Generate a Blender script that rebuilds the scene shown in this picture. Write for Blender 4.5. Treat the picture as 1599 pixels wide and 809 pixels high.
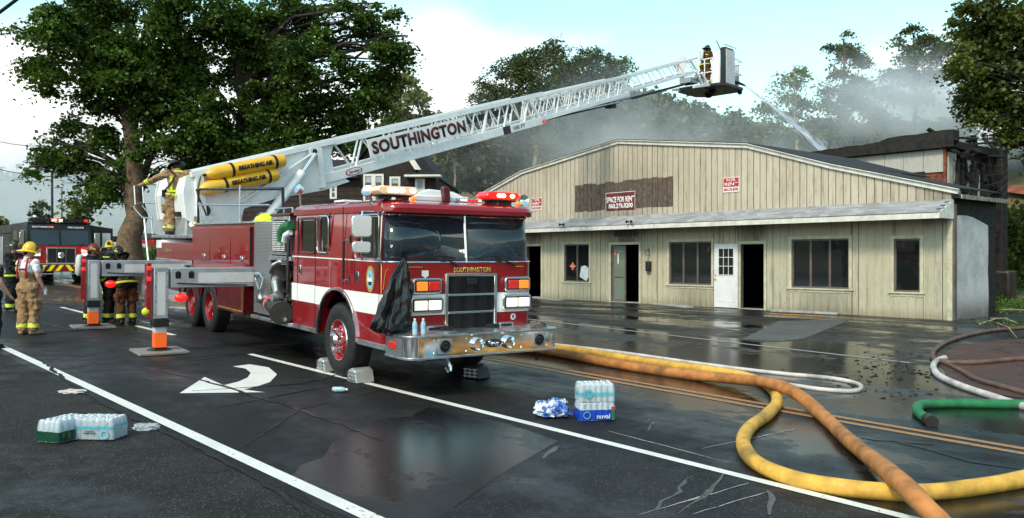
import bpy, math, random
import numpy as np
from mathutils import Vector, Matrix, Euler
for o in list(bpy.data.objects): bpy.data.objects.remove(o)
sc = bpy.context.scene
COL = sc.collection
R = math.radians
rnd = random.Random(7)
nrg = np.random.default_rng(11)
# ------------------------------------------------------------------ camera
H = 2.0
F = 1311.0                       # focal length in photo pixels (photo 1599 wide)
cam = bpy.data.cameras.new('camera')
cam.sensor_width = 36.0
cam.lens = 36.0 * F / 1599.0
cam.clip_start = 0.1
cam.clip_end = 4000
camo = bpy.data.objects.new('camera', cam)
COL.objects.link(camo)
camo.location = (0, 0, H)
camo.rotation_euler = (R(90 - 0.066), 0, 0)
sc.camera = camo
# ------------------------------------------------------------------ world and sun
SUN_EL, SUN_AZ = 44.0, 212.0       # azimuth clockwise from +Y: the sun stands behind the camera, to the left
w = bpy.data.worlds.new('World'); sc.world = w; w.use_nodes = True
nt = w.node_tree; nt.nodes.clear()
N = nt.nodes.new; Lk = nt.links.new
sky = N('ShaderNodeTexSky'); sky.sky_type = 'NISHITA'; sky.sun_disc = False
sky.sun_elevation = R(SUN_EL); sky.sun_rotation = R(SUN_AZ)
sky.air_density = 1.0; sky.dust_density = 0.6; sky.ozone_density = 1.0
bg1 = N('ShaderNodeBackground'); bg1.inputs[1].default_value = 0.10
tint = N('ShaderNodeMix'); tint.data_type = 'RGBA'; tint.blend_type = 'MULTIPLY'; tint.inputs[0].default_value = 1.0
tint.inputs[7].default_value = (1.55, 1.80, 1.32, 1)
Lk(sky.outputs[0], tint.inputs[6]); Lk(tint.outputs[2], bg1.inputs[0])
bg2 = N('ShaderNodeBackground'); bg2.inputs[0].default_value = (1.0, 0.985, 0.955, 1); bg2.inputs[1].default_value = 0.75
tc = N('ShaderNodeTexCoord'); mp = N('ShaderNodeMapping'); mp.inputs['Scale'].default_value = (1, 1, 2.3)
mp.inputs['Location'].default_value = (0.35, 0.0, 0.12)
nz = N('ShaderNodeTexNoise'); nz.inputs['Scale'].default_value = 2.3; nz.inputs['Detail'].default_value = 5; nz.inputs['Roughness'].default_value = 0.5
Lk(tc.outputs['Generated'], mp.inputs[0]); Lk(mp.outputs[0], nz.inputs[0])
sep = N('ShaderNodeSeparateXYZ'); Lk(tc.outputs['Generated'], sep.inputs[0])
el = N('ShaderNodeMapRange'); el.inputs[1].default_value = 0.02; el.inputs[2].default_value = 0.30
el.inputs[3].default_value = 0.38; el.inputs[4].default_value = -0.07
Lk(sep.outputs[2], el.inputs[0])
ad = N('ShaderNodeMath'); ad.operation = 'ADD'; Lk(nz.outputs[0], ad.inputs[0]); Lk(el.outputs[0], ad.inputs[1])
mr = N('ShaderNodeMapRange'); mr.interpolation_type = 'SMOOTHSTEP'; mr.inputs[1].default_value = 0.50; mr.inputs[2].default_value = 0.72
Lk(ad.outputs[0], mr.inputs[0])
mx = N('ShaderNodeMixShader'); Lk(mr.outputs[0], mx.inputs[0]); Lk(bg1.outputs[0], mx.inputs[1]); Lk(bg2.outputs[0], mx.inputs[2])
wo = N('ShaderNodeOutputWorld'); Lk(mx.outputs[0], wo.inputs[0])
sl = bpy.data.lights.new('sun', 'SUN'); sl.energy = 1.5; sl.angle = R(12); sl.color = (1.0, 0.88, 0.72)
so = bpy.data.objects.new('sun', sl); COL.objects.link(so)
_a, _e = R(SUN_AZ), R(SUN_EL)
_d = Vector((math.sin(_a) * math.cos(_e), math.cos(_a) * math.cos(_e), math.sin(_e)))
so.rotation_euler = _d.to_track_quat('Z', 'Y').to_euler(); so.location = _d * 60
sc.view_settings.view_transform = 'Standard'; sc.view_settings.look = 'None'
sc.view_settings.exposure = 1.0; sc.view_settings.gamma = 1.0
sc.cycles.volume_max_steps = 64
sc.cycles.volume_step_rate = 2.0
sc.cycles.max_bounces = 8; sc.cycles.transparent_max_bounces = 24
sc.cycles.volume_bounces = 3

# ------------------------------------------------------------------ materials
MATS = {}
def nodes(m): return m.node_tree.nodes, m.node_tree.links
def newmat(name):
    m = bpy.data.materials.new(name); m.use_nodes = True; MATS[name] = m
    b = m.node_tree.nodes['Principled BSDF']
    return m, b
def coord(m, kind='Object', scale=1.0):
    n, l = nodes(m)
    if kind == 'World':
        t = n.new('ShaderNodeNewGeometry'); out = t.outputs['Position']
    else:
        t = n.new('ShaderNodeTexCoord'); out = t.outputs[kind]
    mp = n.new('ShaderNodeMapping')
    s = scale if isinstance(scale, tuple) else (scale,) * 3
    mp.inputs['Scale'].default_value = s
    l.new(out, mp.inputs[0])
    return mp.outputs[0]
def noise(m, vec, scale, detail=4, rough=0.55):
    n, l = nodes(m); t = n.new('ShaderNodeTexNoise')
    t.inputs['Scale'].default_value = scale; t.inputs['Detail'].default_value = detail; t.inputs['Roughness'].default_value = rough
    l.new(vec, t.inputs['Vector']); return t.outputs[0]
def ramp(m, fac, a, b, ca=0.0, cb=1.0, smooth=True):
    n, l = nodes(m); t = n.new('ShaderNodeMapRange')
    if smooth: t.interpolation_type = 'SMOOTHSTEP'
    for i, v in zip((1, 2, 3, 4), (a, b, ca, cb)): t.inputs[i].default_value = v
    l.new(fac, t.inputs[0]); return t.outputs[0]
def mixc(m, fac, a, b, mode='MIX'):
    n, l = nodes(m); t = n.new('ShaderNodeMix'); t.data_type = 'RGBA'; t.blend_type = mode
    for sck, v in ((t.inputs[0], fac), (t.inputs[6], a), (t.inputs[7], b)):
        if isinstance(v, (int, float)): sck.default_value = v
        elif isinstance(v, tuple): sck.default_value = v if len(v) == 4 else v + (1,)
        else: l.new(v, sck)
    return t.outputs[2]
def math2(m, op, a, b=None):
    n, l = nodes(m); t = n.new('ShaderNodeMath'); t.operation = op
    for i, v in enumerate((a, b)):
        if v is None: continue
        if isinstance(v, (int, float)): t.inputs[i].default_value = v
        else: l.new(v, t.inputs[i])
    return t.outputs[0]
def bump(m, b, h, strength=0.3, dist=0.01):
    n, l = nodes(m); t = n.new('ShaderNodeBump'); t.inputs['Strength'].default_value = strength; t.inputs['Distance'].default_value = dist
    l.new(h, t.inputs['Height']); l.new(t.outputs[0], b.inputs['Normal'])
def simple(name, col, rough=0.5, metal=0.0, var=0.12, vscale=3.0, coat=0.0, spec=0.5, bmp=0.0, bscale=60.0, dirt=0.0, rvar=0.1, emis=None, es=0.0, alpha=1.0, trans=0.0, ior=1.45):
    m, b = newmat(name)
    b.inputs['Metallic'].default_value = metal; b.inputs['Roughness'].default_value = rough
    b.inputs['Coat Weight'].default_value = coat; b.inputs['Coat Roughness'].default_value = 0.04
    b.inputs['Specular IOR Level'].default_value = spec; b.inputs['IOR'].default_value = ior
    b.inputs['Transmission Weight'].default_value = trans; b.inputs['Alpha'].default_value = alpha
    n, l = nodes(m)
    v = coord(m, 'World')
    f = noise(m, v, vscale, 5, 0.6)
    lo = tuple(c * (1 - var) for c in col); hi = tuple(min(1, c * (1 + var)) for c in col)
    c = mixc(m, ramp(m, f, 0.3, 0.7), lo, hi)
    if dirt:
        f2 = noise(m, v, 1.7, 8, 0.7)
        c = mixc(m, ramp(m, f2, 0.48, 0.72, 0, dirt), c, (0.045, 0.038, 0.03))
    l.new(c, b.inputs['Base Color'])
    if rvar: l.new(ramp(m, noise(m, v, 7.0, 6, 0.65), 0.3, 0.7, max(0.02, rough - rvar), min(1, rough + rvar)), b.inputs['Roughness'])
    if bmp: bump(m, b, noise(m, v, bscale, 4, 0.6), bmp, 0.01)
    if emis:
        b.inputs['Emission Color'].default_value = emis + (1,); b.inputs['Emission Strength'].default_value = es
    return m
simple('red_paint', (0.27, 0.004, 0.010), 0.20, var=0.06, coat=1.0, rvar=0.04)
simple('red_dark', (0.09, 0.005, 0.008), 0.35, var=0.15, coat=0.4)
simple('white_paint', (0.80, 0.81, 0.82), 0.3, var=0.05, coat=0.4, dirt=0.15)
simple('white_stripe', (0.82, 0.82, 0.82), 0.35, var=0.03)
simple('chrome', (0.86, 0.86, 0.88), 0.09, 1.0, var=0.03, rvar=0.04)
simple('chrome_shell', (0.92, 0.92, 0.93), 0.28, 1.0, var=0.02, rvar=0.02)
simple('rim_red', (0.36, 0.008, 0.012), 0.35, var=0.1, coat=0.2)
simple('brushed', (0.62, 0.63, 0.65), 0.34, 1.0, var=0.12, vscale=9, rvar=0.12)
simple('alu_grey', (0.42, 0.44, 0.47), 0.4, 0.6, var=0.12, vscale=5, dirt=0.25)
simple('black_part', (0.012, 0.012, 0.013), 0.4, var=0.3, rvar=0.15)
simple('black_matt', (0.010, 0.010, 0.010), 0.8, var=0.3)
simple('rubber', (0.013, 0.013, 0.014), 0.62, var=0.35, vscale=12, bmp=0.1, bscale=40)
simple('gold', (0.62, 0.42, 0.10), 0.35, 0.5, var=0.05)
simple('red_letter', (0.075, 0.008, 0.008), 0.5, var=0.08)
simple('bottle_yellow', (0.78, 0.44, 0.03), 0.35, var=0.08, coat=0.3)
simple('lens_red', (0.55, 0.010, 0.010), 0.12, var=0.05, coat=1.0, emis=(1.0, 0.03, 0.02), es=0.12)
simple('lens_red_lit', (0.6, 0.02, 0.02), 0.12, var=0.02, coat=1.0, emis=(1.0, 0.012, 0.006), es=0.55)
simple('beacon_red', (0.9, 0.05, 0.03), 0.2, var=0.02, emis=(1.0, 0.05, 0.04), es=9.0)
simple('lamp_hot', (0.9, 0.5, 0.2), 0.2, var=0.02, emis=(1.0, 0.32, 0.10), es=5.0)
simple('lamp_warm', (0.95, 0.9, 0.8), 0.2, var=0.02, emis=(1.0, 0.86, 0.62), es=1.6)
simple('lamp_warm_hot', (0.95, 0.8, 0.6), 0.2, var=0.02, emis=(1.0, 0.66, 0.30), es=9.0)
simple('lens_amber', (0.85, 0.20, 0.02), 0.15, var=0.04, coat=1.0, emis=(1.0, 0.2, 0.02), es=0.5)
simple('lens_clear', (0.70, 0.52, 0.36), 0.12, var=0.25, vscale=9, coat=1.0, emis=(1.0, 0.62, 0.30), es=0.22)
simple('headlamp', (0.9, 0.88, 0.8), 0.2, var=0.02, coat=1.0, emis=(1.0, 0.90, 0.72), es=0.30)
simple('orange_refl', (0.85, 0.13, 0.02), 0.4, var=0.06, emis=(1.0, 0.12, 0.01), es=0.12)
simple('refl_grey', (0.60, 0.60, 0.61), 0.4, 0.0, var=0.04, rvar=0.0, dirt=.25)
simple('tan_cloth', (0.30, 0.185, 0.10), 0.85, var=0.25, vscale=6, bmp=0.6, bscale=14, spec=0.2)
simple('black_cloth', (0.018, 0.017, 0.018), 0.8, var=0.3, vscale=6, bmp=0.6, bscale=14, spec=0.2)
simple('brown_cloth', (0.11, 0.045, 0.025), 0.85, var=0.25, vscale=6, bmp=0.6, bscale=14, spec=0.2)
simple('white_cloth', (0.72, 0.72, 0.75), 0.85, var=0.08, vscale=8, bmp=0.5, bscale=12, spec=0.2)
simple('hivis', (0.62, 0.72, 0.03), 0.6, var=0.12, vscale=9)
simple('hivis_silver', (0.6, 0.6, 0.55), 0.4, var=0.1)
simple('skin', (0.50, 0.27, 0.19), 0.5, var=0.08)
simple('hair_dark', (0.02, 0.013, 0.01), 0.7, var=0.3)
simple('leather', (0.020, 0.015, 0.012), 0.45, var=0.3)
simple('helmet_yellow', (0.80, 0.50, 0.01), 0.3, var=0.06, coat=0.5)
simple('helmet_black', (0.02, 0.018, 0.018), 0.35, var=0.3)
simple('helmet_redlit', (0.16, 0.02, 0.012), 0.35, var=0.2)  # red light falling on the helmet, put into its base colour
simple('suspender', (0.30, 0.012, 0.02), 0.7, var=0.1)
simple('hose_yellow', (0.66, 0.37, 0.06), 0.6, var=0.26, vscale=5, dirt=0.65, bmp=0.25, bscale=70)
simple('hose_orange', (0.44, 0.175, 0.05), 0.65, var=0.28, vscale=5, dirt=0.65, bmp=0.25, bscale=70)
simple('hose_white', (0.55, 0.50, 0.48), 0.6, var=0.2, vscale=4, dirt=0.6)
simple('hose_brown', (0.13, 0.07, 0.055), 0.55, var=0.3, vscale=4, dirt=0.5)
simple('hose_green', (0.02, 0.17, 0.06), 0.55, var=0.22, vscale=6, dirt=0.6, bmp=0.25, bscale=70)
simple('wood_pad', (0.23, 0.20, 0.19), 0.6, var=0.2, vscale=12, bmp=0.3)
simple('chock_metal', (0.55, 0.56, 0.56), 0.45, 0.6, var=0.15)
simple('concrete', (0.34, 0.33, 0.31), 0.8, var=0.2, vscale=6, dirt=0.4, bmp=0.4, bscale=30)
simple('trim_cream', (0.52, 0.49, 0.36), 0.6, var=0.14, vscale=5, dirt=0.3, bmp=0.2)
simple('trim_white', (0.66, 0.64, 0.58), 0.6, var=0.12, vscale=5, dirt=0.3, bmp=0.2)
simple('door_white', (0.72, 0.71, 0.73), 0.4, var=0.05, dirt=0.2)
simple('frame_brown', (0.13, 0.10, 0.09), 0.5, var=0.2)
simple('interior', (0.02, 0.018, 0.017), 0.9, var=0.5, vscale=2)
simple('char', (0.012, 0.009, 0.008), 0.75, var=0.6, vscale=5, bmp=0.9, bscale=9)
simple('rust', (0.17, 0.05, 0.025), 0.8, var=0.5, vscale=6, bmp=0.5)
simple('metal_dark', (0.05, 0.045, 0.04), 0.5, 0.5, var=0.3)
simple('house_dark', (0.020, 0.010, 0.009), 0.8, var=0.35, vscale=3)
simple('roof_dark', (0.022, 0.022, 0.026), 0.85, var=0.3, vscale=10)
simple('sign_white', (0.78, 0.76, 0.76), 0.5, var=0.06)
simple('sign_red', (0.46, 0.03, 0.04), 0.5, var=0.1)
simple('sign_maroon', (0.15, 0.02, 0.025), 0.5, var=0.2)
simple('letter_black', (0.015, 0.015, 0.015), 0.5, var=0.1)
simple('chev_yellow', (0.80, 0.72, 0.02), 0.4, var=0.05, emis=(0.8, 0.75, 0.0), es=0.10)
simple('plastic_black', (0.008, 0.008, 0.009), 0.20, var=0.05, coat=0.2, rvar=0.0)
simple('crate_blue', (0.01, 0.05, 0.42), 0.25, var=0.1, coat=0.5)
simple('wrap_teal', (0.10, 0.42, 0.52), 0.2, var=0.1, coat=0.6)
simple('wrap_green', (0.004, 0.05, 0.025), 0.25, var=0.1, coat=0.5)
simple('cap_white', (0.8, 0.83, 0.86), 0.4, var=0.05)
simple('bottle_pet', (0.60, 0.76, 0.84), 0.08, var=0.08, coat=0.6, trans=0.45, ior=1.33)
simple('film', (0.66, 0.74, 0.82), 0.1, var=0.12, alpha=0.42, coat=0.8)
simple('film_blue', (0.08, 0.20, 0.60), 0.12, var=0.6, vscale=20, coat=0.8)
simple('label_blue', (0.22, 0.50, 0.68), 0.3, var=0.1)
simple('bark_dark', (0.022, 0.017, 0.013), 0.9, var=0.4, vscale=7, bmp=.8, bscale=6)
simple('bark', (0.15, 0.095, 0.06), 0.9, var=0.45, vscale=7, bmp=1.0, bscale=6)
simple('bark_pale', (0.33, 0.25, 0.18), 0.9, var=0.3, vscale=5, bmp=0.8, bscale=8)
simple('dry_grass', (0.16, 0.11, 0.05), 0.95, var=0.3, vscale=0.6)
simple('red_earth', (0.26, 0.085, 0.045), 0.95, var=0.45, vscale=0.9, bmp=1.0, bscale=3)
simple('car_white', (0.7, 0.7, 0.72), 0.3, var=0.04, coat=0.8)
simple('car_silver', (0.4, 0.42, 0.45), 0.3, 0.4, var=0.04, coat=0.8)
simple('car_red', (0.4, 0.02, 0.02), 0.3, var=0.04, coat=0.8)
simple('pale_wall', (0.5, 0.5, 0.5), 0.8, var=0.1)
simple('window_glass_dark', (0.012, 0.014, 0.017), 0.05, var=0.4, vscale=1.0, coat=1.0, rvar=0.03)
simple('curtain', (0.35, 0.38, 0.42), 0.7, var=0.1)
simple('rag_white', (0.62, 0.64, 0.68), 0.7, var=0.15, vscale=8)
simple('orange_box', (0.7, 0.16, 0.06), 0.5, var=0.1)
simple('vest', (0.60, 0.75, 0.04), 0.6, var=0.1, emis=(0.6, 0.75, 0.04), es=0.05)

def glass(name, tint, alpha, rough=0.03):
    m, b = newmat(name)
    b.inputs['Base Color'].default_value = tint + (1,); b.inputs['Roughness'].default_value = rough
    b.inputs['Alpha'].default_value = alpha; b.inputs['Specular IOR Level'].default_value = 0.8
    b.inputs['Coat Weight'].default_value = 1.0; b.inputs['Coat Roughness'].default_value = 0.02
    return m
glass('windscreen', (0.02, 0.035, 0.05), 0.55)
glass('cab_glass', (0.008, 0.010, 0.012), 0.85)
glass('pane', (0.015, 0.018, 0.02), 0.6)
glass('door_glass', (0.20, 0.26, 0.20), 0.7)

def siding(name, base, green, seed=0.0, dark=0.3):
    m, b = newmat(name); n, l = nodes(m)
    oi = n.new('ShaderNodeObjectInfo')
    v = coord(m, 'World', (1.0, 1.0, 0.25)); v2 = coord(m, 'World')
    f1 = noise(m, v, 5.0, 6, 0.65); f2 = noise(m, v2, 0.55, 4, 0.6); f3 = noise(m, v, 22.0, 5, 0.6)
    c = mixc(m, ramp(m, f2, 0.35, 0.65), base, green)
    c = mixc(m, ramp(m, oi.outputs['Random'], 0, 1, 0.0, 0.30, False), c, tuple(x * 0.72 for x in base))
    c = mixc(m, ramp(m, f1, 0.50, 0.80, 0, dark), c, (0.17, 0.12, 0.075))
    c = mixc(m, ramp(m, f3, 0.35, 0.75, 0, 0.22), c, (0.70, 0.66, 0.52))
    # grime towards the foot of the wall and short run-down stains
    sx = n.new('ShaderNodeSeparateXYZ'); l.new(v2, sx.inputs[0])
    g = ramp(m, math2(m, 'ADD', sx.outputs[2], math2(m, 'MULTIPLY', f1, 0.5)), 0.40, 0.85, 0.55, 0.0)
    c = mixc(m, g, c, (0.16, 0.13, 0.08))
    f4 = noise(m, coord(m, 'World', (1.0, 1.0, 0.05)), 9.0, 5, 0.7)
    c = mixc(m, ramp(m, f4, 0.54, 0.72, 0, 0.55), c, (0.10, 0.075, 0.05))
    for (sx_, sz_, rad, amt) in ((-12.3, 2.75, 1.1, .75), (-6.5, 2.7, .9, .75), (-17.9, 2.7, .9, .7), (-12.5, 3.55, 3.2, .35), (-.2, 3.4, 1.2, .5), (-3.9, .2, 1.6, .4), (-9.0, .3, 1.3, .4)):
        vd = n.new('ShaderNodeVectorMath'); vd.operation = 'DISTANCE'; l.new(v2, vd.inputs[0]); vd.inputs[1].default_value = (12.474 + sx_ * math.sin(R(40)), 23.804 - sx_ * math.cos(R(40)), .23 + sz_)
        dd = math2(m, 'ADD', vd.outputs['Value'], math2(m, 'MULTIPLY', math2(m, 'SUBTRACT', f1, .5), 1.6 * rad))
        c = mixc(m, ramp(m, dd, rad * .15, rad, amt, 0), c, (0.075, 0.062, 0.05))
    # knots and nail heads
    vo = n.new('ShaderNodeTexVoronoi'); vo.inputs['Scale'].default_value = 2.6; l.new(v2, vo.inputs['Vector'])
    c = mixc(m, ramp(m, vo.outputs['Distance'], 0.035, 0.06, 0.75, 0.0), c, (0.07, 0.045, 0.03))
    l.new(c, b.inputs['Base Color']); b.inputs['Roughness'].default_value = 0.75
    bump(m, b, f3, 0.35, 0.01)
    return m
siding('board_upper', (0.46, 0.385, 0.295), (0.53, 0.465, 0.37), dark=.55)
siding('board_lower', (0.48, 0.42, 0.305), (0.44, 0.42, 0.31), dark=.5)
siding('board_brown', (0.075, 0.032, 0.022), (0.045, 0.022, 0.016), dark=0.4)
siding('panel_grey', (0.42, 0.40, 0.38), (0.52, 0.49, 0.46), dark=0.35)

def diamond():
    m, b = newmat('diamond_plate'); n, l = nodes(m)
    v = coord(m, 'Object', 1.0)
    sx = n.new('ShaderNodeSeparateXYZ'); l.new(v, sx.inputs[0])
    a = math2(m, 'ADD', math2(m, 'ADD', sx.outputs[0], sx.outputs[1]), sx.outputs[2])
    d = math2(m, 'SUBTRACT', math2(m, 'ADD', sx.outputs[0], sx.outputs[1]), sx.outputs[2])
    k = 2 * math.pi / 0.05
    s = math2(m, 'MULTIPLY', math2(m, 'SINE', math2(m, 'MULTIPLY', a, k)), math2(m, 'SINE', math2(m, 'MULTIPLY', d, k)))
    h = ramp(m, s, 0.2, 0.6)
    b.inputs['Metallic'].default_value = 0.9
    l.new(mixc(m, h, (0.25, 0.25, 0.26), (0.60, 0.60, 0.62)), b.inputs['Base Color'])
    b.inputs['Roughness'].default_value = 0.33
    bump(m, b, h, 0.8, 0.004)
diamond()

def mesh_fabric():   # grille mesh
    m, b = newmat('grille_mesh'); n, l = nodes(m)
    v = coord(m, 'Object', 1.0); sx = n.new('ShaderNodeSeparateXYZ'); l.new(v, sx.inputs[0])
    k = 2 * math.pi / 0.022
    h = math2(m, 'MAXIMUM', math2(m, 'SINE', math2(m, 'MULTIPLY', sx.outputs[1], k)), math2(m, 'SINE', math2(m, 'MULTIPLY', sx.outputs[2], k)))
    h = ramp(m, h, 0.55, 0.9)
    l.new(mixc(m, h, (0.004, 0.004, 0.005), (0.09, 0.09, 0.10)), b.inputs['Base Color'])
    b.inputs['Roughness'].default_value = 0.4; b.inputs['Metallic'].default_value = 0.6
    bump(m, b, h, 0.7, 0.006)
mesh_fabric()

UX, UY = -0.67211036, 0.74045099      # road direction (away, to the left); across = (UY, -UX)
SL = 0.024851
def asphalt(name, c0, c1, wet, speck=0.35, patchy=0.5, wetmin=0.06, drymax=0.62, kind='road'):
    """asphalt with aggregate, stains and a film of water; wet is the share of the surface under water"""
    m, b = newmat(name); n, l = nodes(m)
    v = coord(m, 'World')
    # coordinates turned along the road
    rot = n.new('ShaderNodeMapping'); rot.vector_type = 'POINT'; rot.inputs['Rotation'].default_value = (0, 0, -math.atan2(UY, UX))
    l.new(v, rot.inputs[0]); rv = rot.outputs[0]
    st = n.new('ShaderNodeMapping'); st.inputs['Scale'].default_value = (0.35, 1, 1); l.new(rv, st.inputs[0])
    big = noise(m, st.outputs[0], 0.55, 5, 0.6)
    mid = noise(m, v, 2.3, 6, 0.65)
    fine = noise(m, v, 90, 3, 0.7)
    vo = n.new('ShaderNodeTexVoronoi'); vo.inputs['Scale'].default_value = 58; l.new(v, vo.inputs['Vector'])
    sp = ramp(m, vo.outputs['Distance'], 0.14, 0.30, 1, 0)
    wn = n.new('ShaderNodeTexWhiteNoise'); wn.noise_dimensions = '3D'; l.new(vo.outputs['Position'], wn.inputs[0])
    sp = math2(m, 'MULTIPLY', sp, ramp(m, wn.outputs[0], 0.70, 0.90, 0, speck))
    c = mixc(m, ramp(m, mid, 0.3, 0.72), c0, c1)
    c = mixc(m, ramp(m, fine, 0.3, 0.75, 0, 0.5), c, tuple(x * 0.45 for x in c0))
    c = mixc(m, sp, c, (0.40, 0.38, 0.36)); grit = noise(m, v, 22, 4, 0.75); c = mixc(m, ramp(m, grit, .50, .78, 0, .55), c, tuple(x * 2.6 for x in c1))
    # hairline cracks
    wv = n.new('ShaderNodeTexNoise'); wv.inputs['Scale'].default_value = 1.1; wv.inputs['Detail'].default_value = 5; l.new(v, wv.inputs['Vector'])
    va = n.new('ShaderNodeVectorMath'); va.operation = 'ADD'; l.new(v, va.inputs[0])
    vs = n.new('ShaderNodeVectorMath'); vs.operation = 'SCALE'; vs.inputs['Scale'].default_value = 1.6; l.new(wv.outputs['Color'], vs.inputs[0]); l.new(vs.outputs[0], va.inputs[1])
    cr = n.new('ShaderNodeTexVoronoi'); cr.feature = 'DISTANCE_TO_EDGE'; cr.inputs['Scale'].default_value = 0.33; l.new(va.outputs[0], cr.inputs['Vector'])
    crk = ramp(m, cr.outputs['Distance'], 0.002, 0.007, 0.85, 0)
    c = mixc(m, crk, c, (0.006, 0.006, 0.006))
    # standing water: a fraction of the surface, its edge broken up
    wsum = math2(m, 'ADD', math2(m, 'MULTIPLY', big, 0.72), math2(m, 'MULTIPLY', mid, 0.28))
    thr = 0.5 + (0.5 - wet) * 0.42
    if kind == 'road':                       # the fire side of the road stands in water, the near side has dried
        sx = n.new('ShaderNodeSeparateXYZ'); l.new(v, sx.inputs[0])
        vv = math2(m, 'ADD', math2(m, 'MULTIPLY', sx.outputs[0], UY), math2(m, 'MULTIPLY', sx.outputs[1], -UX))
        wsum = math2(m, 'ADD', wsum, ramp(m, vv, 4.0, 12.0, -0.07, 0.15, False))
    w_ = ramp(m, wsum, thr - 0.035, thr + 0.03)
    damp = ramp(m, wsum, thr - 0.16, thr + 0.02)
    c = mixc(m, math2(m, 'MULTIPLY', damp, 0.50), c, (0.006, 0.006, 0.007))
    l.new(c, b.inputs['Base Color'])
    rd = ramp(m, fine, 0.3, 0.7, drymax - 0.1, drymax + 0.12)
    n_ = n.new('ShaderNodeMix'); n_.data_type = 'FLOAT'; l.new(w_, n_.inputs[0]); l.new(rd, n_.inputs[2]); n_.inputs[3].default_value = wetmin
    r2 = n.new('ShaderNodeMix'); r2.data_type = 'FLOAT'; l.new(damp, r2.inputs[0]); l.new(rd, r2.inputs[2]); r2.inputs[3].default_value = 0.30
    mn = math2(m, 'MINIMUM', n_.outputs[0], r2.outputs[0])
    l.new(mn, b.inputs['Roughness'])
    l.new(ramp(m, damp, 0, 1, 0.22, 0.5, False), b.inputs['Specular IOR Level'])
    hb = math2(m, 'ADD', fine, math2(m, 'MULTIPLY', mid, 0.3))
    t = n.new('ShaderNodeBump'); t.inputs['Distance'].default_value = 0.006
    l.new(ramp(m, w_, 0, 1, 0.60, 0.10, False), t.inputs['Strength']); l.new(hb, t.inputs['Height']); l.new(t.outputs[0], b.inputs['Normal'])
    return m
asphalt('asphalt_road', (0.0085, 0.0080, 0.0080), (0.020, 0.0185, 0.0185), 0.32, wetmin=0.13)
asphalt('asphalt_shoulder', (0.013, 0.012, 0.012), (0.031, 0.028, 0.027), 0.04, speck=0.8, kind='dry', drymax=0.75)
asphalt('asphalt_lot', (0.011, 0.0105, 0.010), (0.028, 0.026, 0.025), 0.42, kind='lot', wetmin=0.13)
asphalt('asphalt_patch', (0.013, 0.0125, 0.0135), (0.027, 0.026, 0.028), 0.16, kind='dry', speck=0.6)
asphalt('asphalt_dry', (0.075, 0.073, 0.073), (0.13, 0.127, 0.127), 0.0, kind='dry', speck=0.3)
asphalt('asphalt_wet', (0.008, 0.008, 0.009), (0.016, 0.016, 0.018), 0.50, kind='dry', speck=0.2, wetmin=0.24)

def paint(name, col, wear=0.5, wet=0.0):
    m, b = newmat(name); n, l = nodes(m); v = coord(m, 'World')
    f = noise(m, v, 26, 6, 0.7); g = noise(m, v, 1.6, 4, 0.6)
    c = mixc(m, ramp(m, g, 0.3, 0.7), tuple(x * 0.82 for x in col), col)
    s = math2(m, 'ADD', math2(m, 'MULTIPLY', f, 0.7), math2(m, 'MULTIPLY', g, 0.3))
    c = mixc(m, ramp(m, s, 0.60 - 0.1 * wear, 0.66 - 0.06 * wear, 0, 0.9), c, (0.03, 0.03, 0.03))
    l.new(c, b.inputs['Base Color']); b.inputs['Roughness'].default_value = 0.55
paint('road_white', (0.80, 0.79, 0.76), 0.35)
paint('road_white_old', (0.42, 0.41, 0.40), 0.9)
paint('road_yellow', (0.40, 0.20, 0.075), 0.7)

def ground_mat():
    m, b = newmat('soil'); n, l = nodes(m); v = coord(m, 'World')
    a = noise(m, v, 0.25, 6, 0.6); c2 = noise(m, v, 3.0, 6, 0.65)
    c = mixc(m, ramp(m, a, 0.4, 0.6), (0.05, 0.065, 0.022), (0.13, 0.10, 0.045))
    c = mixc(m, ramp(m, c2, 0.35, 0.7, 0, 0.6), c, (0.07, 0.045, 0.025))
    l.new(c, b.inputs['Base Color']); b.inputs['Roughness'].default_value = 0.95
    bump(m, b, c2, 0.8, 0.05)
    m, b = newmat('mud'); n, l = nodes(m); v = coord(m, 'World')
    a = noise(m, v, 1.3, 6, 0.65); c2 = noise(m, v, 14.0, 6, 0.7)
    c = mixc(m, ramp(m, a, 0.35, 0.65), (0.10, 0.036, 0.020), (0.045, 0.020, 0.013))
    c = mixc(m, ramp(m, c2, 0.4, 0.75, 0, 0.6), c, (0.012, 0.010, 0.009))
    l.new(c, b.inputs['Base Color'])
    l.new(ramp(m, a, 0.45, 0.6, 0.7, 0.12), b.inputs['Roughness'])
    bump(m, b, c2, 0.9, 0.03)
ground_mat()

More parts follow.
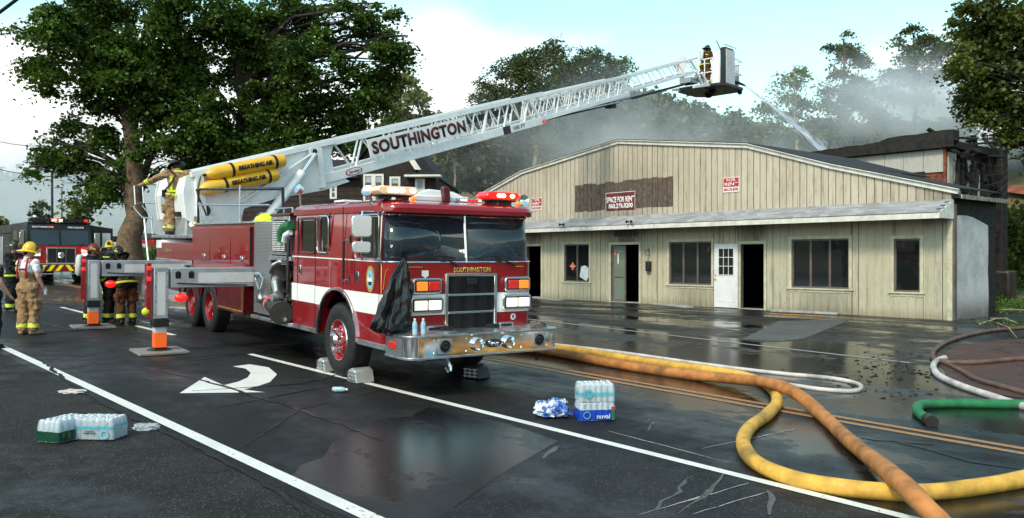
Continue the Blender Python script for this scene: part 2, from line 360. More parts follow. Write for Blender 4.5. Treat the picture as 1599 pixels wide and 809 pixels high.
def leafmat(name, dark, light, transl=0.35, warm=0.0):
    m = bpy.data.materials.new(name); m.use_nodes = True; MATS[name] = m
    n, l = nodes(m); n.clear()
    g = n.new('ShaderNodeNewGeometry')
    c = mixc(m, g.outputs['Random Per Island'], dark, light)
    mp = n.new('ShaderNodeMapping'); l.new(g.outputs['Position'], mp.inputs[0])
    f = noise(m, mp.outputs[0], 0.5, 3, 0.5)
    c = mixc(m, ramp(m, f, 0.42, 0.62, 0, 0.6), c, tuple(min(1, x * 1.5) for x in light))
    d = n.new('ShaderNodeBsdfPrincipled'); d.inputs['Roughness'].default_value = 0.55; l.new(c, d.inputs['Base Color']); d.inputs['Specular IOR Level'].default_value = 0.3
    t = n.new('ShaderNodeBsdfTranslucent'); l.new(mixc(m, 1.0, c, (1.1, 1.25, 0.5), 'MULTIPLY'), t.inputs[0])
    s = n.new('ShaderNodeMixShader'); s.inputs[0].default_value = transl
    l.new(d.outputs[0], s.inputs[1]); l.new(t.outputs[0], s.inputs[2])
    o = n.new('ShaderNodeOutputMaterial'); l.new(s.outputs[0], o.inputs[0])
leafmat('leaf_maple', (0.008, 0.022, 0.004), (0.070, 0.125, 0.018), 0.32)
leafmat('leaf_oak', (0.022, 0.036, 0.012), (0.070, 0.090, 0.026), 0.25)
leafmat('leaf_mid', (0.016, 0.032, 0.007), (0.105, 0.125, 0.024), 0.3)
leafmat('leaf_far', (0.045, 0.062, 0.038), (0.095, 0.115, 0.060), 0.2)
leafmat('leaf_light', (0.050, 0.075, 0.018), (0.15, 0.17, 0.045), 0.35)
leafmat('leaf_weed', (0.03, 0.07, 0.012), (0.10, 0.18, 0.03), 0.3)

# ------------------------------------------------------------------ helpers
def tag(o, label=None, cat=None, group=None, kind=None):
    if label: o['label'] = label
    if cat: o['category'] = cat
    if group: o['group'] = group
    if kind: o['kind'] = kind
    return o
def empty(name, loc=(0, 0, 0), rot=(0, 0, 0), parent=None):
    o = bpy.data.objects.new(name, None); COL.objects.link(o); o.location = loc; o.rotation_euler = rot
    o.empty_display_size = 0.3
    if parent: o.parent = parent
    return o
def frame(d, up=Vector((0, 0, 1))):
    d = Vector(d).normalized()
    if abs(d.dot(up)) > 0.98: up = Vector((1, 0, 0))
    x = d.cross(up).normalized(); y = x.cross(d).normalized()
    return x, y
class MB:
    def __init__(s): s.v = []; s.f = []; s.m = []; s.cur = 0
    def mat(s, i): s.cur = i; return s
    def add(s, vs, fs):
        b = len(s.v); s.v += [tuple(p) for p in vs]
        for f in fs: s.f.append(tuple(b + i for i in f)); s.m.append(s.cur)
        return s
    def box(s, x0, x1, y0, y1, z0, z1, M=None):
        if x0 > x1: x0, x1 = x1, x0
        if y0 > y1: y0, y1 = y1, y0
        if z0 > z1: z0, z1 = z1, z0
        vs = [Vector((x, y, z)) for z in (z0, z1) for y in (y0, y1) for x in (x0, x1)]
        if M is not None: vs = [M @ p for p in vs]
        return s.add(vs, [(0, 2, 3, 1), (4, 5, 7, 6), (0, 1, 5, 4), (2, 6, 7, 3), (0, 4, 6, 2), (1, 3, 7, 5)])
    def prism(s, poly, axis, a0, a1, M=None):
        def P(p, a):
            if axis == 'x': q = Vector((a, p[0], p[1]))
            elif axis == 'y': q = Vector((p[0], a, p[1]))
            else: q = Vector((p[0], p[1], a))
            return M @ q if M is not None else q
        n = len(poly)
        ar = sum(poly[i][0] * poly[(i + 1) % n][1] - poly[(i + 1) % n][0] * poly[i][1] for i in range(n))
        flip = (ar < 0) ^ (axis == 'y')
        if a0 > a1: a0, a1 = a1, a0
        vs = [P(p, a0) for p in poly] + [P(p, a1) for p in poly]
        fs = [tuple(reversed(range(n))), tuple(range(n, 2 * n))] + [(i, (i + 1) % n, n + (i + 1) % n, n + i) for i in range(n)]
        if flip: fs = [tuple(reversed(f)) for f in fs]
        return s.add(vs, fs)
    def cyl(s, p0, p1, r0, r1=None, n=12, cap=True):
        r1 = r0 if r1 is None else r1
        p0, p1 = Vector(p0), Vector(p1); x, y = frame(p1 - p0)
        vs = []
        for p, r in ((p0, r0), (p1, r1)):
            for i in range(n):
                a = 2 * math.pi * i / n; vs.append(p + x * (r * math.cos(a)) + y * (r * math.sin(a)))
        fs = [(i, n + i, n + (i + 1) % n, (i + 1) % n)[::-1] for i in range(n)]
        if cap: fs += [tuple(range(n))[::-1][::-1], tuple(range(n, 2 * n))[::-1]]
        fs = [f[::-1] for f in fs]
        # orient: outward for (x, y, d) frame with y = x cross d
        return s.add(vs, [f[::-1] for f in fs])
    def tube(s, pts, r, n=8, cap=True, closed=False):
        pts = [Vector(p) for p in pts]; k = len(pts)
        rs = list(r) if isinstance(r, (list, tuple)) else [r] * k
        vs = []; up = Vector((0, 0, 1)); px = None
        for i, p in enumerate(pts):
            if closed: d = pts[(i + 1) % k] - pts[i - 1]
            else: d = pts[min(i + 1, k - 1)] - pts[max(i - 1, 0)]
            if d.length < 1e-9: d = Vector((0, 0, 1))
            d.normalize()
            if px is None: x, y = frame(d)
            else:
                x = (px - d * px.dot(d))
                if x.length < 1e-6: x, y = frame(d)
                else: x.normalize(); y = x.cross(d).normalized()
            px = x
            for j in range(n):
                a = 2 * math.pi * j / n; vs.append(p + x * (rs[i] * math.cos(a)) + y * (rs[i] * math.sin(a)))
        fs = []
        for i in range(k if closed else k - 1):
            i2 = (i + 1) % k
            for j in range(n):
                j2 = (j + 1) % n
                fs.append((i * n + j, i * n + j2, i2 * n + j2, i2 * n + j))
        if cap and not closed: fs += [tuple(range(n))[::-1], tuple(range((k - 1) * n, k * n))]
        return s.add(vs, [f[::-1] for f in fs])
    def sph(s, c, r, seg=12, rings=8, sc3=(1, 1, 1), M=None, zmin=-1.0):
        vs = []; c = Vector(c)
        for i in range(rings + 1):
            t = math.pi * i / rings
            z = max(math.cos(t), zmin)
            rr = math.sin(t) if math.cos(t) >= zmin else math.sin(t)
            for j in range(seg):
                a = 2 * math.pi * j / seg
                q = Vector((rr * math.cos(a) * r * sc3[0], rr * math.sin(a) * r * sc3[1], z * r * sc3[2]))
                if M is not None: q = M @ q
                vs.append(c + q)
        fs = [(i * seg + j, (i + 1) * seg + j, (i + 1) * seg + (j + 1) % seg, i * seg + (j + 1) % seg) for i in range(rings) for j in range(seg)]
        return s.add(vs, fs)
    def lathe(s, prof, c=(0, 0, 0), ax=(0, 0, 1), n=24, cap=False):
        """prof: list of (radius, height along ax)"""
        c = Vector(c); ax = Vector(ax).normalized(); x, y = frame(ax); vs = []
        for r, h in prof:
            for j in range(n):
                a = 2 * math.pi * j / n; vs.append(c + ax * h + x * (r * math.cos(a)) + y * (r * math.sin(a)))
        fs = [(i * n + j, i * n + (j + 1) % n, (i + 1) * n + (j + 1) % n, (i + 1) * n + j)[::-1] for i in range(len(prof) - 1) for j in range(n)]
        return s.add(vs, fs)
    def mesh(s, name):
        me = bpy.data.meshes.new(name); me.from_pydata(s.v, [], s.f); me.validate(); return me
    def build(s, name, mats, parent=None, bevel=0.0, smooth=True, loc=None, rot=None, seg=2, sharp=35, fixn=True):
        me = s.mesh(name)
        ms = mats if isinstance(mats, (list, tuple)) else [mats]
        for m in ms: me.materials.append(MATS[m])
        if len(ms) > 1 and len(me.polygons) == len(s.m): me.polygons.foreach_set('material_index', s.m)
        if fixn and len(me.polygons) < 20000:
            import bmesh
            bm = bmesh.new(); bm.from_mesh(me); bmesh.ops.recalc_face_normals(bm, faces=bm.faces); bm.to_mesh(me); bm.free()
        if smooth:
            me.shade_smooth(); me.set_sharp_from_angle(angle=R(sharp))
        o = bpy.data.objects.new(name, me); COL.objects.link(o)
        if parent: o.parent = parent
        if loc is not None: o.location = loc
        if rot is not None: o.rotation_euler = rot
        if bevel:
            bv = o.modifiers.new('bevel', 'BEVEL'); bv.width = bevel; bv.segments = seg; bv.limit_method = 'ANGLE'; bv.angle_limit = R(40)
            bv.harden_normals = False
        return o
def copy_tree(o, parent=None):
    c = o.copy(); COL.objects.link(c)
    if parent: c.parent = parent
    for ch in list(o.children): copy_tree(ch, c)
    return c
def text(s, mat, width=None, height=None, origin=(0, 0, 0), right=(1, 0, 0), up=(0, 0, 1), parent=None, name='lettering', bold=0.0, depth=0.004, shear=0.0, space=1.0, align='CENTER'):
    cu = bpy.data.curves.new('t', 'FONT'); cu.body = s; cu.align_x = align; cu.align_y = 'CENTER'; cu.size = 1.0
    cu.offset = bold; cu.extrude = 0.0; cu.shear = shear; cu.space_character = space; cu.resolution_u = 3
    to = bpy.data.objects.new('t', cu); COL.objects.link(to)
    dg = bpy.context.evaluated_depsgraph_get(); dg.update()
    me = bpy.data.meshes.new_from_object(to.evaluated_get(dg))
    bpy.data.objects.remove(to); bpy.data.curves.remove(cu)
    n = len(me.vertices); co = np.empty(n * 3); me.vertices.foreach_get('co', co); co = co.reshape(-1, 3)
    lo, hi = co.min(0), co.max(0); cx = (lo + hi) / 2 if align == 'CENTER' else np.array([lo[0], (lo[1] + hi[1]) / 2, 0])
    co = co - cx; sx = sy = 1.0
    if height: sy = height / (hi[1] - lo[1]); sx = sy
    if width: sx = width / (hi[0] - lo[0]); sy = sy if height else sx
    r, u = Vector(right).normalized(), Vector(up).normalized(); nn = r.cross(u)
    o3 = Vector(origin)
    vv = [o3 + r * (p[0] * sx) + u * (p[1] * sy) + nn * (depth * 0.5) for p in co]
    for i, p in enumerate(vv): me.vertices[i].co = p
    me.materials.clear(); me.materials.append(MATS[mat]); me.update()
    o = bpy.data.objects.new(name, me); COL.objects.link(o)
    if parent: o.parent = parent
    md = o.modifiers.new('thick', 'SOLIDIFY'); md.thickness = depth; md.offset = 0
    return o

# ------------------------------------------------------------------ where things stand
CX, CY = 12.474, 23.804                 # near corner of the timber building
LOTZ = 0.23
BX = (math.sin(R(40)), -math.cos(R(40))) # along the building front, towards its near corner
BY = (math.cos(R(40)), math.sin(R(40)))  # into the building
def sstep(a, b, x):
    t = np.clip((x - a) / (b - a), 0, 1); return t * t * (3 - 2 * t)
def gz(x, y):
    """height of the ground"""
    x = np.asarray(x, float); y = np.asarray(y, float)
    u = x * UX + y * UY; v = x * UY - y * UX
    zr = SL * np.where(u > 60, 60 + (u - 60) * 0.3, u)
    w_ = sstep(15.0, 19.0, v) * (1 - sstep(26, 36, u))
    z = zr * (1 - w_) + LOTZ * w_
    z = z + 0.9 * sstep(17.5, 22, v) * sstep(30, 38, u)         # bank under the trees on the far side
    bx = (x - CX) * BX[0] + (y - CY) * BX[1]; by = (x - CX) * BY[0] + (y - CY) * BY[1]
    z = z + 9.0 * sstep(20, 42, by - 0.30 * np.maximum(0, -bx - 18)) * (1 - sstep(50, 90, -bx) * 0.6)   # hillside behind the building
    z = z + 5.0 * sstep(6, 22, bx - 2.0) * sstep(4, 18, by + 2)
    z = z + 14 * sstep(120, 200, np.hypot(x, y))
    return z
def gzf(x, y): return float(gz(x, y))
def ray(px, py): return Vector(((px - 800) / F, 1.0, (403.0 - py) / F))
def G(px, py, h=0.0):
    """the point h above the road surface that is seen at a photo pixel"""
    d = ray(px, py); t = (H - h) / (SL * (d.x * UX + d.y * UY) - d.z)
    if px > 900 or t > 18 or t < 0:                # over uneven ground: march along the ray to the surface
        a = 3.0; b_ = a
        while b_ < 220:
            b_ = a + .6; p = d * b_
            if H + p.z < gzf(p.x, p.y) + h: break
            a = b_
        for _ in range(24):
            m_ = (a + b_) / 2; p = d * m_
            if H + p.z < gzf(p.x, p.y) + h: b_ = m_
            else: a = m_
        t = a
    return Vector((0, 0, H)) + d * t
def at(px, py, D): return Vector((0, 0, H)) + ray(px, py) * D
def sheet(name, quads_uv, mat, lift, nu=1, nv=1):
    """sheets lying on the ground; each given by 4 corners (x, y), subdivided"""
    mb = MB()
    for q in quads_uv:
        a, b_, c, d = [np.array(p, float) for p in q]
        vs = []
        for i in range(nu + 1):
            for j in range(nv + 1):
                s, t = i / nu, j / nv
                p = a * (1 - s) * (1 - t) + b_ * s * (1 - t) + c * s * t + d * (1 - s) * t
                vs.append((p[0], p[1], gzf(p[0], p[1]) + lift))
        fs = [(i * (nv + 1) + j, (i + 1) * (nv + 1) + j, (i + 1) * (nv + 1) + j + 1, i * (nv + 1) + j + 1) for i in range(nu) for j in range(nv)]
        mb.add(vs, fs)
    o = mb.build(name, mat, fixn=False)
    me = o.data
    if me.polygons[0].normal.z < 0: me.flip_normals()
    return o
def UV(u, v): return (u * UX + v * UY, u * UY - v * UX)
# ================================================================== THE SETTING: ground
def grid_sheet(name, us, vs, mat, lift):
    U, V = np.meshgrid(us, vs, indexing='ij')
    X = U * UX + V * UY; Y = U * UY - V * UX; Z = gz(X, Y) + lift
    n, m = U.shape
    co = np.stack([X, Y, Z], -1).reshape(-1, 3)
    idx = np.arange(n * m).reshape(n, m)
    f = np.stack([idx[:-1, :-1], idx[:-1, 1:], idx[1:, 1:], idx[1:, :-1]], -1).reshape(-1, 4)
    me = bpy.data.meshes.new(name); me.from_pydata(co.tolist(), [], f.tolist()); me.materials.append(MATS[mat])
    if me.polygons[0].normal.z < 0: me.flip_normals()
    me.shade_smooth()
    o = bpy.data.objects.new(name, me); COL.objects.link(o); tag(o, kind='structure'); return o
_us = np.concatenate([np.arange(-260, -30, 10), np.arange(-30, 70, 1.0), np.arange(70, 700, 12)])
_vs = np.concatenate([np.arange(-400, -12, 12), np.arange(-12, 100, 1.0), np.arange(100, 600, 10)])
grid_sheet('ground', _us, _vs, 'soil', -0.02)
_ur = np.concatenate([np.arange(-30, 70, 1.0), np.arange(70, 260, 8)])
grid_sheet('road', _ur, np.linspace(3.1, 15.6, 26), 'asphalt_road', 0.008)
grid_sheet('shoulder', _ur, np.linspace(-10.0, 3.15, 25), 'asphalt_shoulder', 0.004)
grid_sheet('parking_lot', np.arange(-14, 34, 0.5), np.arange(15.5, 36.1, 0.5), 'asphalt_lot', 0.005)
def strip(name, v0, u0, u1, w, mat, lift=0.0125, du=1.0, v1=None):
    v1 = v0 if v1 is None else v1
    n = max(1, int(abs(u1 - u0) / du)); mb = MB(); vs = []
    for i in range(n + 1):
        t = i / n; u = u0 + (u1 - u0) * t; v = v0 + (v1 - v0) * t
        for s in (-0.5, 0.5):
            x, y = UV(u, v + s * w); vs.append((x, y, gzf(x, y) + lift))
    mb.add(vs, [(2 * i, 2 * i + 1, 2 * i + 3, 2 * i + 2) for i in range(n)])
    o = mb.build(name, mat, fixn=False)
    if o.data.polygons[0].normal.z < 0: o.data.flip_normals()
    return tag(o, kind='structure')
strip('road_edge_line', 3.30, -4, 38, 0.135, 'road_white')
strip('lane_line', 6.36, -4, 13.7, 0.115, 'road_white')
for k in range(7):
    strip('lane_dash', 6.36, 17.2 + k * 6.1, 19.4 + k * 6.1, 0.12, 'road_white')
strip('yellow_line', 9.27, -8, 60, 0.11, 'road_yellow')
strip('yellow_line', 9.50, -8, 60, 0.11, 'road_yellow')
strip('far_edge_line', 15.05, 6.2, 21, 0.10, 'road_white_old')
def poly_sheet(name, pix, mat, lift, kind='structure', world=None):
    pts = [G(*p) for p in pix] if world is None else world
    import bmesh
    bm = bmesh.new(); vs = [bm.verts.new((p[0], p[1], 0)) for p in pts]; bm.faces.new(vs)
    bmesh.ops.triangulate(bm, faces=bm.faces)
    for _ in range(3):
        es = [e for e in bm.edges if e.calc_length() > 0.8]
        if es: bmesh.ops.subdivide_edges(bm, edges=es, cuts=1, use_grid_fill=True)
    bmesh.ops.triangulate(bm, faces=bm.faces)
    for v_ in bm.verts: v_.co.z = gzf(v_.co.x, v_.co.y) + lift
    bmesh.ops.recalc_face_normals(bm, faces=bm.faces)
    me = bpy.data.meshes.new(name); bm.to_mesh(me); bm.free()
    if sum(p.normal.z for p in me.polygons) < 0: me.flip_normals()
    me.materials.append(MATS[mat]); o = bpy.data.objects.new(name, me); COL.objects.link(o)
    return tag(o, kind=kind)
# turn arrow painted on the near lane
arrow = [(281, 615.5), (320, 590), (350, 603), (372, 597.5), (387, 591), (392, 583.5), (384, 577), (364, 573.5), (390, 570), (420, 575), (433, 586), (422, 598), (398, 606), (380, 609.5), (414, 614)]
poly_sheet('turn_arrow', arrow, 'road_white', 0.0125)
# the newer square of asphalt in front, and dry and wet patches
poly_sheet('asphalt_patch', [(640, 840), (872, 690), (1160, 765), (1400, 830), (1500, 900), (700, 960)], 'asphalt_patch', 0.0105)
poly_sheet('wet_patch', [(452, 752), (470, 728), (505, 716), (520, 692), (566, 676), (590, 655), (640, 652), (672, 636), (730, 652), (790, 662), (872, 690), (780, 744), (690, 808), (640, 840), (575, 834), (540, 808), (492, 790)], 'asphalt_wet', 0.0102)
poly_sheet('dry_patch', [(1158, 531), (1215, 502), (1330, 499), (1300, 512), (1255, 530), (1215, 534)], 'asphalt_dry', 0.0105)
def wobble_strip(name, pix, wpx, mat, lift=0.0115, seed=1, kind='structure', wob=0.35):
    r_ = random.Random(seed); pts = [G(*p) for p in pix]
    P = []
    for a, b_ in zip(pts[:-1], pts[1:]):
        n = max(2, int((b_ - a).length / 0.15))
        for i in range(n): P.append(a.lerp(b_, i / n))
    P.append(pts[-1]); mb = MB(); vs = []
    for i, p in enumerate(P):
        d = (P[min(i + 1, len(P) - 1)] - P[max(i - 1, 0)]); d.z = 0
        nrm = Vector((-d.y, d.x, 0)).normalized()
        tt = i / (len(P) - 1); ww = wpx * (0.35 + 0.65 * math.sin(math.pi * min(1, max(0.02, tt)))) * r_.uniform(1 - wob, 1 + wob)
        off = nrm * r_.uniform(-wob, wob) * wpx
        for s in (-0.5, 0.5):
            q = p + off + nrm * (s * ww); vs.append((q.x, q.y, gzf(q.x, q.y) + lift))
    mb.add(vs, [(2 * i, 2 * i + 1, 2 * i + 3, 2 * i + 2) for i in range(len(P) - 1)])
    o = mb.build(name, mat, fixn=False)
    if o.data.polygons[0].normal.z < 0: o.data.flip_normals()
    return tag(o, kind=kind)
# water runs and tar seams
runs = [([(300, 612), (470, 601), (560, 578)], .05), ([(250, 570), (330, 560), (500, 540)], .07), ([(330, 640), (420, 622), (540, 600)], .04), ([(225, 575), (300, 590), (372, 612), (440, 632), (520, 660), (600, 690)], .06),
        ([(35, 500), (120, 516), (240, 506), (330, 500)], .10), ([(1390, 690), (1450, 704), (1520, 722), (1599, 735)], .09), ([(1345, 685), (1390, 690), (1460, 697)], .12),
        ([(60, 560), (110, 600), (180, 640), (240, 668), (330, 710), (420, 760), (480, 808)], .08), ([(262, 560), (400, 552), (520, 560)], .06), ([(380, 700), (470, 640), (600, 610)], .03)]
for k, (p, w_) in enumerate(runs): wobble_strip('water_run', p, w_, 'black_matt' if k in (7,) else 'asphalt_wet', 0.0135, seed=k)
for k, p in enumerate([[(1000, 806), (1170, 757)], [(1080, 806), (1200, 770)], [(1095, 703), (1250, 670)], [(950, 675), (1140, 725)]]):
    wobble_strip('scratch_line', p, 0.015, 'road_white_old', 0.0137, seed=30 + k, wob=0.5)
for k, (p, w_) in enumerate([([(1020, 800), (1036, 786), (1060, 770), (1066, 758), (1085, 745)], .035), ([(1060, 805), (1110, 770), (1130, 742)], .035), ([(1198, 806), (1206, 782), (1198, 768)], .035), ([(1015, 675), (1020, 662), (1012, 655)], .04), ([(845, 718), (870, 700), (885, 702)], .05)]):
    wobble_strip('chalky_drip', p, w_, 'asphalt_dry', 0.0139, seed=50 + k, wob=0.6)
# mud and hillside soil
def blobs(cx, cy, rx, ry, n, seed, mat, lift, name='mud_patch'):
    r_ = random.Random(seed); pts = []
    for i in range(n):
        a = 2 * math.pi * i / n; k = r_.uniform(0.75, 1.2); pts.append((cx + rx * k * math.cos(a), cy + ry * k * math.sin(a)))
    return poly_sheet(name, None, mat, lift, world=pts)
poly_sheet('mud_patch', [(1462, 556), (1500, 540), (1560, 532), (1640, 528), (1900, 600), (1640, 628), (1560, 618), (1520, 606), (1480, 590)], 'mud', 0.012)
mb = MB(); r_ = random.Random(5)
for i in range(260):                    # clods of mud and debris on the wet lot
    k = r_.random()
    px, py = (r_.gauss(1380, 55), r_.gauss(572, 14)) if k < 0.55 else ((r_.uniform(1290, 1480), r_.uniform(585, 625)) if k < 0.8 else (r_.uniform(850, 1180), r_.uniform(476, 500)))
    if py < 475: continue
    p = G(px, py); s = abs(r_.gauss(0, 0.012)) + .006 + (.03 if r_.random() < .03 else 0)
    mb.sph((p.x, p.y, gzf(p.x, p.y) + 0.012), s, 6, 4, (r_.uniform(.8, 1.8), r_.uniform(.8, 1.6), r_.uniform(.2, .5)))
tag(mb.build('mud_clods', 'char', fixn=False), 'dark clods of mud scattered over the wet lot', 'mud', kind='stuff')

# ================================================================== THE TIMBER BUILDING
BRZ = math.atan2(BX[1], BX[0])
bld = empty('commercial_building', (CX, CY, LOTZ), (0, 0, BRZ))
tag(bld, 'long weathered beige timber building with a low gabled front and a shingled awning', 'building')
XL = -23.0
OPEN = [  # x0, x1, z0, z1
    (-18.35, -17.38, 0.0, 2.30), (-15.90, -14.40, 0.77, 2.35), (-13.17, -11.67, 0.0, 2.30), (-10.18, -8.25, 0.79, 2.37),
    (-7.02, -6.09, 0.0, 2.25), (-5.05, -3.06, 0.80, 2.38), (-1.65, -0.88, 0.77, 2.34)]
GAB = [(XL, 4.40), (-22.79, 4.46), (-18.65, 5.66), (-12.72, 6.43), (-6.7, 5.65), (-3.63, 4.69), (0.0, 3.72)]
def gab(x):
    for (a, za), (b_, zb) in zip(GAB[:-1], GAB[1:]):
        if a <= x <= b_: return za + (zb - za) * (x - a) / (b_ - a)
    return GAB[-1][1] if x > 0 else GAB[0][1]
AWZ = 3.42
# the wall behind the boards
mb = MB(); x = XL
for (a, b_, z0, z1) in OPEN:
    mb.box(x, a, 0.0, 0.14, -0.5, AWZ)
    if z0 > 0: mb.box(a, b_, 0.0, 0.14, -0.5, z0)
    mb.box(a, b_, 0.0, 0.14, z1, AWZ); x = b_
mb.box(x, 0, 0.0, 0.14, -0.5, AWZ)
mb.prism([(XL, AWZ)] + GAB + [(0.0, AWZ)], 'y', 0.002, 0.14)
mb.build('front_wall', 'frame_brown', bld, smooth=False)
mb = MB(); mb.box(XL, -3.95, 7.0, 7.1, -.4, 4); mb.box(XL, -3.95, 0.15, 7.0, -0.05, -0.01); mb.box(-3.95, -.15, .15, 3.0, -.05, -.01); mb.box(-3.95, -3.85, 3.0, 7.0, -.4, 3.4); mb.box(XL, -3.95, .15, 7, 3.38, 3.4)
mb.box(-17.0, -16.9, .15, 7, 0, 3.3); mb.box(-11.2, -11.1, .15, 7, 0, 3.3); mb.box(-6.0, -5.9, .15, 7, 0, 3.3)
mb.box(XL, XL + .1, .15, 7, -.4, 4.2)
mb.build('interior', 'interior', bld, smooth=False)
# boards
BW = 0.25
def in_open(x0, x1):
    for o_ in OPEN:
        if x1 > o_[0] - 0.10 and x0 < o_[1] + 0.10: return o_
    return None
_r = random.Random(3)
nb = int(-XL / BW) + 1
def board(name, x0, x1, z0, z1, mat, proud=0.022, zt=None):
    mb = MB(); g = 0.014
    if zt is None: mb.box(x0 + g, x1 - g, -proud, -0.0015, z0, z1)
    else: mb.prism([(x0 + g, z0), (x1 - g, z0), (x1 - g, zt[1]), (x0 + g, zt[0])], 'y', -proud, -0.0015)
    return mb.build(name, mat, bld, smooth=False)
BROWN = (-15.24, -9.88, 3.70, 4.83)
for i in range(nb):
    x1 = -i * BW; x0 = max(XL, x1 - BW)
    if x1 - x0 < 0.05: continue
    pr = 0.022 + _r.uniform(-0.006, 0.006)
    xm = (x0 + x1) / 2
    if BROWN[0] < xm < BROWN[1]:
        zc, zd = BROWN[2] + _r.uniform(-.03, .03), BROWN[3] + _r.uniform(-.05, .04)
        board('gable_board', x0, x1, AWZ + 0.01, zc, 'board_upper', pr)
        board('bare_board', x0, x1, zc, zd, 'board_brown', pr - .006)
        board('gable_board', x0, x1, zd, 0, 'board_upper', pr, (gab(x0) - .02, gab(x1) - .02))
    else:
        board('gable_board', x0, x1, AWZ + 0.01, 0, 'board_upper', pr, (gab(x0) - .02, gab(x1) - .02))
# lower boards with battens over their joints
def span(x0, x1):
    o_ = in_open(x0, x1)
    if not o_: return [(x0, x1, -0.02, 3.3)]
    a, b_ = o_[0] - 0.10, o_[1] + 0.10; out = []
    if x0 < a - .02: out.append((x0, a, -0.02, 3.3))
    if x1 > b_ + .02: out.append((b_, x1, -0.02, 3.3))
    m0, m1 = max(x0, a), min(x1, b_)
    out.append((m0, m1, o_[3] + 0.10, 3.3))
    if o_[2] > 0: out.append((m0, m1, -0.02, o_[2] - 0.13))
    return out
for i in range(nb):
    x1 = -i * BW; x0 = max(XL, x1 - BW)
    if x1 - x0 < 0.05 or x1 < -20: continue
    for s_ in span(x0, x1):
        if s_[1] - s_[0] > .03: board('wall_board', *s_, 'board_lower', 0.018)
bmesh_bat = MB().box(-0.022, 0.022, -0.038, -0.020, 0, 1).mesh('batten'); bmesh_bat.materials.append(MATS['board_lower'])
for i in range(1, nb, 1):
    x = -i * BW
    if x < -20: break
    o_ = in_open(x - .02, x + .02)
    sp = [(-0.02, 3.3)] if not o_ else ([(o_[3] + 0.10, 3.3)] + ([(-0.02, o_[2] - 0.13)] if o_[2] > 0 else []))
    for (z0, z1) in sp:
        if i % 2 and not o_ and i % 3: continue
        b_ = bpy.data.objects.new('batten', bmesh_bat); COL.objects.link(b_); b_.parent = bld; b_.location = (x, 0, z0); b_.scale = (1, 1, z1 - z0)
# rake boards along the gable top, and roof
for (a, za), (b_, zb) in zip(GAB[1:-1], GAB[2:]):
    dx = b_ - a; L = math.hypot(dx, zb - za); M = Matrix.Translation((a, 0, za)) @ Matrix.Rotation(-math.atan2(zb - za, dx), 4, 'Y')
    e0, e1 = 0.0, 0.02
    if b_ == 0.0: e1 = 0.22
    MB().box(-e0, L + e1, -0.10, -0.026, -0.10, 0.02, M).build('rake_board', 'trim_white', bld, bevel=.004)
    MB().box(-e0, L + e1, -0.16, -0.04, 0.024, 0.055, M).build('drip_edge', 'trim_white', bld, bevel=.004)
    MB().box(-e0, L + e1 - .01, -0.15, 6.9 if a < -4 else 3.0, 0.058, 0.085, M).build('roof', 'roof_dark', bld)
# awning with shingle courses
AY, AZ = -0.92, 3.04
MB().prism([(0.02 - .0, AWZ), (0.0, AWZ - .02), (AY + 0.02, AZ - .02), (AY + 0.02, AZ - .14), (AY + .05, AZ - .14), (0.0, AZ - .10)], 'x', XL + .5, -0.02).build('awning_soffit', 'frame_brown', bld, smooth=False)
MB().box(XL + .5, 0.06, AY - 0.02, AY + 0.018, AZ - 0.17, AZ - .015).build('fascia', 'trim_white', bld, bevel=.004)
MB().prism([(0.0, AWZ + .0), (AY - 0.01, AZ - .02), (AY - 0.01, AZ - .16), (0.0, AZ - .16)], 'x', -0.018, 0.05).build('end_board', 'trim_white', bld, smooth=False)
ncs = 7; sla = math.atan2(AWZ - AZ, -AY); slen = math.hypot(AWZ - AZ, AY)
sm = MB().box(0, 0.296, -0.0, 0.16, 0, 0.012).mesh('shingle'); 
def shingle_mat():
    m, b = newmat('shingle'); n, l = nodes(m); oi = n.new('ShaderNodeObjectInfo'); g = n.new('ShaderNodeNewGeometry')
    rr = math2(m, 'FRACT', math2(m, 'ADD', oi.outputs['Random'], g.outputs['Random Per Island']))
    c = mixc(m, rr, (0.23, 0.23, 0.245), (0.36, 0.36, 0.38)); v = coord(m, 'World')
    c = mixc(m, ramp(m, noise(m, v, 1.2, 5), .45, .7, 0, .45), c, (0.15, 0.14, 0.13))
    l.new(c, b.inputs['Base Color']); b.inputs['Roughness'].default_value = 0.9; bump(m, b, noise(m, v, 80, 3), .4)
shingle_mat(); sm.materials.append(MATS['shingle'])
cnt = 0; far = MB()
for i in range(int(22.5 / 0.30)):
    for k in range(ncs):
        x = 0.04 - 0.30 * (i + 1) - (0.15 if k % 2 else 0)
        y = AY - 0.03 + (-AY) * k / ncs; z = AZ - 0.005 + (AWZ - AZ) * k / ncs
        M = Matrix.Translation((x, y, z + .004)) @ Matrix.Rotation(sla + 0.05, 4, 'X')
        if cnt < 294:
            o = bpy.data.objects.new('shingle', sm); COL.objects.link(o); o.parent = bld; o.matrix_local = M; cnt += 1
        else: far.box(0, 0.296, 0, 0.16, 0, 0.012, M)
o = far.build('far_shingles', 'shingle', bld, smooth=False); o['kind'] = 'stuff'
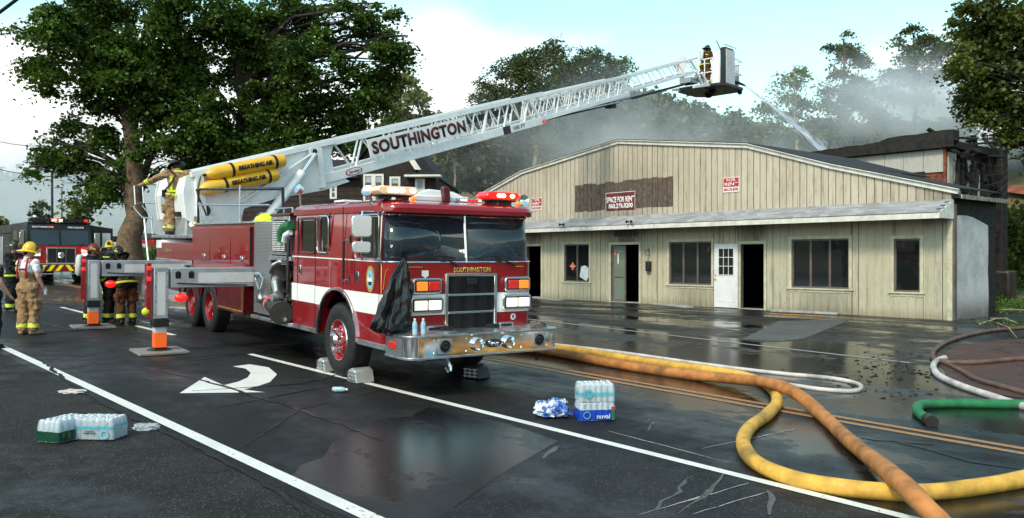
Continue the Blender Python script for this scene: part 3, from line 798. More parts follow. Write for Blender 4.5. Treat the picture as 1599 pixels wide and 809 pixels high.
# trims, windows, doors
def trim(a, b_, z0, z1, mat='trim_cream', w=0.10, sill=True):
    MB().box(a - w, a, -0.045, 0.02, z0 if z0 > 0 else 0, z1).build('side_trim', mat, bld, bevel=.004)
    MB().box(b_, b_ + w, -0.045, 0.02, z0 if z0 > 0 else 0, z1).build('side_trim', mat, bld, bevel=.004)
    MB().box(a - w, b_ + w, -0.048, 0.02, z1 + .001, z1 + w).build('head_trim', mat, bld, bevel=.004)
    if z0 > 0 and sill: MB().box(a - w - .05, b_ + w + .05, -0.085, 0.02, z0 - 0.05, z0 - .001).build('sill', mat, bld, bevel=.004); MB().box(a - w, b_ + w, -0.04, -0.002, z0 - 0.13, z0 - .052).build('apron', mat, bld, bevel=.003)
def window(a, b_, z0, z1, n):
    wf = MB(); t = 0.05
    wf.box(a, a + t, .01, .10, z0, z1).box(b_ - t, b_, .01, .10, z0, z1).box(a + t, b_ - t, .01, .10, z0, z0 + t).box(a + t, b_ - t, .01, .10, z1 - t, z1)
    for k in range(1, n):
        xx = a + (b_ - a) * k / n; wf.box(xx - .035, xx + .035, .012, .098, z0 + t, z1 - t)
    W = wf.build('window', 'frame_brown', bld, bevel=.003)
    for k in range(n):
        xa = a + (b_ - a) * k / n; MB().box(xa + .04, xa + (b_ - a) / n - .04, 0.055, 0.061, z0 + t, z1 - t).build('pane', 'pane', W, smooth=False)
    return W
for i, o_ in enumerate(OPEN): trim(*o_)
window(-15.90, -14.40, 0.77, 2.35, 2); window(-10.18, -8.25, 0.79, 2.37, 3); window(-5.05, -3.06, 0.80, 2.38, 3); window(-1.65, -0.88, 0.77, 2.34, 1)
# glazed door standing in the left half of its opening
f = MB(); f.box(-13.13, -13.06, .02, .07, .02, 2.28).box(-12.50, -12.42, .02, .07, .02, 2.28).box(-13.06, -12.50, .02, .07, .02, .12).box(-13.06, -12.50, .02, .07, 2.2, 2.28).box(-13.06, -12.5, .015, .075, 1.0, 1.05)
gd = f.build('glass_door', 'frame_brown', bld, bevel=.003)
MB().box(-13.06, -12.50, .042, .048, .12, 1.0).build('pane', 'door_glass', gd, smooth=False); MB().box(-13.06, -12.50, .042, .048, 1.05, 2.2).build('pane', 'door_glass', gd, smooth=False)
MB().box(-12.86, -12.80, .034, .039, 1.55, 1.95).build('notice', 'sign_white', gd, smooth=False)
# the white door, swung back against the wall
wd = MB().box(-8.07, -7.08, -0.115, -0.068, 0.03, 2.27)
wd = wd.build('white_door', 'door_white', bld, bevel=.004); tag(wd, 'white panelled door swung back against the wall')
MB().box(-7.87, -7.26, -0.119, -0.117, 1.18, 2.10).build('pane', 'window_glass_dark', wd, smooth=False)
lt = MB()
for k in range(4): xx = -7.88 + .2 * k * 1.04; lt.box(xx, xx + .02, -0.130, -0.120, 1.17, 2.11)
for k in range(4): zz = 1.165 + .31 * k; lt.box(-7.88, -7.236, -0.133, -0.1205, zz, zz + .02)
lt.build('glazing_bars', 'door_white', wd, bevel=.002)
for (a, b_) in ((-7.92, -7.62), (-7.52, -7.22)): MB().box(a, b_, -0.124, -0.1155, .22, 1.02).build('door_panel', 'door_white', wd, bevel=.008)
MB().box(-7.75, -7.42, -0.124, -0.120, 1.50, 1.62).build('name_plate', 'letter_black', wd, smooth=False)
k_ = MB(); k_.sph((-8.0, -0.155, 1.02), .03, 10, 6); k_.cyl((-8.0, -.12, 1.02), (-8.0, -.15, 1.02), .014); k_.sph((-8.0, -0.135, 1.16), .022, 10, 6); k_.build('door_knob', 'gold', wd)
MB().box(-7.02, -6.09, -0.02, .30, -.03, .03).build('threshold', 'concrete', bld); MB().box(-13.17, -11.67, -0.02, .3, -.03, .03).build('threshold', 'concrete', bld)
# corner board and side walls
MB().box(-0.11, 0.024, -0.05, 0.0, -0.3, 3.27).build('corner_board', 'trim_cream', bld, bevel=.004)
MB().box(0.0, 0.07, 0.003, 0.16, -0.3, 3.3).build('corner_post', 'frame_brown', bld, bevel=.004)
def stucco():
    m, b = newmat('stucco'); n, l = nodes(m); v = coord(m, 'World')
    a = noise(m, v, 1.6, 7, .65); c2 = noise(m, v, 9, 6, .7)
    c = mixc(m, ramp(m, a, .38, .62), (0.58, 0.57, 0.57), (0.42, 0.41, 0.41)); c = mixc(m, ramp(m, c2, .4, .75, 0, .6), c, (0.55, .54, .54))
    sx = n.new('ShaderNodeSeparateXYZ'); l.new(v, sx.inputs[0])
    c = mixc(m, ramp(m, math2(m, 'ADD', sx.outputs[2], a), 0.75, 1.5, .8, 0), c, (0.07, 0.06, 0.045))
    l.new(c, b.inputs['Base Color']); b.inputs['Roughness'].default_value = .85; bump(m, b, c2, .8, .03)
stucco()
mb = MB(); n = 22                       # the rendered block wall, its head broken away in an arc
vs = []
top = [2.98, 3.0, 3.0, 2.97, 2.9, 2.83, 2.75]
poly = [(0.163, -.3)] + [(0.163 + 2.3 * i / 6, t) for i, t in enumerate(top)] + [(2.50, 2.2), (2.46, 1.4), (2.52, .6), (2.47, -.3)]
mb.prism(poly, 'x', -0.12, 0.03); mb.build('block_wall', 'stucco', bld, smooth=False)
MB().box(-0.14, -.0, 0.16, 3.15, 2.7, 3.45).box(-.14, -.01, 2.53, 3.15, -.3, 2.7).build('burnt_wall', 'char', bld)
MB().box(-0.6, 0.25, 0.0, 3.3, 3.46, 3.54).build('side_roof', 'roof_dark', bld, bevel=.01)
MB().box(0.25, 0.275, -0.02, 3.32, 3.44, 3.56).build('gutter', 'brushed', bld, bevel=.004)
MB().box(XL + .4, -3.92, 7.1, 7.2, 0, 5).box(-3.95, -0.12, 3.05, 3.15, -.3, 3.5).build('rear_wall', 'char', bld)
# brackets, lamps, mailbox
def floodlamp(x):
    t = empty('floodlight', (x, AY - .02, AZ + .06), (0, 0, 0), bld)
    MB().cyl((0, 0, -.1), (0, -.05, .02), .012).cyl((-.12, -.06, .03), (.12, -.06, .03), .010).build('bracket', 'black_part', t)
    for s in (-1, 1): MB().lathe([(0.02, -.05), (.035, 0), (.06, .07), (.055, .07), (.0, .05)], (s * .1, -.09, .05), (s * .4, -.8, -.1), 12).build('lamp_head', 'black_part', t)
floodlamp(-14.95); floodlamp(-11.25)
mbx = empty('mailbox', (-11.12, -0.05, 1.45), (0, 0, 0), bld)
MB().box(-.10, .10, -.14, 0, -.18, .16).build('box_body', 'black_part', mbx, bevel=.02); MB().box(-.11, .11, -.16, 0, .17, .20).build('lid', 'black_part', mbx, bevel=.008)
MB().tube([(-.06, -.08, -.18), (-.05, -.09, -.28), (0, -.09, -.31), (.05, -.09, -.28), (.06, -.08, -.18)], .008).build('newspaper_hook', 'black_part', mbx)
MB().tube([(-11.15, -.06, 2.05), (-11.1, -.3, 2.05), (-11.1, -.33, 1.9), (-11.12, -.06, 1.85), (-11.15, -.06, 2.15)], .012).build('iron_bracket', 'black_part', bld)
MB().tube([(-8.3, -.05, 2.12), (-8.25, -.18, 2.15), (-8.25, -.22, 2.0), (-8.3, -.05, 1.92)], .02).build('iron_bracket', 'black_part', bld)
MB().box(-10.95, -10.62, 3.0, 3.02, 0, .1) if False else None
MB().box(-12.95, -11.75, -0.03, -0.022, 2.62, 2.86).build('scorched_plate', 'board_brown', bld)
# signs
def for_rent(x0, x1, z0, z1, which):
    s = empty('rent_sign', (CX + BX[0] * (x0 + x1) / 2 - BY[0] * .05, CY + BX[1] * (x0 + x1) / 2 - BY[1] * .05, LOTZ + (z0 + z1) / 2), (0, 0, BRZ))
    w, h = x1 - x0, z1 - z0; MB().box(-w / 2, w / 2, 0, .015, -h / 2, h / 2).build('sign_board', 'sign_white', s, bevel=.002)
    MB().box(-w * .47, w * .47, -.004, -.001, -h * .14, h * .46).build('red_field', 'sign_red', s, smooth=False)
    text('FOR', 'sign_white', w * .55, h * .2, (0, -.006, h * .31), parent=s, bold=.02); text('RENT', 'sign_white', w * .8, h * .23, (0, -.006, h * .03), parent=s, bold=.02)
    text('860.276.8200', 'sign_red', w * .88, h * .2, (0, -.003, -h * .31), parent=s, bold=.03)
    tag(s, which, 'sign', 'rent signs on the timber gable')
for_rent(-7.73, -7.06, 4.08, 4.60, 'red and white rental sign on the right part of the beige gable')
for_rent(-17.95, -17.3, 3.88, 4.44, 'red and white rental sign low on the left end of the beige gable')
x0, x1, z0, z1 = -13.42, -11.84, 3.70, 4.40
s = empty('space_sign', (CX + BX[0] * (x0 + x1) / 2 - BY[0] * .06, CY + BX[1] * (x0 + x1) / 2 - BY[1] * .06, LOTZ + (z0 + z1) / 2), (0, 0, BRZ))
tag(s, 'maroon sign with white letters over the bare brown boards', 'sign')
MB().box(-.79, .79, 0, .02, -.35, .35).build('sign_board', 'sign_maroon', s, bevel=.002)
MB().box(-.79, .79, -.006, -.001, .33, .35).box(-.79, -.775, -.006, -.001, -.35, .33).box(.775, .79, -.006, -.001, -.35, .33).build('sign_edge', 'sign_white', s, smooth=False)
text('SPACE FOR RENT', 'sign_white', 1.5, .24, (0, -.006, .05), parent=s, bold=.035); text('860.276.8200', 'sign_white', 1.3, .20, (0.02, -.006, -.2), parent=s, bold=.035)
# odds and ends in the windows and doorways
mb = MB(); r_ = random.Random(8)
pl = [(-14.95, .98), (-14.55, .80), (-14.42, 1.0), (-14.43, 1.35), (-14.62, 1.46), (-14.85, 1.42)]
mb.prism(pl, 'y', -.05, .0); o = mb.build('hanging_rag', 'rag_white', bld, bevel=.02); o.parent = None; o.location = (CX, CY, LOTZ); o.rotation_euler = (0, 0, BRZ)
tag(o, 'crumpled white sheet hanging out of the leftmost window', 'cloth')
lg = empty('window_decal', (-15.45, .05, 1.42), (0, 0, 0), bld)
mb = MB(); mb.prism([(-.17, -.03), (0, -.05), (.17, -.03), (.17, .05), (0, .03), (-.17, .05)], 'y', -.004, 0); mb.prism([(-.10, .06), (0, .19), (.10, .06), (.06, -.12), (0, -.18), (-.06, -.12)], 'y', -.002, .001); mb.build('emblem', 'orange_box', lg, smooth=False)
text('HARLEY-DAVIDSON', 'sign_white', .3, .035, (0, -.006, .0), parent=lg)
# timber ladder shape seen inside the right-hand window
mb = MB(); mb.box(-1.16, -1.10, .5, .56, 0.3, 2.25); mb.box(-1.55, -1.1, .48, .5, 1.75, 1.87); mb.prism([(-1.5, 1.72), (-1.45, 1.72), (-1.1, 1.25), (-1.16, 1.22)], 'y', .48, .52)
simple('raw_wood', (0.42, 0.19, 0.07), .8, var=.25); mb.build('wooden_frame', 'raw_wood', bld, smooth=False)
# slabs and planks lying in front
def lying(name, px0, px1, label, cat, w=.22, h=.09, mat='concrete', n=1):
    a, b_ = G(*px0), G(*px1); d = (b_ - a); L = d.length; z = min(gzf(a.x, a.y), gzf(b_.x, b_.y))
    o = MB().box(0, L, -w / 2, w / 2, 0.008, h).build(name, mat, bevel=.012); o.location = (a.x, a.y, z); o.rotation_euler = (0, 0, math.atan2(d.y, d.x))
    return tag(o, label, cat)
lying('concrete_curb', (1020, 476), (1080, 482), 'short rough concrete kerb stone under the three pane window', 'kerb stone')
lying('concrete_curb', (1205, 487), (1310, 492), 'long concrete kerb stone in front of the right three pane window', 'kerb stone', h=.08)
lying('concrete_curb', (835, 466), (878, 471), 'low concrete step by the leftmost dark doorway', 'kerb stone')
lying('wooden_pole', (1203, 491), (1288, 495), 'thin orange pole lying along the foot of the kerb stone', 'pole', w=.03, h=.035, mat='hose_orange')

# ================================================================== BURNT REAR BUILDING
rb = empty('burnt_building', (CX, CY, LOTZ), (0, 0, BRZ)); tag(rb, 'taller burnt out block with grey panels and a charred flat roof edge behind the gable', 'building')
RX = -3.9
for k in range(26):                     # front panels
    x1 = RX - .12 - k * .78; x0 = x1 - .765
    zb = 5.05 + .12 * math.sin(k * 2.1) if k < 3 else 4.0
    if k < 4: zb = 5.15 + (k - 1) * .02
    MB().box(x0, x1, 9.0, 9.05, zb if k < 4 else 3.5, 6.02 - .0 * k).build('wall_panel', 'panel_grey', rb, bevel=.006)
MB().box(RX - .11, RX, 8.94, 9.06, 3.5, 6.1).build('corner_post', 'rust', rb, bevel=.01)
MB().box(RX - 22, RX - .13, 9.06, 9.2, 0, 6.0).build('front_wall', 'rust', rb, smooth=False)
MB().box(RX - .15, RX - .02, 9.2, 13.6, 0, 6.1).build('side_wall', 'char', rb, smooth=False)
for k, (a, b_, z0, z1) in enumerate([(9.1, 9.62, 3.2, 5.9), (9.75, 11.2, 3.0, 5.7), (11.5, 12.1, 3.0, 5.2)]):
    o = MB().box(RX - .02, RX + .03, a, b_, z0, z1).build('wall_panel', 'panel_grey', rb, bevel=.005)
MB().box(RX, RX + .06, 9.64, 9.73, 2.9, 5.9).box(RX, RX + .06, 11.25, 11.32, 2.9, 5.6).build('wall_stud', 'trim_white', rb)
mb = MB(); r_ = random.Random(21); vs = []
n = 60
prof = []
for i in range(n + 1):
    x = RX + .35 - 22 * i / n
    zt = 6.62 - .012 * i + (.10 if i < 8 else 0) + r_.uniform(-.03, .03)
    prof.append((x, zt))
poly = [(RX + .35, 6.05)] + prof + [(RX - 22, 6.03)]
mb.prism(poly, 'y', 8.75, 9.3); mb.build('charred_fascia', 'char', rb, smooth=False)
mb = MB(); mb.box(RX - 22, RX + .3, 8.9, 14, 6.02, 6.3); mb.build('roof', 'char', rb)
mb = MB()
for i in range(36):                    # collapsed roof timbers and tin over the corner
    x = RX + r_.uniform(-1.8, .9); y = r_.uniform(8.8, 14.3); z = 6.3 + r_.uniform(-.5, .35); L = r_.uniform(.3, 1.1); a = r_.uniform(0, 3.14); b_ = r_.gauss(0, .2)
    M = Matrix.Translation((x, y, z)) @ Euler((b_, r_.gauss(0, .5), a)).to_matrix().to_4x4()
    mb.box(-L / 2, L / 2, -r_.uniform(.05, .30), .05, -.02, .05, M)
for i in range(60):
    y = r_.uniform(9.5, 14.0); z = r_.uniform(2.5, 6.0); M = Matrix.Translation((RX + .1, y, z)) @ Euler((r_.gauss(0, .3), r_.gauss(0, .2), 0)).to_matrix().to_4x4()
    mb.box(-.03, .1, -.05, .06, -r_.uniform(.2, 1.2), .3, M)
o = mb.build('fallen_timbers', 'char', rb, smooth=False); o['kind'] = 'stuff'
MB().box(RX - 4, RX + .45, 13.3, 13.9, -.2, 6.3).build('burnt_stack', 'char', rb, bevel=.05)
mb = MB()
for k in range(5):                      # loose wires
    z = 5.9 - .3 * k; mb.tube([(RX + .1, 9.0 + .3 * k, z), (RX + .9, 10.4, z - .5 - .1 * k), (RX + .9, 12, z - .45), (RX + .5, 14.2, z + .2)], .012, 5)
mb.build('loose_wires', 'metal_dark', rb)
ac = empty('air_conditioner', (20.4, 35.0, gzf(20.4, 35.0)), (0, 0, BRZ)); tag(ac, 'dark grey air conditioning unit behind the building side wall', 'air conditioner')
MB().box(-.45, .45, -.45, .45, 0.05, 1.25).build('casing', 'metal_dark', ac, bevel=.08)
mb = MB(); [mb.box(-.40, .40, -.462, -.452, .15 + .09 * k, .19 + .09 * k) for k in range(11)]; mb.build('louvres', 'black_part', ac)
# ================================================================== THE LADDER TRUCK  (local: X forward, Y to its left, Z up; the visible side is y = 0)
TH = R(35.3)
TX, TY, TZ = -2.454, 12.051, 0.263
FD = Vector((math.sin(TH), -math.cos(TH), 0)); LD = Vector((-FD.y, FD.x, 0))
trk = empty('ladder_truck', (TX, TY, TZ + .008), (0, R(1.41), math.atan2(FD.y, FD.x)))
tag(trk, 'big red and white ladder truck parked in the road with its white ladder raised', 'fire truck')
W = 2.36; XF = 1.45
def P2W(x, y, z): return (Matrix.Translation(trk.location) @ trk.rotation_euler.to_matrix().to_4x4()) @ Vector((x, y, z))
def cut(o, cutter):
    c = cutter.build('cutter', 'black_matt', smooth=False)
    if o.parent: c.parent = o.parent
    m = o.modifiers.new('b', 'BOOLEAN'); m.operation = 'DIFFERENCE'; m.object = c; m.solver = 'EXACT'
    dg = bpy.context.evaluated_depsgraph_get(); dg.update()
    me = bpy.data.meshes.new_from_object(o.evaluated_get(dg)); o.modifiers.clear()
    old = o.data; o.data = me; bpy.data.meshes.remove(old); cm = c.data; bpy.data.objects.remove(c); bpy.data.meshes.remove(cm)
    while len(me.materials) > 1: me.materials.pop(index=1)
    me.polygons.foreach_set('material_index', [0] * len(me.polygons))
    me.shade_smooth(); me.set_sharp_from_angle(angle=R(30)); return o
def outline(x0, x1, y0, y1, rf=0.22, rb=0.05, k=6):
    pts = []
    for cx, cy, r, a0 in ((x1 - rf, y0 + rf, rf, -90), (x1 - rf, y1 - rf, rf, 0), (x0 + rb, y1 - rb, rb, 90), (x0 + rb, y0 + rb, rb, 180)):
        for i in range(k + 1):
            a = R(a0 + 90 * i / k); pts.append((cx + r * math.cos(a), cy + r * math.sin(a)))
    return pts
def loft(layers):
    mb = MB(); n = len(layers[0][0]); vs = []
    for pts, z in layers: vs += [(p[0], p[1], z) for p in pts]
    fs = []
    for k in range(len(layers) - 1):
        for i in range(n): fs.append((k * n + i, k * n + (i + 1) % n, (k + 1) * n + (i + 1) % n, (k + 1) * n + i))
    fs += [tuple(range(n))[::-1], tuple(range((len(layers) - 1) * n, len(layers) * n))]
    return mb.add(vs, fs)
lay = []
for z, ins, lean in [(0.58, .0, 0), (1.0, 0, 0), (1.66, 0, 0), (1.70, .0, .0), (2.36, .05, .07), (2.37, .0, .02), (2.45, .0, .03), (2.50, .05, .08), (2.53, .16, .2), (2.54, .4, .5)]:
    lay.append((outline(-1.96 + min(ins, .1), XF - lean, ins * .6, W - ins * .6, .22 - min(.1, ins * .5)), z))
cab = loft(lay).build('cab', 'red_paint', trk)
def rr(x0, x1, z0, z1, r=.05, k=4):
    p = []
    for cx, cz, a0 in ((x1 - r, z0 + r, -90), (x1 - r, z1 - r, 0), (x0 + r, z1 - r, 90), (x0 + r, z0 + r, 180)):
        for i in range(k + 1): a = R(a0 + 90 * i / k); p.append((cx + r * math.cos(a), cz + r * math.sin(a)))
    return p
WIN = [(-1.66, -1.05, 1.80, 2.28, .03), (-0.90, -0.49, 1.80, 2.33, .09), (0.47, 1.14, 1.76, 2.30, .05)]
cut(cab, MB().box(-1.88, 1.30, .10, W - .10, .95, 2.34))
for s_ in WIN: cut(cab, MB().prism(rr(*s_[:4], s_[4]), 'y', -.3, W + .3))
AC, AR = (-0.17, .58), .70
arch = [(AC[0] + AR * math.cos(R(a)), AC[1] + AR * math.sin(R(a))) for a in range(-10, 191, 10)] + [(AC[0] - AR, .3), (AC[0] + AR, .3)]
cut(cab, MB().prism(arch, 'y', -.1, .55)); cut(cab, MB().prism(arch, 'y', W - .55, W + .1))
cut(cab, MB().box(1.19, 1.7, .16, W - .16, 1.715, 2.325)); 
cut(cab, MB().box(1.215, 1.7, -.1, 1.0, 1.715, 2.325)); cut(cab, MB().box(1.215, 1.7, 1.4, W + .1, 1.715, 2.325))
cab.modifiers.new('bevel', 'BEVEL').width = .006; cab.modifiers['bevel'].limit_method = 'ANGLE'; cab.modifiers['bevel'].angle_limit = R(50)
# windscreen: two curved panes following the cab outline
def ws_pane(part):
    n = 40; mb = MB(); vs = []
    cols = []
    for z, ins, lean in ((1.69, .0, .0), (2.35, .05, .07)):
        pts = outline(-1.96, XF - lean - .018, ins * .6 + .018, W - ins * .6 - .018, .2, k=10)[:22]   # right corner .. left corner
        yl = pts[0][1]; row = [(1.18, yl)] + pts + [(1.18, W - yl)]
        if part == 0: row = [p for p in row if p[1] < W / 2] + [(XF - lean - .018, W / 2 - .0)]
        else: row = [(XF - lean - .018, W / 2 + .0)] + [p for p in row if p[1] > W / 2]
        cols.append([(p[0], p[1], z) for p in row])
    m = len(cols[0]); mb.add(cols[0] + cols[1], [(i, i + 1, m + i + 1, m + i) for i in range(m - 1)])
    o = mb.build('windscreen', 'windscreen', trk, fixn=False, sharp=80); md = o.modifiers.new('s', 'SOLIDIFY'); md.thickness = .006
    return o
ws_pane(0); ws_pane(1)
mb = MB()
mb.tube([(XF + .004, W / 2, 1.70), (XF - .064, W / 2, 2.34)], .016, 6)
def rim(z, ins, lean, off=.004):
    pts = outline(-1.96, XF - lean + off, ins * .6 - off, W - ins * .6 + off, .22, k=10)[:22]
    return [(1.205, pts[0][1], z)] + [(p[0], p[1], z) for p in pts] + [(1.205, pts[-1][1], z)]
a_, b_ = rim(1.712, 0, 0), rim(2.335, .05, .066)
mb.tube(a_, .011, 6); mb.tube(b_, .011, 6); mb.tube([a_[0], b_[0]], .011, 6); mb.tube([a_[-1], b_[-1]], .011, 6)
mb.build('windscreen_trim', 'chrome', trk)
for (x0, x1, z0, z1, r) in WIN:
    for y in (.035, W - .035): MB().prism(rr(x0 - .01, x1 + .01, z0 - .01, z1 + .01, r), 'y', y - .003, y + .003).build('side_window', 'cab_glass', trk, smooth=False)
for (x0, x1, z0, z1, r), m_ in zip(WIN[1:2] , ['chrome']):
    p = rr(x0 - .01, x1 + .01, z0 - .01, z1 + .01, r, 6); MB().tube([(q[0], -.004, q[1]) for q in p], .016, 6, closed=True).build('window_trim', m_, trk)
for (x0, x1, z0, z1, r) in (WIN[0], WIN[2]):
    p = rr(x0 - .03, x1 + .03, z0 - .03, z1 + .03, r, 4); MB().tube([(q[0], -.002, q[1]) for q in p], .010, 6, closed=True).build('window_trim', 'black_part' if x0 < 0 else 'chrome', trk)
MB().box(1.02, 1.035, -.004, .03, 1.77, 2.29).build('vent_post', 'chrome', trk)
# brow over the windscreen
mb = MB(); rows = []
for z, o_ in ((2.355, .0), (2.365, .045), (2.42, .05), (2.47, .02), (2.50, -.04)):
    pts = outline(-1.9, XF + o_, -o_ * .3, W + o_ * .3, .24, k=8)[:18]; rows.append([(p[0], p[1], z) for p in pts])
n_ = len(rows[0]); mb.add(sum(rows, []), [(k * n_ + i, k * n_ + i + 1, (k + 1) * n_ + i + 1, (k + 1) * n_ + i) for k in range(4) for i in range(n_ - 1)])
o = mb.build('roof_brow', 'red_paint', trk, fixn=False); md = o.modifiers.new('s', 'SOLIDIFY'); md.thickness = .012; md.offset = -1
# doors: seams and flush panels
def seam(pts, r=.007, name='door_seam'): return MB().tube([(p[0], -.001, p[1]) for p in pts], r, 5).build(name, 'black_matt', trk)
seam([(-1.72, 1.0), (-1.72, 2.33), (-.99, 2.33), (-.99, .62)]); seam([(-.45, 2.4), (-.45, 1.9)]); seam([(.05, 1.16), (.02, 1.7), (.02, 2.46)]); seam([(.42, 1.4), (.42, 2.36), (1.19, 2.36), (1.19, .8)])
mb = MB(); mb.box(-1.95, 1.19, -.006, 0, 1.705, 1.722); mb.build('pinstripe', 'white_stripe', trk, smooth=False)
mb = MB().tube([(-.44, -.002, 1.2), (-.44, -.002, 1.68), (-.1, -.002, 1.68)], .004, 4).tube([(1.25, -.002, 1.2), (1.25, -.002, 1.66), (1.2, -.002, 1.71)], .006, 4); mb.build('gold_line', 'gold', trk)
# white band
mb = MB(); mb.box(-1.962, -1.0, -.005, .0, 1.01, 1.285); mb.build('reflective_band', 'white_stripe', trk, smooth=False)
mb = MB()
xs = [-.985 + .04 * i for i in range(56)]
for a, b_ in zip(xs[:-1], xs[1:]):
    def lo(x):
        d = AR + .035; k = (x - AC[0]); 
        return max(1.005, AC[1] + math.sqrt(max(0, d * d - k * k))) if abs(k) < d else 1.005
    if b_ > 1.22: break
    za, zb = lo(a), lo(b_)
    if za < 1.28 or zb < 1.28: mb.prism([(a, min(za, 1.279)), (b_, min(zb, 1.279)), (b_, 1.28), (a, 1.28)], 'y', -.005, 0)
mb.build('reflective_band', 'white_stripe', trk, smooth=False)
def band(side_):
    pts = outline(-1.9, XF + .005, -.005, W + .005, .225, k=8)[:18]; mb = MB()
    if side_ == 0: row = [(1.22, -.005)] + pts[:9] + [(XF + .005, .84)]
    else: row = [(XF + .005, 1.70)] + pts[9:] + [(1.0, W + .005)]
    n_ = len(row); mb.add([(p[0], p[1], 1.005) for p in row] + [(p[0], p[1], 1.28) for p in row], [(i, i + 1, n_ + i + 1, n_ + i) for i in range(n_ - 1)])
    mb.build('reflective_band', 'white_stripe', trk, fixn=False)
band(0); band(1)
# wheel arch trim and sill
for y0, y1 in ((-.03, .03), (W - .03, W + .03)):
    pts = [(AC[0] + (AR + .02) * math.cos(R(a)), AC[1] + (AR + .02) * math.sin(R(a))) for a in range(0, 181, 6)]
    mb = MB()
    for (a, b_) in zip(pts[:-1], pts[1:]):
        mb.prism([(a[0], a[1]), (b_[0], b_[1]), (AC[0] + (b_[0] - AC[0]) * .95, AC[1] + (b_[1] - AC[1]) * .95), (AC[0] + (a[0] - AC[0]) * .95, AC[1] + (a[1] - AC[1]) * .95)], 'y', y0, y1)
    mb.build('wheel_arch_trim', 'chrome', trk)
MB().box(AC[0] - .74, AC[0] + .74, .06, .55, .5, 1.27).build('wheel_well', 'black_matt', trk, smooth=False) if False else None
MB().box(-1.96, AC[0] - .72, -.012, .04, .56, .63).box(AC[0] + .72, 1.40, -.012, .04, .56, .63).build('sill_trim', 'brushed', trk, bevel=.004)
# handles, grab bar, latches
def latch(x, z):
    l_ = MB().box(x - .045, x + .045, -.012, -.001, z - .075, z + .075).build('door_latch', 'chrome', trk, bevel=.004)
    MB().box(x - .026, x + .026, -.014, -.0125, z - .055, z + .055).build('latch_recess', 'black_matt', l_, smooth=False)
latch(-1.62, 1.50); latch(.52, 1.48)
g = MB().tube([(.20, -.07, 1.40), (.20, -.07, 2.0)], .018, 10).build('grab_bar', 'black_part', trk)
MB().cyl((.20, 0, 1.42), (.20, -.085, 1.42), .018).cyl((.20, 0, 1.98), (.20, -.085, 1.98), .018).box(.30, .34, -.05, 0, 1.95, 2.05).box(.30, .34, -.05, 0, 1.40, 1.50).build('grab_bar_foot', 'chrome', g)
# crest on the door
c_ = MB().lathe([(0, .0), (.155, .0), (.155, -.006), (0, -.006)], (0, 0, 0), (0, 1, 0), 32).build('town_crest', 'gold', trk, loc=(.93, -.003, 1.47)); c_.scale = (.78, 1, 1.15)
MB().lathe([(0, -.0068), (.115, -.0068)], (0, 0, 0), (0, 1, 0), 28).build('crest_field', 'label_blue', c_, smooth=False)
MB().prism([(-.07, -.02), (0, .06), (.07, -.02), (.05, -.07), (-.05, -.07)], 'y', -.010, -.007).build('crest_picture', 'house_dark', c_, smooth=False)
MB().prism([(-.1, -.01), (-.06, .04), (-.02, .0), (.02, .04), (.06, 0), (.1, .01), (.09, -.03), (-.09, -.03)], 'y', -.012, -.0102).build('crest_picture', 'sign_white', c_, smooth=False)
# mirrors
mr_ = MB().tube([(1.17, 0, 2.36), (1.20, -.26, 2.36), (1.24, -.28, 2.30), (1.24, -.28, 1.80), (1.20, -.26, 1.74), (1.17, 0, 1.74)], .014, 8).build('mirror_arm', 'chrome', trk)
MB().prism(rr(-.13, .13, -.14, .14, .05), 'x', -.035, .035, Matrix.Translation((1.27, -.30, 2.17)) @ Matrix.Rotation(R(-16), 4, 'Z')).build('mirror_head', 'chrome_shell', mr_, bevel=.012)
MB().prism(rr(-.12, .12, -.075, .075, .04), 'x', -.035, .035, Matrix.Translation((1.27, -.30, 1.90)) @ Matrix.Rotation(R(-16), 4, 'Z')).build('mirror_head', 'chrome_shell', mr_, bevel=.012)
# front: grille, lamps, lettering
gx = XF
g = MB().prism(rr(.84, 1.68, .72, 1.56, .03), 'x', gx - .01, gx + .035)
g = g.build('grille_surround', 'chrome', trk); cut(g, MB().box(gx - .2, gx + .2, .885, 1.635, .765, 1.515)); g.modifiers.new('b', 'BEVEL').width = .006
MB().box(gx + .006, gx + .012, .88, 1.64, .76, 1.52).build('grille_mesh', 'grille_mesh', trk, smooth=False)
for z in (1.265, 1.025): MB().box(gx + .014, gx + .04, .885, 1.635, z - .014, z + .014).build('grille_bar', 'chrome', trk, bevel=.004)
mb = MB(); [mb.box(gx + .0125, gx + .020, .90 + .0245 * i, .906 + .0245 * i, .765, 1.515) for i in range(31)]; o = mb.build('grille_slats', 'black_part', trk, smooth=False)
MB().box(gx + .02, gx + .05, 1.18, 1.34, 1.40, 1.49).build('badge', 'black_part', trk, bevel=.008)
def lamp_pod(y0, y1, z0, z1, mats):
    p = MB().prism(rr(y0, y1, z0, z1, .05), 'x', gx, gx + .06).build('lamp_bezel', 'chrome', trk, bevel=.012)
    MB().prism(rr(y0 + .03, y1 - .03, z0 + .03, z1 - .03, .02), 'x', gx + .061, gx + .063).build('lamp_recess', 'black_matt', p, smooth=False)
    ym = (y0 + y1) / 2
    for (a, b_), m_ in zip(((y0 + .045, ym - .008), (ym + .008, y1 - .045)), mats):
        MB().box(gx + .0635, gx + .085, a, b_, z0 + .045, z1 - .045).build('lamp', m_, p, bevel=.012)
lamp_pod(.33, .77, 1.29, 1.50, ('lens_amber', 'lens_red')); lamp_pod(1.80, 2.24, 1.29, 1.50, ('lens_red', 'lens_amber'))
lamp_pod(.30, .80, 1.03, 1.25, ('headlamp', 'headlamp')); lamp_pod(1.77, 2.26, 1.03, 1.25, ('headlamp', 'headlamp'))
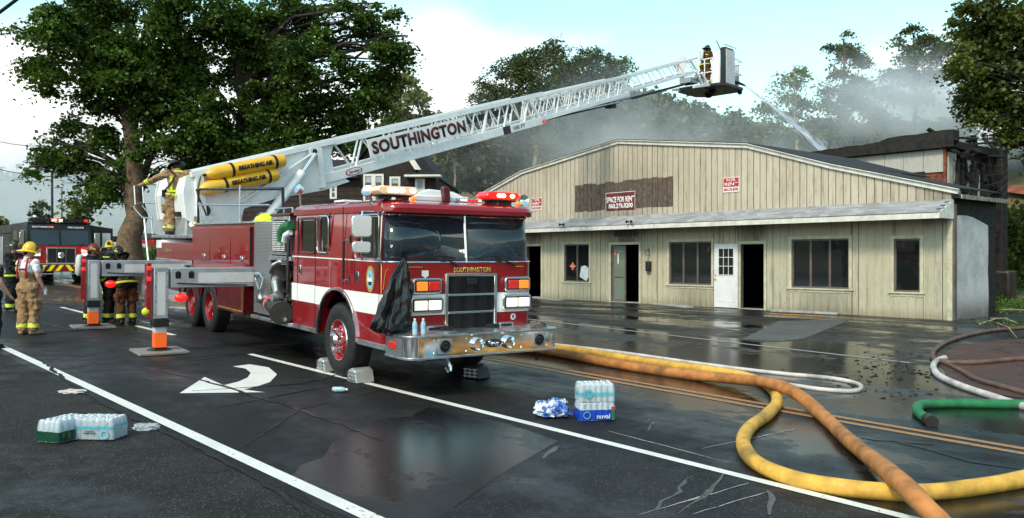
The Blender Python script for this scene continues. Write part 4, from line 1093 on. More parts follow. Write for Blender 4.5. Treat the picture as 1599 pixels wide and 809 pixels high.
text('SOUTHINGTON', 'gold', .60, .07, (XF + .006, 1.28, 1.605), (0, 1, 0), (0, 0, 1), trk, bold=.03, space=1.12)
MB().tube([(XF + .004, .83, 1.46), (XF + .004, .80, 1.5)], .004, 4).tube([(1.30, .003, 1.35), (1.33, .02, 1.60), (1.38, .07, 1.64), (XF + .002, .24, 1.645), (XF + .004, .50, 1.645)], .006, 4).tube([(XF + .004, 2.0, 1.645), (XF + .002, 2.15, 1.645)], .006, 4).build('gold_line', 'gold', trk)
MB().prism([(.49, 1.60), (.59, 1.60), (.59, 1.53), (.54, 1.50), (.49, 1.53)], 'x', XF + .001, XF + .005).build('shield_decal', 'sign_white', trk, smooth=False)
MB().lathe([(0, .004), (.045, .004), (.045, 0)], (XF + .002, 1.98, .93), (1, 0, 0), 20).build('round_emblem', 'sign_white', trk); MB().box(XF + .006, XF + .008, 1.965, 1.995, .905, .955).build('round_emblem', 'sign_maroon', trk, smooth=False)
for y0, y1 in ((.56, .84), (1.73, 1.98)):
    o = MB().prism(rr(y0, y1, .74, .86, .03), 'x', XF, XF + .02).build('step_surround', 'brushed', trk, bevel=.004); MB().prism(rr(y0 + .03, y1 - .03, .74, .835, .02), 'x', XF + .02, XF + .022).build('step_recess', 'black_matt', o, smooth=False)
def wiper(y0, y1, z):
    mb = MB(); mb.tube([(XF + .02, y1, 1.66), (XF + .035, (y0 + y1) / 2 + .1, 1.745), (XF + .03, (y0 + y1) / 2, z + .035)], .012, 6); mb.tube([(XF + .012, y0, z), (XF + .02, (y0 + y1) / 2, z + .035), (XF + .012, y1 - .05, z + .01)], .010, 5); mb.build('wiper', 'black_part', trk)
wiper(.45, 1.05, 1.76); wiper(1.32, 2.0, 1.76)
# bumper
BX1, BZ0, BZ1 = 2.02, .53, .775
mb = loft([(outline(XF - .05, BX1, -.0, W + .02, .16, .01, 8), BZ0), (outline(XF - .05, BX1, -.0, W + .02, .16, .01, 8), BZ1)])
bp = mb.build('bumper', 'chrome', trk)
o = loft([(outline(XF - .05, BX1 + .02, -.02, W + .04, .18, .01, 8), BZ1 + .002), (outline(XF - .05, BX1 + .02, -.02, W + .04, .18, .01, 8), BZ1 + .03)]).build('bumper_deck', 'brushed', trk, bevel=.006)
loft([(outline(XF - .05, BX1 + .02, -.02, W + .04, .18, .01, 8), BZ0 - .03), (outline(XF - .05, BX1 + .02, -.02, W + .04, .18, .01, 8), BZ0 - .001)]).build('bumper_lip', 'brushed', trk, bevel=.004)
MB().box(1.41, 1.85, -.008, -.001, BZ0, BZ1).build('bumper_end_plate', 'diamond_plate', trk, smooth=False)
o = MB().box(1.52, 1.70, -.03, -.009, .62, .71).build('side_marker', 'lens_red', trk, bevel=.008)
for y in (1.00, 1.50):
    o = MB().lathe([(.0, .02), (.055, .02), (.075, .055), (.085, .05), (.085, .0), (.07, .0)], (BX1, y, .655), (1, 0, 0), 24).build('fog_lamp', 'chrome', trk)
for y in (.52, 2.02):
    o = MB().prism(rr(y - .10, y + .10, .56, .75, .02), 'x', BX1 + .001, BX1 + .012).build('siren_speaker', 'alu_grey', trk, bevel=.004); MB().lathe([(0, .0), (.03, .01), (.06, .0), (.075, .012), (.08, 0)], (BX1 + .013, y, .655), (1, 0, 0), 20).build('speaker_cone', 'black_part', o)
o = MB().lathe([(0, .008), (.13, .008), (.15, .0)], (0, 0, 0), (1, 0, 0), 32).build('maker_badge', 'metal_dark', trk, loc=(BX1 + .002, 1.255, .655)); o.scale = (1, 1.0, .42)
MB().tube([(.009, .14 * math.cos(a * .2), .14 * math.sin(a * .2)) for a in range(32)], .006, 5, closed=True).build('badge_rim', 'chrome', o)
t_ = text('Pierce', 'chrome', .17, .075, (BX1 + .013, 1.255, .655), (0, 1, 0), (0, 0, 1), trk, bold=.01, shear=.3)
mb = MB(); [mb.sph((BX1 + .002, y, z), .011, 8, 5) for y in (.36, .84, 1.72, 2.16) for z in (.575, .735)]; mb.build('bumper_bolts', 'chrome', trk)
MB().tube([(1.9, .62, .5), (1.98, .62, .40), (2.0, .62, .34), (1.94, .62, .31), (1.88, .62, .35)], .022, 8).build('tow_hook', 'chrome', trk)
MB().tube([(1.92, 2.02, .5), (1.98, 2.02, .42), (1.97, 2.02, .37)], .018, 8).build('tow_hook', 'black_part', trk)
# roof: light bars, lamps, deck gun cover
def lightbar(y0, y1, x, m_, hot, name='light_bar'):
    b_ = MB().box(x - .13, x + .13, y0 + .06, y1 - .06, 2.575, 2.60).build(name, 'black_part', trk, bevel=.01)
    prof = [(y0 + .07, 2.602), (y0, 2.645), (y0 + .05, 2.71), (y1 - .05, 2.71), (y1, 2.645), (y1 - .07, 2.602)]
    MB().prism(prof, 'x', x - .15, x + .15).build('lens', m_, b_, bevel=.015)
    for yy, m2 in hot: MB().sph((x + .152, yy, 2.655), .035, 12, 8, (.25, 1.3, .9)).build('beacon', m2, b_)
    for yy in (y0 + .18, y1 - .18): MB().box(x - .10, x + .10, yy - .05, yy + .05, 2.535, 2.575).build('bracket', 'black_part', b_)
lightbar(-.08, .54, 1.12, 'lens_clear', [(.19, 'lamp_warm_hot'), (.11, 'lamp_warm_hot'), (.28, 'lamp_warm'), (.44, 'lamp_warm')])
lightbar(1.62, 2.22, 1.12, 'lens_red_lit', [(1.84, 'lamp_hot'), (1.91, 'lamp_hot'), (2.07, 'lamp_hot')])
for y in (.42, 2.14): MB().sph((1.32, y, 2.55), .035, 12, 8, (1, 1.3, 1)).build('amber_marker', 'lens_amber', trk)
o = MB().box(1.08, 1.17, 1.22, 1.62, 2.545, 2.60).build('small_light_bar', 'chrome', trk, bevel=.006)
for k in range(6): MB().box(1.171, 1.178, 1.25 + .06 * k, 1.30 + .06 * k, 2.555, 2.59).build('lamp', ('headlamp', 'lens_red_lit')[k in (2, 3, 4)], o, bevel=.003)
MB().box(.55, 1.0, .62, 1.5, 2.54, 2.63).prism([(.62, 2.63), (1.5, 2.63), (1.3, 2.70), (.9, 2.72)], 'x', .1, .9).build('roof_cover', 'white_paint', trk, bevel=.02)
MB().prism([(.62, 2.54), (.70, 2.54), (.69, 2.71), (.66, 2.75), (.60, 2.76), (.58, 2.72)], 'x', 1.02, 1.12, Matrix.Translation((0, .42, 0))).build('horn_bracket', 'red_dark', trk, bevel=.01)
o = MB().lathe([(.0, -.06), (.05, -.05), (.085, .02), (.085, .045), (.07, .04), (0, .03)], (1.25, 2.27, 2.60), (.9, .0, .1), 24).build('spot_lamp', 'chrome', trk); MB().cyl((1.22, 2.27, 2.46), (1.22, 2.27, 2.56), .015).build('lamp_stalk', 'chrome', o)
o = MB().lathe([(.0, -.06), (.05, -.05), (.085, .02), (.085, .045), (.07, .04), (0, .03)], (.92, -.04, 2.63), (.5, -.6, .5), 24).build('spot_lamp', 'chrome', trk); MB().cyl((.92, .02, 2.48), (.92, -.02, 2.6), .02).build('lamp_stalk', 'chrome', o)
o = MB().lathe([(.0, -.06), (.05, -.05), (.08, .02), (.08, .045), (.0, .03)], (-1.75, .03, 2.78), (.1, -.8, .4), 20).build('spot_lamp', 'chrome', trk); MB().cyl((-1.75, .05, 2.5), (-1.75, .03, 2.75), .015).build('lamp_stalk', 'chrome', o)
MB().box(-.55, -.20, .1, .4, 2.54, 2.575).build('roof_vent', 'white_paint', trk, bevel=.01)
# inside the cab
MB().box(1.0, 1.28, .15, W - .15, 1.35, 1.70).build('dashboard', 'black_part', trk, bevel=.04)
for y in (.55, 1.8): o = MB().box(.1, .6, y - .25, y + .25, 1.1, 1.25).box(.05, .2, y - .25, y + .25, 1.25, 1.85).box(.06, .18, y - .12, y + .12, 1.87, 2.08).build('seat', 'black_cloth', trk, bevel=.03)
MB().tube([(.95 + .08 * math.sin(a * .4), 1.85 + .22 * math.cos(a * .3927), 1.75 + .19 * math.sin(a * .3927)) for a in range(16)], .014, 6, closed=True).build('steering_wheel', 'black_part', trk)
MB().box(1.02, 1.2, .95, 1.22, 1.72, 1.88, Matrix.Translation((0, 0, 0))).build('paper_box', 'sign_white', trk, bevel=.01); MB().box(1.0, 1.2, .50, .72, 1.71, 1.78).build('orange_pad', 'orange_box', trk, bevel=.01)
MB().box(.9, 1.1, .74, .94, 1.70, 1.90).build('document_case', 'sign_maroon', trk, bevel=.02)
# wheels
def tyre_mesh():
    return MB().lathe([(.30, .02), (.36, -.005), (.47, -.0), (.52, .03), (.535, .07), (.535, .26), (.52, .30), (.47, .33), (.32, .31)], (0, 0, 0), (0, 1, 0), 48)
def wheel(x, y, flip=False, front=True, name='wheel'):
    w_ = MB()
    t = tyre_mesh()
    for k in range(60):
        a = 2 * math.pi * k / 60
        M = Matrix.Rotation(a, 4, 'Y') @ Matrix.Translation((.538, 0, 0))
        t.box(-.004, .004, .045, .15, -.018, .016, M); t.box(-.004, .004, .175, .285, -.012, .022, M)
    o = t.build(name, 'rubber', trk, loc=(x, y, .535)); 
    if flip: o.rotation_euler = (0, 0, math.pi)
    if front:
        MB().lathe([(.305, .025), (.295, .005), (.288, .005), (.28, .04)], (0, 0, 0), (0, 1, 0), 40).build('rim_ring', 'chrome', o)
        MB().lathe([(.28, .04), (.25, .09), (.2, .05), (.12, .02), (.0, .02)], (0, 0, 0), (0, 1, 0), 40).build('rim', 'rim_red', o)
        MB().lathe([(.10, .02), (.10, -.05), (.07, -.09), (.0, -.10)], (0, 0, 0), (0, 1, 0), 24).build('hub', 'chrome', o)
        mb = MB(); [mb.lathe([(.020, .03), (.020, -.03), (.012, -.05), (0, -.052)], (.165 * math.cos(k * .6283), 0, .165 * math.sin(k * .6283)), (0, 1, 0), 8) for k in range(10)]; mb.build('lug_nuts', 'chrome', o)
        mb = MB(); [mb.cyl((.235 * math.cos(k * 1.2566 + .3), .06, .235 * math.sin(k * 1.2566 + .3)), (.235 * math.cos(k * 1.2566 + .3), .10, .235 * math.sin(k * 1.2566 + .3)), .032, n=10) for k in range(5)]; mb.build('vent_hole', 'black_matt', o)
    else:
        MB().lathe([(.315, .03), (.30, .01), (.29, .03), (.28, .15), (.2, .19), (0, .19)], (0, 0, 0), (0, 1, 0), 40).build('rim', 'red_paint', o)
        MB().lathe([(.12, .19), (.12, .05), (.09, .02), (.0, .02)], (0, 0, 0), (0, 1, 0), 20).build('hub', 'red_paint', o)
        mb = MB(); [mb.sph((.17 * math.cos(k * .6283), .18, .17 * math.sin(k * .6283)), .02, 6, 4) for k in range(10)]; mb.build('lug_nuts', 'chrome', o)
    return o
wheel(-.18, .02); wheel(-.18, W - .02, True)
for x in (-6.95, -8.35): wheel(x, .06, front=False); wheel(x, W - .06, True, front=False)
# chassis
MB().box(-11.6, 1.6, .75, .90, .55, .85).box(-11.6, 1.6, 1.5, 1.65, .55, .85).cyl((-.18, .3, .5), (-.18, 2.1, .5), .09).cyl((-6.95, .3, .5), (-6.95, 2.1, .5), .12).cyl((-8.35, .3, .5), (-8.35, 2.1, .5), .12).box(.3, 1.6, .5, 1.9, .42, .62).box(-5.5, -2, .6, 1.8, .5, .9).build('chassis', 'black_matt', trk)
# pump bay
MB().box(-3.02, -1.98, .75, W, .6, 2.25).build('pump_housing', 'black_part', trk, smooth=False)
MB().box(-3.86, -2.98, -.0, .75, .66, 2.27).build('diamond_panel', 'diamond_plate', trk, bevel=.006)
MB().box(-3.88, -1.96, -.05, .75, .56, .62).build('running_board', 'brushed', trk, bevel=.006)
vt = MB().box(-2.98, -2.16, .02, .7, 1.72, 2.37).build('vent_unit', 'brushed', trk, bevel=.008)
mb = MB(); [mb.box(-2.92 + .20 * c, -2.92 + .20 * c + .17, .005, .018, 1.79 + .030 * k, 1.805 + .030 * k) for k in range(17) for c in range(3)]; mb.build('louvres', 'white_paint', vt)
MB().box(-2.94, -2.24, .0185, .0195, 1.77, 2.31).build('vent_recess', 'black_matt', vt, smooth=False)
MB().box(-3.02, -1.97, -.03, .7, 1.63, 1.70).build('pump_shelf', 'brushed', trk, bevel=.005)
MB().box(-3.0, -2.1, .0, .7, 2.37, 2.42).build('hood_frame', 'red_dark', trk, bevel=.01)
MB().tube([(-2.9, .05, 2.42), (-2.9, .05, 2.5), (-2.1, .05, 2.5), (-2.1, .05, 2.42)], .015, 6).tube([(-2.5, .05, 2.42), (-2.5, .05, 2.5)], .012, 6).tube([(-2.9, .5, 2.42), (-2.9, .5, 2.5), (-2.1, .5, 2.5), (-2.1, .5, 2.42)], .015, 6).build('hood_rail', 'brushed', trk)
MB().tube([(-2.45, .0, 1.95), (-2.40, -.03, 2.10), (-2.25, -.04, 2.18), (-2.02, -.0, 2.22)], .075, 10).build('green_hose_elbow', 'hose_green', trk)
MB().tube([(-2.28, -.02, 1.95), (-2.2, -.03, 2.05), (-2.05, 0, 2.1)], .05, 10).build('pale_hose', 'cap_white', trk)
MB().box(-2.13, -2.05, -.04, .0, 1.10, 2.0).build('hose_strap', 'black_part', trk, bevel=.01)
mb = MB(); r_ = random.Random(4)
for i in range(26):
    x = r_.uniform(-2.9, -2.1); z = r_.uniform(.75, 1.6); y = r_.uniform(.15, .6)
    mb.tube([(x, .72, z), (x, y, z), (x + r_.uniform(-.2, .2), y - .05, z + r_.uniform(-.2, .2))], r_.uniform(.02, .05), 8)
mb.build('pump_piping', 'metal_dark', trk)
MB().tube([(-2.88, -.02, 1.42), (-2.70, -.04, 1.54), (-2.5, -.0, 1.60), (-2.4, .1, 1.60)], .045, 10).build('chrome_handle', 'chrome', trk)
mb = MB(); mb.tube([(-2.72, .0, 1.30), (-2.62, -.05, 1.25), (-2.58, -.04, 1.12), (-2.6, .05, 1.0)], .065, 10); mb.lathe([(.0, -.05), (.07, -.05), (.07, .05), (0, .05)], (-2.6, -.06, 1.0), (0, 1, 0), 14); mb.build('discharge_valve', 'alu_grey', trk)
for (x, z, r) in ((-2.3, 1.38, .07), (-2.25, 1.15, .05), (-2.75, .95, .05)): 
    o = MB().lathe([(0, -.02), (r, -.02), (r, .03)], (x, .10, z), (0, 1, 0), 20).build('gauge', 'black_part', trk); MB().lathe([(0, -.022), (r * .8, -.022)], (x, .10, z), (0, 1, 0), 16).build('dial', 'metal_dark', o)
o = MB().cyl((-2.75, -.02, .83), (-2.10, -.12, .80), .13, .15, 20).cyl((-2.05, -.14, .78), (-2.15, -.10, .80), .19, n=20).build('intake_hose', 'metal_dark', trk); MB().cyl((-3.0, .03, .86), (-2.78, -.01, .84), .13, n=18).build('hose_coupling', 'black_part', o); MB().cyl((-3.15, .02, .86), (-3.02, .02, .86), .09, n=14).build('hose_coupling', 'lens_amber', o); MB().cyl((-3.05, .02, .90), (-2.9, .02, .88), .11, n=14).build('hose_coupling', 'lens_red', o)
o = MB().lathe([(.10, .0), (.16, .0), (.17, -.03), (.10, -.03)], (-2.10, -.14, .79), (.6, -.2, 0), 20).build('intake_ring', 'chrome', trk)
MB().tube([(-2.35, -.1, .72), (-2.0, -.1, .68)], .035, 8).build('intake_pipe', 'chrome', trk)
MB().tube([(-3.72, -.02, 1.28), (-3.66, -.05, 1.36), (-3.4, -.05, 1.38), (-3.25, -.04, 1.30), (-3.42, -.04, 1.08), (-3.42, -.04, 1.0)], .022, 8).tube([(-3.72, -.02, 1.28), (-3.45, -.04, 1.08)], .018, 8).build('crank_handle', 'chrome', trk)
MB().lathe([(0, -.05), (.07, -.04), (.09, .0), (.06, .04), (0, .04)], (-3.42, -.04, .93), (0, 1, 0), 18).build('valve_knob', 'chrome', trk)
# body compartments
MB().box(-8.03, -3.87, .02, W - .02, 1.33, 2.26).build('body', 'red_paint', trk, bevel=.01)
for (a, b_) in ((-8.0, -6.66), (-6.62, -5.26), (-5.21, -4.10)):
    o = MB().box(a, b_, -.012, .018, 1.50, 2.20).build('compartment_door', 'red_paint', trk, bevel=.008)
    xm = b_ - .38 if b_ < -5 else b_ - .42
    lt_ = MB().lathe([(0, -.01), (.05, -.01), (.055, 0)], (xm, -.013, 1.60), (0, 1, 0), 20).build('door_latch', 'chrome', o); lt_.scale = (1, 1, 1)
    MB().box(xm - .012, xm + .012, -.045, -.02, 1.55, 1.66).build('latch_handle', 'chrome', lt_, bevel=.004)
MB().box(-4.05, -4.0, -.03, .015, 1.48, 2.2).box(-4.05, -4.0, -.035, .0, 2.12, 2.16).build('door_strut', 'black_part', trk, bevel=.003)
MB().box(-8.05, -3.87, -.02, .5, 2.262, 2.30).build('top_rail', 'brushed', trk, bevel=.006)
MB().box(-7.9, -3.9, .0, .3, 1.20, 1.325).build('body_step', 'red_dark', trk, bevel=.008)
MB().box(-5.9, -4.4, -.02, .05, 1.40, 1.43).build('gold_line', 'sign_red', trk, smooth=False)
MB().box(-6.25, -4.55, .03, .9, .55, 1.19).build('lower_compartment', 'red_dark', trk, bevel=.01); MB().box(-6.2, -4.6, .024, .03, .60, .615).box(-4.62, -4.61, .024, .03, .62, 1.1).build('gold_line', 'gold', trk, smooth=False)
MB().box(-11.45, -8.05, .0, W, 1.42, 1.86).build('rear_compartment', 'red_paint', trk, bevel=.01)
MB().box(-11.45, -8.05, -.02, .01, 1.36, 1.46).build('rear_trim', 'brushed', trk, bevel=.005)
MB().box(-11.4, -9.2, .02, .05, 1.22, 1.36).build('reflective_band', 'white_stripe', trk, smooth=False)
text('Express', 'gold', .6, .12, (-10.2, -.004, 1.66), (1, 0, 0), (0, 0, 1), trk, shear=.3)
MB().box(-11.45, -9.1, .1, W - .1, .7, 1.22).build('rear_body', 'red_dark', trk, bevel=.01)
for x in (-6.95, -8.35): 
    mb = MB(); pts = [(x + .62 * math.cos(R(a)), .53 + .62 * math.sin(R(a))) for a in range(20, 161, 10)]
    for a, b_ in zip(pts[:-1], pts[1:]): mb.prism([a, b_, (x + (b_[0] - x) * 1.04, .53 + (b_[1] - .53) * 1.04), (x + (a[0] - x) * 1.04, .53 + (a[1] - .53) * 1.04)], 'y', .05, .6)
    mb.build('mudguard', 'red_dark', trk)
mb = MB()
for pts in ([(-7.95, .1, 2.3), (-7.95, .1, 3.05)], [(-7.95, .1, 3.05), (-2.7, .1, 2.84), (-2.65, .1, 2.3)], ):
    mb.tube(pts, .028, 8)
mb.build('deck_rail', 'black_part', trk)
MB().tube([(-8.0, .08, 2.72), (-5.0, .08, 2.62), (-3.3, .08, 2.58)], .018, 8).tube([(-4.95, .08, 2.3), (-4.95, .08, 3.0)], .022, 8).tube([(-7.55, .08, 2.3), (-7.9, .1, 2.75)], .016, 6).build('deck_rail', 'brushed', trk)
MB().box(-7.9, -2.9, .4, 2.0, 2.2, 2.28).build('deck', 'brushed', trk)
# operator platform with rails
MB().box(-12.1, -8.05, .02, .95, 1.97, 2.04).build('operator_platform', 'brushed', trk, bevel=.006)
mb = MB()
def pt(px, py, off=.0):
    P = Vector((TX, TY, 0)) + LD * off; d = ray(px, py); t = ((P.x * LD.x + P.y * LD.y)) / (d.x * LD.x + d.y * LD.y); q = Vector((0, 0, H)) + d * t
    X = (q.x - P.x) * FD.x + (q.y - P.y) * FD.y; return (X, off, q.z - TZ + .0247 * X)
for (o_, pix) in ((-.02, [(209, 291), (211, 320), (209, 325), (222, 340), (238, 342)]), (.6, [(222, 289), (224, 318), (222, 322), (236, 338), (238, 366)])):
    mb.tube([pt(a, b_, o_) for a, b_ in pix], .018, 8)
mb.tube([pt(209, 291, -.02), pt(222, 289, .6), pt(245, 289, .6)], .018, 8); mb.tube([pt(210, 319, -.02), pt(223, 317, .6), pt(250, 319, .6)], .018, 8)
mb.tube([pt(225, 340, .0), pt(228, 372, 0), pt(232, 410, 0)], .028, 8)
mb.build('platform_rail', 'brushed', trk)
MB().tube([pt(244, 289, .3), pt(246, 325, .3), pt(254, 340, .3), pt(255, 362, .3)], .02, 8).box(-10.9, -10.6, .3, .7, 2.5, 2.62).tube([pt(230, 372, .2), pt(231, 415, .2)], .02, 6).build('control_post', 'black_part', trk)
o = MB().box(-9.9, -9.2, .5, .8, 2.04, 2.5).build('control_box', 'brushed', trk, bevel=.015); MB().sph((-9.95, .46, 2.3), .04, 10, 6).build('lamp', 'lamp_warm_hot', o)
mb = MB(); mb.tube([(-12.0, .1, 1.95), (-12.0, .1, .7)], .02, 6).tube([(-11.7, .1, 1.95), (-11.7, .1, .7)], .02, 6); [mb.tube([(-12.0, .1, .9 + .28 * k), (-11.7, .1, .9 + .28 * k)], .014, 6) for k in range(4)]; mb.build('access_ladder', 'black_part', trk)
# outriggers
def outrigger(x, y0, zg=.0):
    # beam
    bm_ = MB().box(x - .15, x + .15, y0 + .30, .12, 1.12, 1.46).build('outrigger_beam', 'alu_grey', trk, bevel=.01)
    MB().box(x - .155 + .31, x + .156, y0 + .75, .02, 1.20, 1.38).build('beam_panel', 'refl_grey', bm_, smooth=False)
    for yy in (y0 + .42, y0 + .64): MB().lathe([(0, 0), (.05, 0)], (x + .153, yy, 1.36), (1, 0, 0), 14).build('lifting_hole', 'black_matt', bm_, smooth=False); MB().box(x + .151, x + .153, yy - .045, yy + .045, 1.28, 1.36).build('lifting_hole', 'black_matt', bm_, smooth=False)
    lg = MB().box(x - .09, x + .16, y0 + .03, y0 + .26, .60, 1.47).build('outrigger_leg', 'alu_grey', trk, bevel=.01)
    MB().box(x + .161, x + .163, y0 + .08, y0 + .21, .66, 1.40).build('leg_panel', 'refl_grey', lg, smooth=False)
    MB().box(x - .10, x + .17, y0 + .02, y0 + .27, .46, .59).build('leg_collar', 'black_part', lg, bevel=.008)
    MB().box(x - .06, x + .13, y0 + .05, y0 + .24, .36, .46).build('inner_leg', 'refl_grey', lg, bevel=.004)
    MB().box(x - .063, x + .133, y0 + .047, y0 + .243, .105, .36).build('foot_stripe', 'orange_refl', lg, bevel=.004)
    MB().lathe([(.20, .045), (.20, .06), (.10, .10), (.08, .11)], (x, y0 + .15, 0), (0, 0, 1), 20, ).build('foot', 'black_part', lg)
    MB().box(x - .06, x + .10, y0 - .08, y0 + .0, .62, 1.55).build('warning_panel', 'red_paint', lg, bevel=.006)
    for z_ in (1.46, 1.28): MB().box(x + .101, x + .115, y0 - .07, y0 - .01, z_ - .035, z_ + .035).build('warning_lamp', 'lens_red_lit', lg, bevel=.01)
    MB().sph((x + .10, y0 + .48, .95), .095, 16, 10, (.6, 1.2, .85)).build('warning_lamp', 'lens_red_lit', bm_); MB().tube([(x + .1, y0 + .45, 1.12), (x + .1, y0 + .48, 1.0)], .015, 6).build('lamp_bracket', 'black_part', bm_)
    for zz in (.66, 1.38, .9, 1.14):
        for yy in (y0 + .05, y0 + .24): MB().sph((x + .163, yy, zz), .010, 6, 4).build('bolt', 'metal_dark', lg)
    MB().tube([(x + .155, y0 + .40, 1.20), (x + .17, y0 + 1.0, 1.165), (x + .17, y0 + 1.6, 1.15)], .012, 6).build('hydraulic_line', 'black_part', bm_)
    p = P2W(x, y0 + .15, 0)
    pad = MB().box(-.42, .42, -.40, .40, .004, .045).build('outrigger_pad', 'wood_pad', bevel=.008); pad.location = (p.x, p.y, gzf(p.x, p.y) + .010); pad.rotation_euler = (0, R(1.41), trk.rotation_euler.z)
    return pad, lg
pd, lg1 = outrigger(-4.04, -1.72); tag(pd, 'worn square plywood pad under the nearer outrigger foot', 'outrigger pad')
pd, lg2 = outrigger(-8.80, -2.02); tag(pd, 'worn square plywood pad under the farther outrigger foot by the firefighters', 'outrigger pad')
MB().sph((-3.98, -1.80, .72), .07, 12, 8, (.8, 1, 1)).build('hivis_glove', 'hivis', lg1)
for y in (W + .1,):
    for x in (-4.04, -8.8): MB().box(x - .15, x + .15, W - .1, W + 1.6, 1.12, 1.46).box(x - .15, x + .15, W + 1.6, W + 1.9, .1, 1.47).build('outrigger_beam', 'alu_grey', trk, bevel=.01)
# wheel chocks: things of their own
def chock(x, y, rz, label, mt='chock_metal'):
    p = P2W(x, y, 0); c = MB()
    c.prism([(-.16, .0), (.16, .0), (.10, .17), (.0, .20), (-.10, .17)], 'y', -.14, .14)
    o = c.build('wheel_chock', mt, bevel=.012); o.location = (p.x, p.y, gzf(p.x, p.y) + .012); o.rotation_euler = (0, 0, trk.rotation_euler.z + rz)
    mb = MB(); [mb.box(-.13 + .0, .13, -.15, -.141, .03 + .05 * k, .045 + .05 * k) for k in range(3)]; [mb.box(-.10 + .09 * k, -.085 + .09 * k, -.155, -.141, .02, .15) for k in range(3)]; mb.build('chock_ribs', 'brushed', o); tag(o, label, 'wheel chock')
chock(.40, .12, 0, 'grey metal wheel chock in front of the near front wheel'); chock(-.76, .14, 0, 'grey metal wheel chock behind the near front wheel')
chock(.92, 1.72, .3, 'dark wheel chock on the far side under the front bumper', 'black_part')

# ------------------------------------------------------------------ the aerial ladder (local: X along it, Y to its left, Z up from sea level)
lad = empty('aerial_ladder', (0, 0, 0), (0, 0, 0))
LP = Vector((-7.947, 21.885, 0)); LA = R(46.145)
lad.parent = trk
M_t = Matrix.Translation(trk.location) @ trk.rotation_euler.to_matrix().to_4x4()
M_l = Matrix.Translation(LP) @ Matrix.Rotation(LA, 4, 'Z')
lad.matrix_local = M_t.inverted() @ M_l
def LW(s, y, z): return M_l @ Vector((s, y, z))
def chord(mb, p0, p1, y, hh, ww):
    """a rectangular bar from p0 to p1 (s, z) at y"""
    dx, dz = p1[0] - p0[0], p1[1] - p0[1]; L = math.hypot(dx, dz)
    M = Matrix.Translation((p0[0], y, p0[1])) @ Matrix.Rotation(-math.atan2(dz, dx), 4, 'Y'); mb.box(0, L, -ww / 2, ww / 2, -hh / 2, hh / 2, M)
def section(name, y, top, bot, s0, s1, th, bh, step, ph=0, rungs=True, skip=None, tw=.09, diag=.034):
    """top/bot: functions of s giving the rail centre lines"""
    mb = MB()
    for sg in (-1, 1):
        chord(mb, (s0, top(s0)), (s1, top(s1)), sg * y, th, tw); chord(mb, (s0, bot(s0)), (s1, bot(s1)), sg * y, bh, tw * 1.3)
    m1 = mb.build(name, 'white_paint', lad, bevel=.012)
    br = MB(); n = int((s1 - s0) / step)
    for sg in (-1, 1):
        for k in range(n):
            a = s0 + step * k; b_ = a + step
            br.tube([(a + step * .08, sg * y, bot(a) + bh * .4), (a + step * .30, sg * y, top(a + step * .30) - th * .4)], diag, 6)
            br.tube([(a + step * .38, sg * y, top(a + step * .38) - th * .4), (b_ - step * .05, sg * y, bot(b_) + bh * .4)], diag * .8, 6)
    lt_ = br.build('lattice', 'white_paint', m1)
    if s0 > 4: lt_['kind'] = 'stuff'
    if rungs:
        rg = MB(); k = 0; s = s0 + .2
        while s < s1: rg.tube([(s, -y, bot(s) + .03), (s, y, bot(s) + .03)], .02, 6); s += .36
        rg.build('rungs', 'alu_grey', m1)['kind'] = 'stuff'
    # end posts
    ep = MB()
    for sg in (-1, 1): chord(ep, (s1 - step * .75, top(s1 - step * .75)), (s1 - .02, bot(s1 - .02)), sg * y, .10, .07)
    ep.build('end_brace', 'white_paint', m1, bevel=.008)
    return m1
T1 = lambda s: 4.37 + .295 * s - .09; B1 = lambda s: 3.17 + .297 * s + .14
sec1 = section('base_section', .80, T1, B1, 3.0, 12.2, .17, .27, 1.02)
T2 = lambda s: 4.33 + .290 * s - .03; B2 = lambda s: 3.20 + .310 * s
section('middle_section', .62, T2, B2, 8.2, 17.7, .12, .17, .62, diag=.024, tw=.07)
T3 = lambda s: 3.87 + .315 * s - .05; B3 = lambda s: 3.17 + .315 * s + .05
section('fly_section', .45, T3, B3, 12.5, 23.2, .10, .13, .80, diag=.022, tw=.06)
# long drum rails in the lower half of the mid section, and the waterway pipe below
wp = MB(); wp.tube([(12.4, -.1, 6.98), (17.2, -.1, 8.30)], .075, 10).tube([(16.9, -.1, 8.20), (23.2, -.1, 10.05)], .055, 10); wp.build('waterway_pipe', 'black_part', lad)
MB().box(17.0, 17.3, -.3, .1, 8.1, 8.4).build('pipe_clamp', 'black_part', lad, bevel=.02)
mb = MB(); chord(mb, (8.3, 6.35 + .02), (11.6, 7.36), .1, .22, .10); mb.build('hydraulic_hose_tray', 'black_part', lad)
mb = MB(); chord(mb, (12.5, 7.18), (17.9, 8.62), -.5, .10, .05); chord(mb, (12.5, 7.08), (17.9, 8.50), -.55, .05, .05); mb.build('guide_rail', 'brushed', lad)
MB().lathe([(0, -.06), (.07, -.06), (.07, .06), (0, .06)], (12.22, -.87, 6.90), (0, 1, 0), 16).build('end_reflector', 'lens_red', lad)
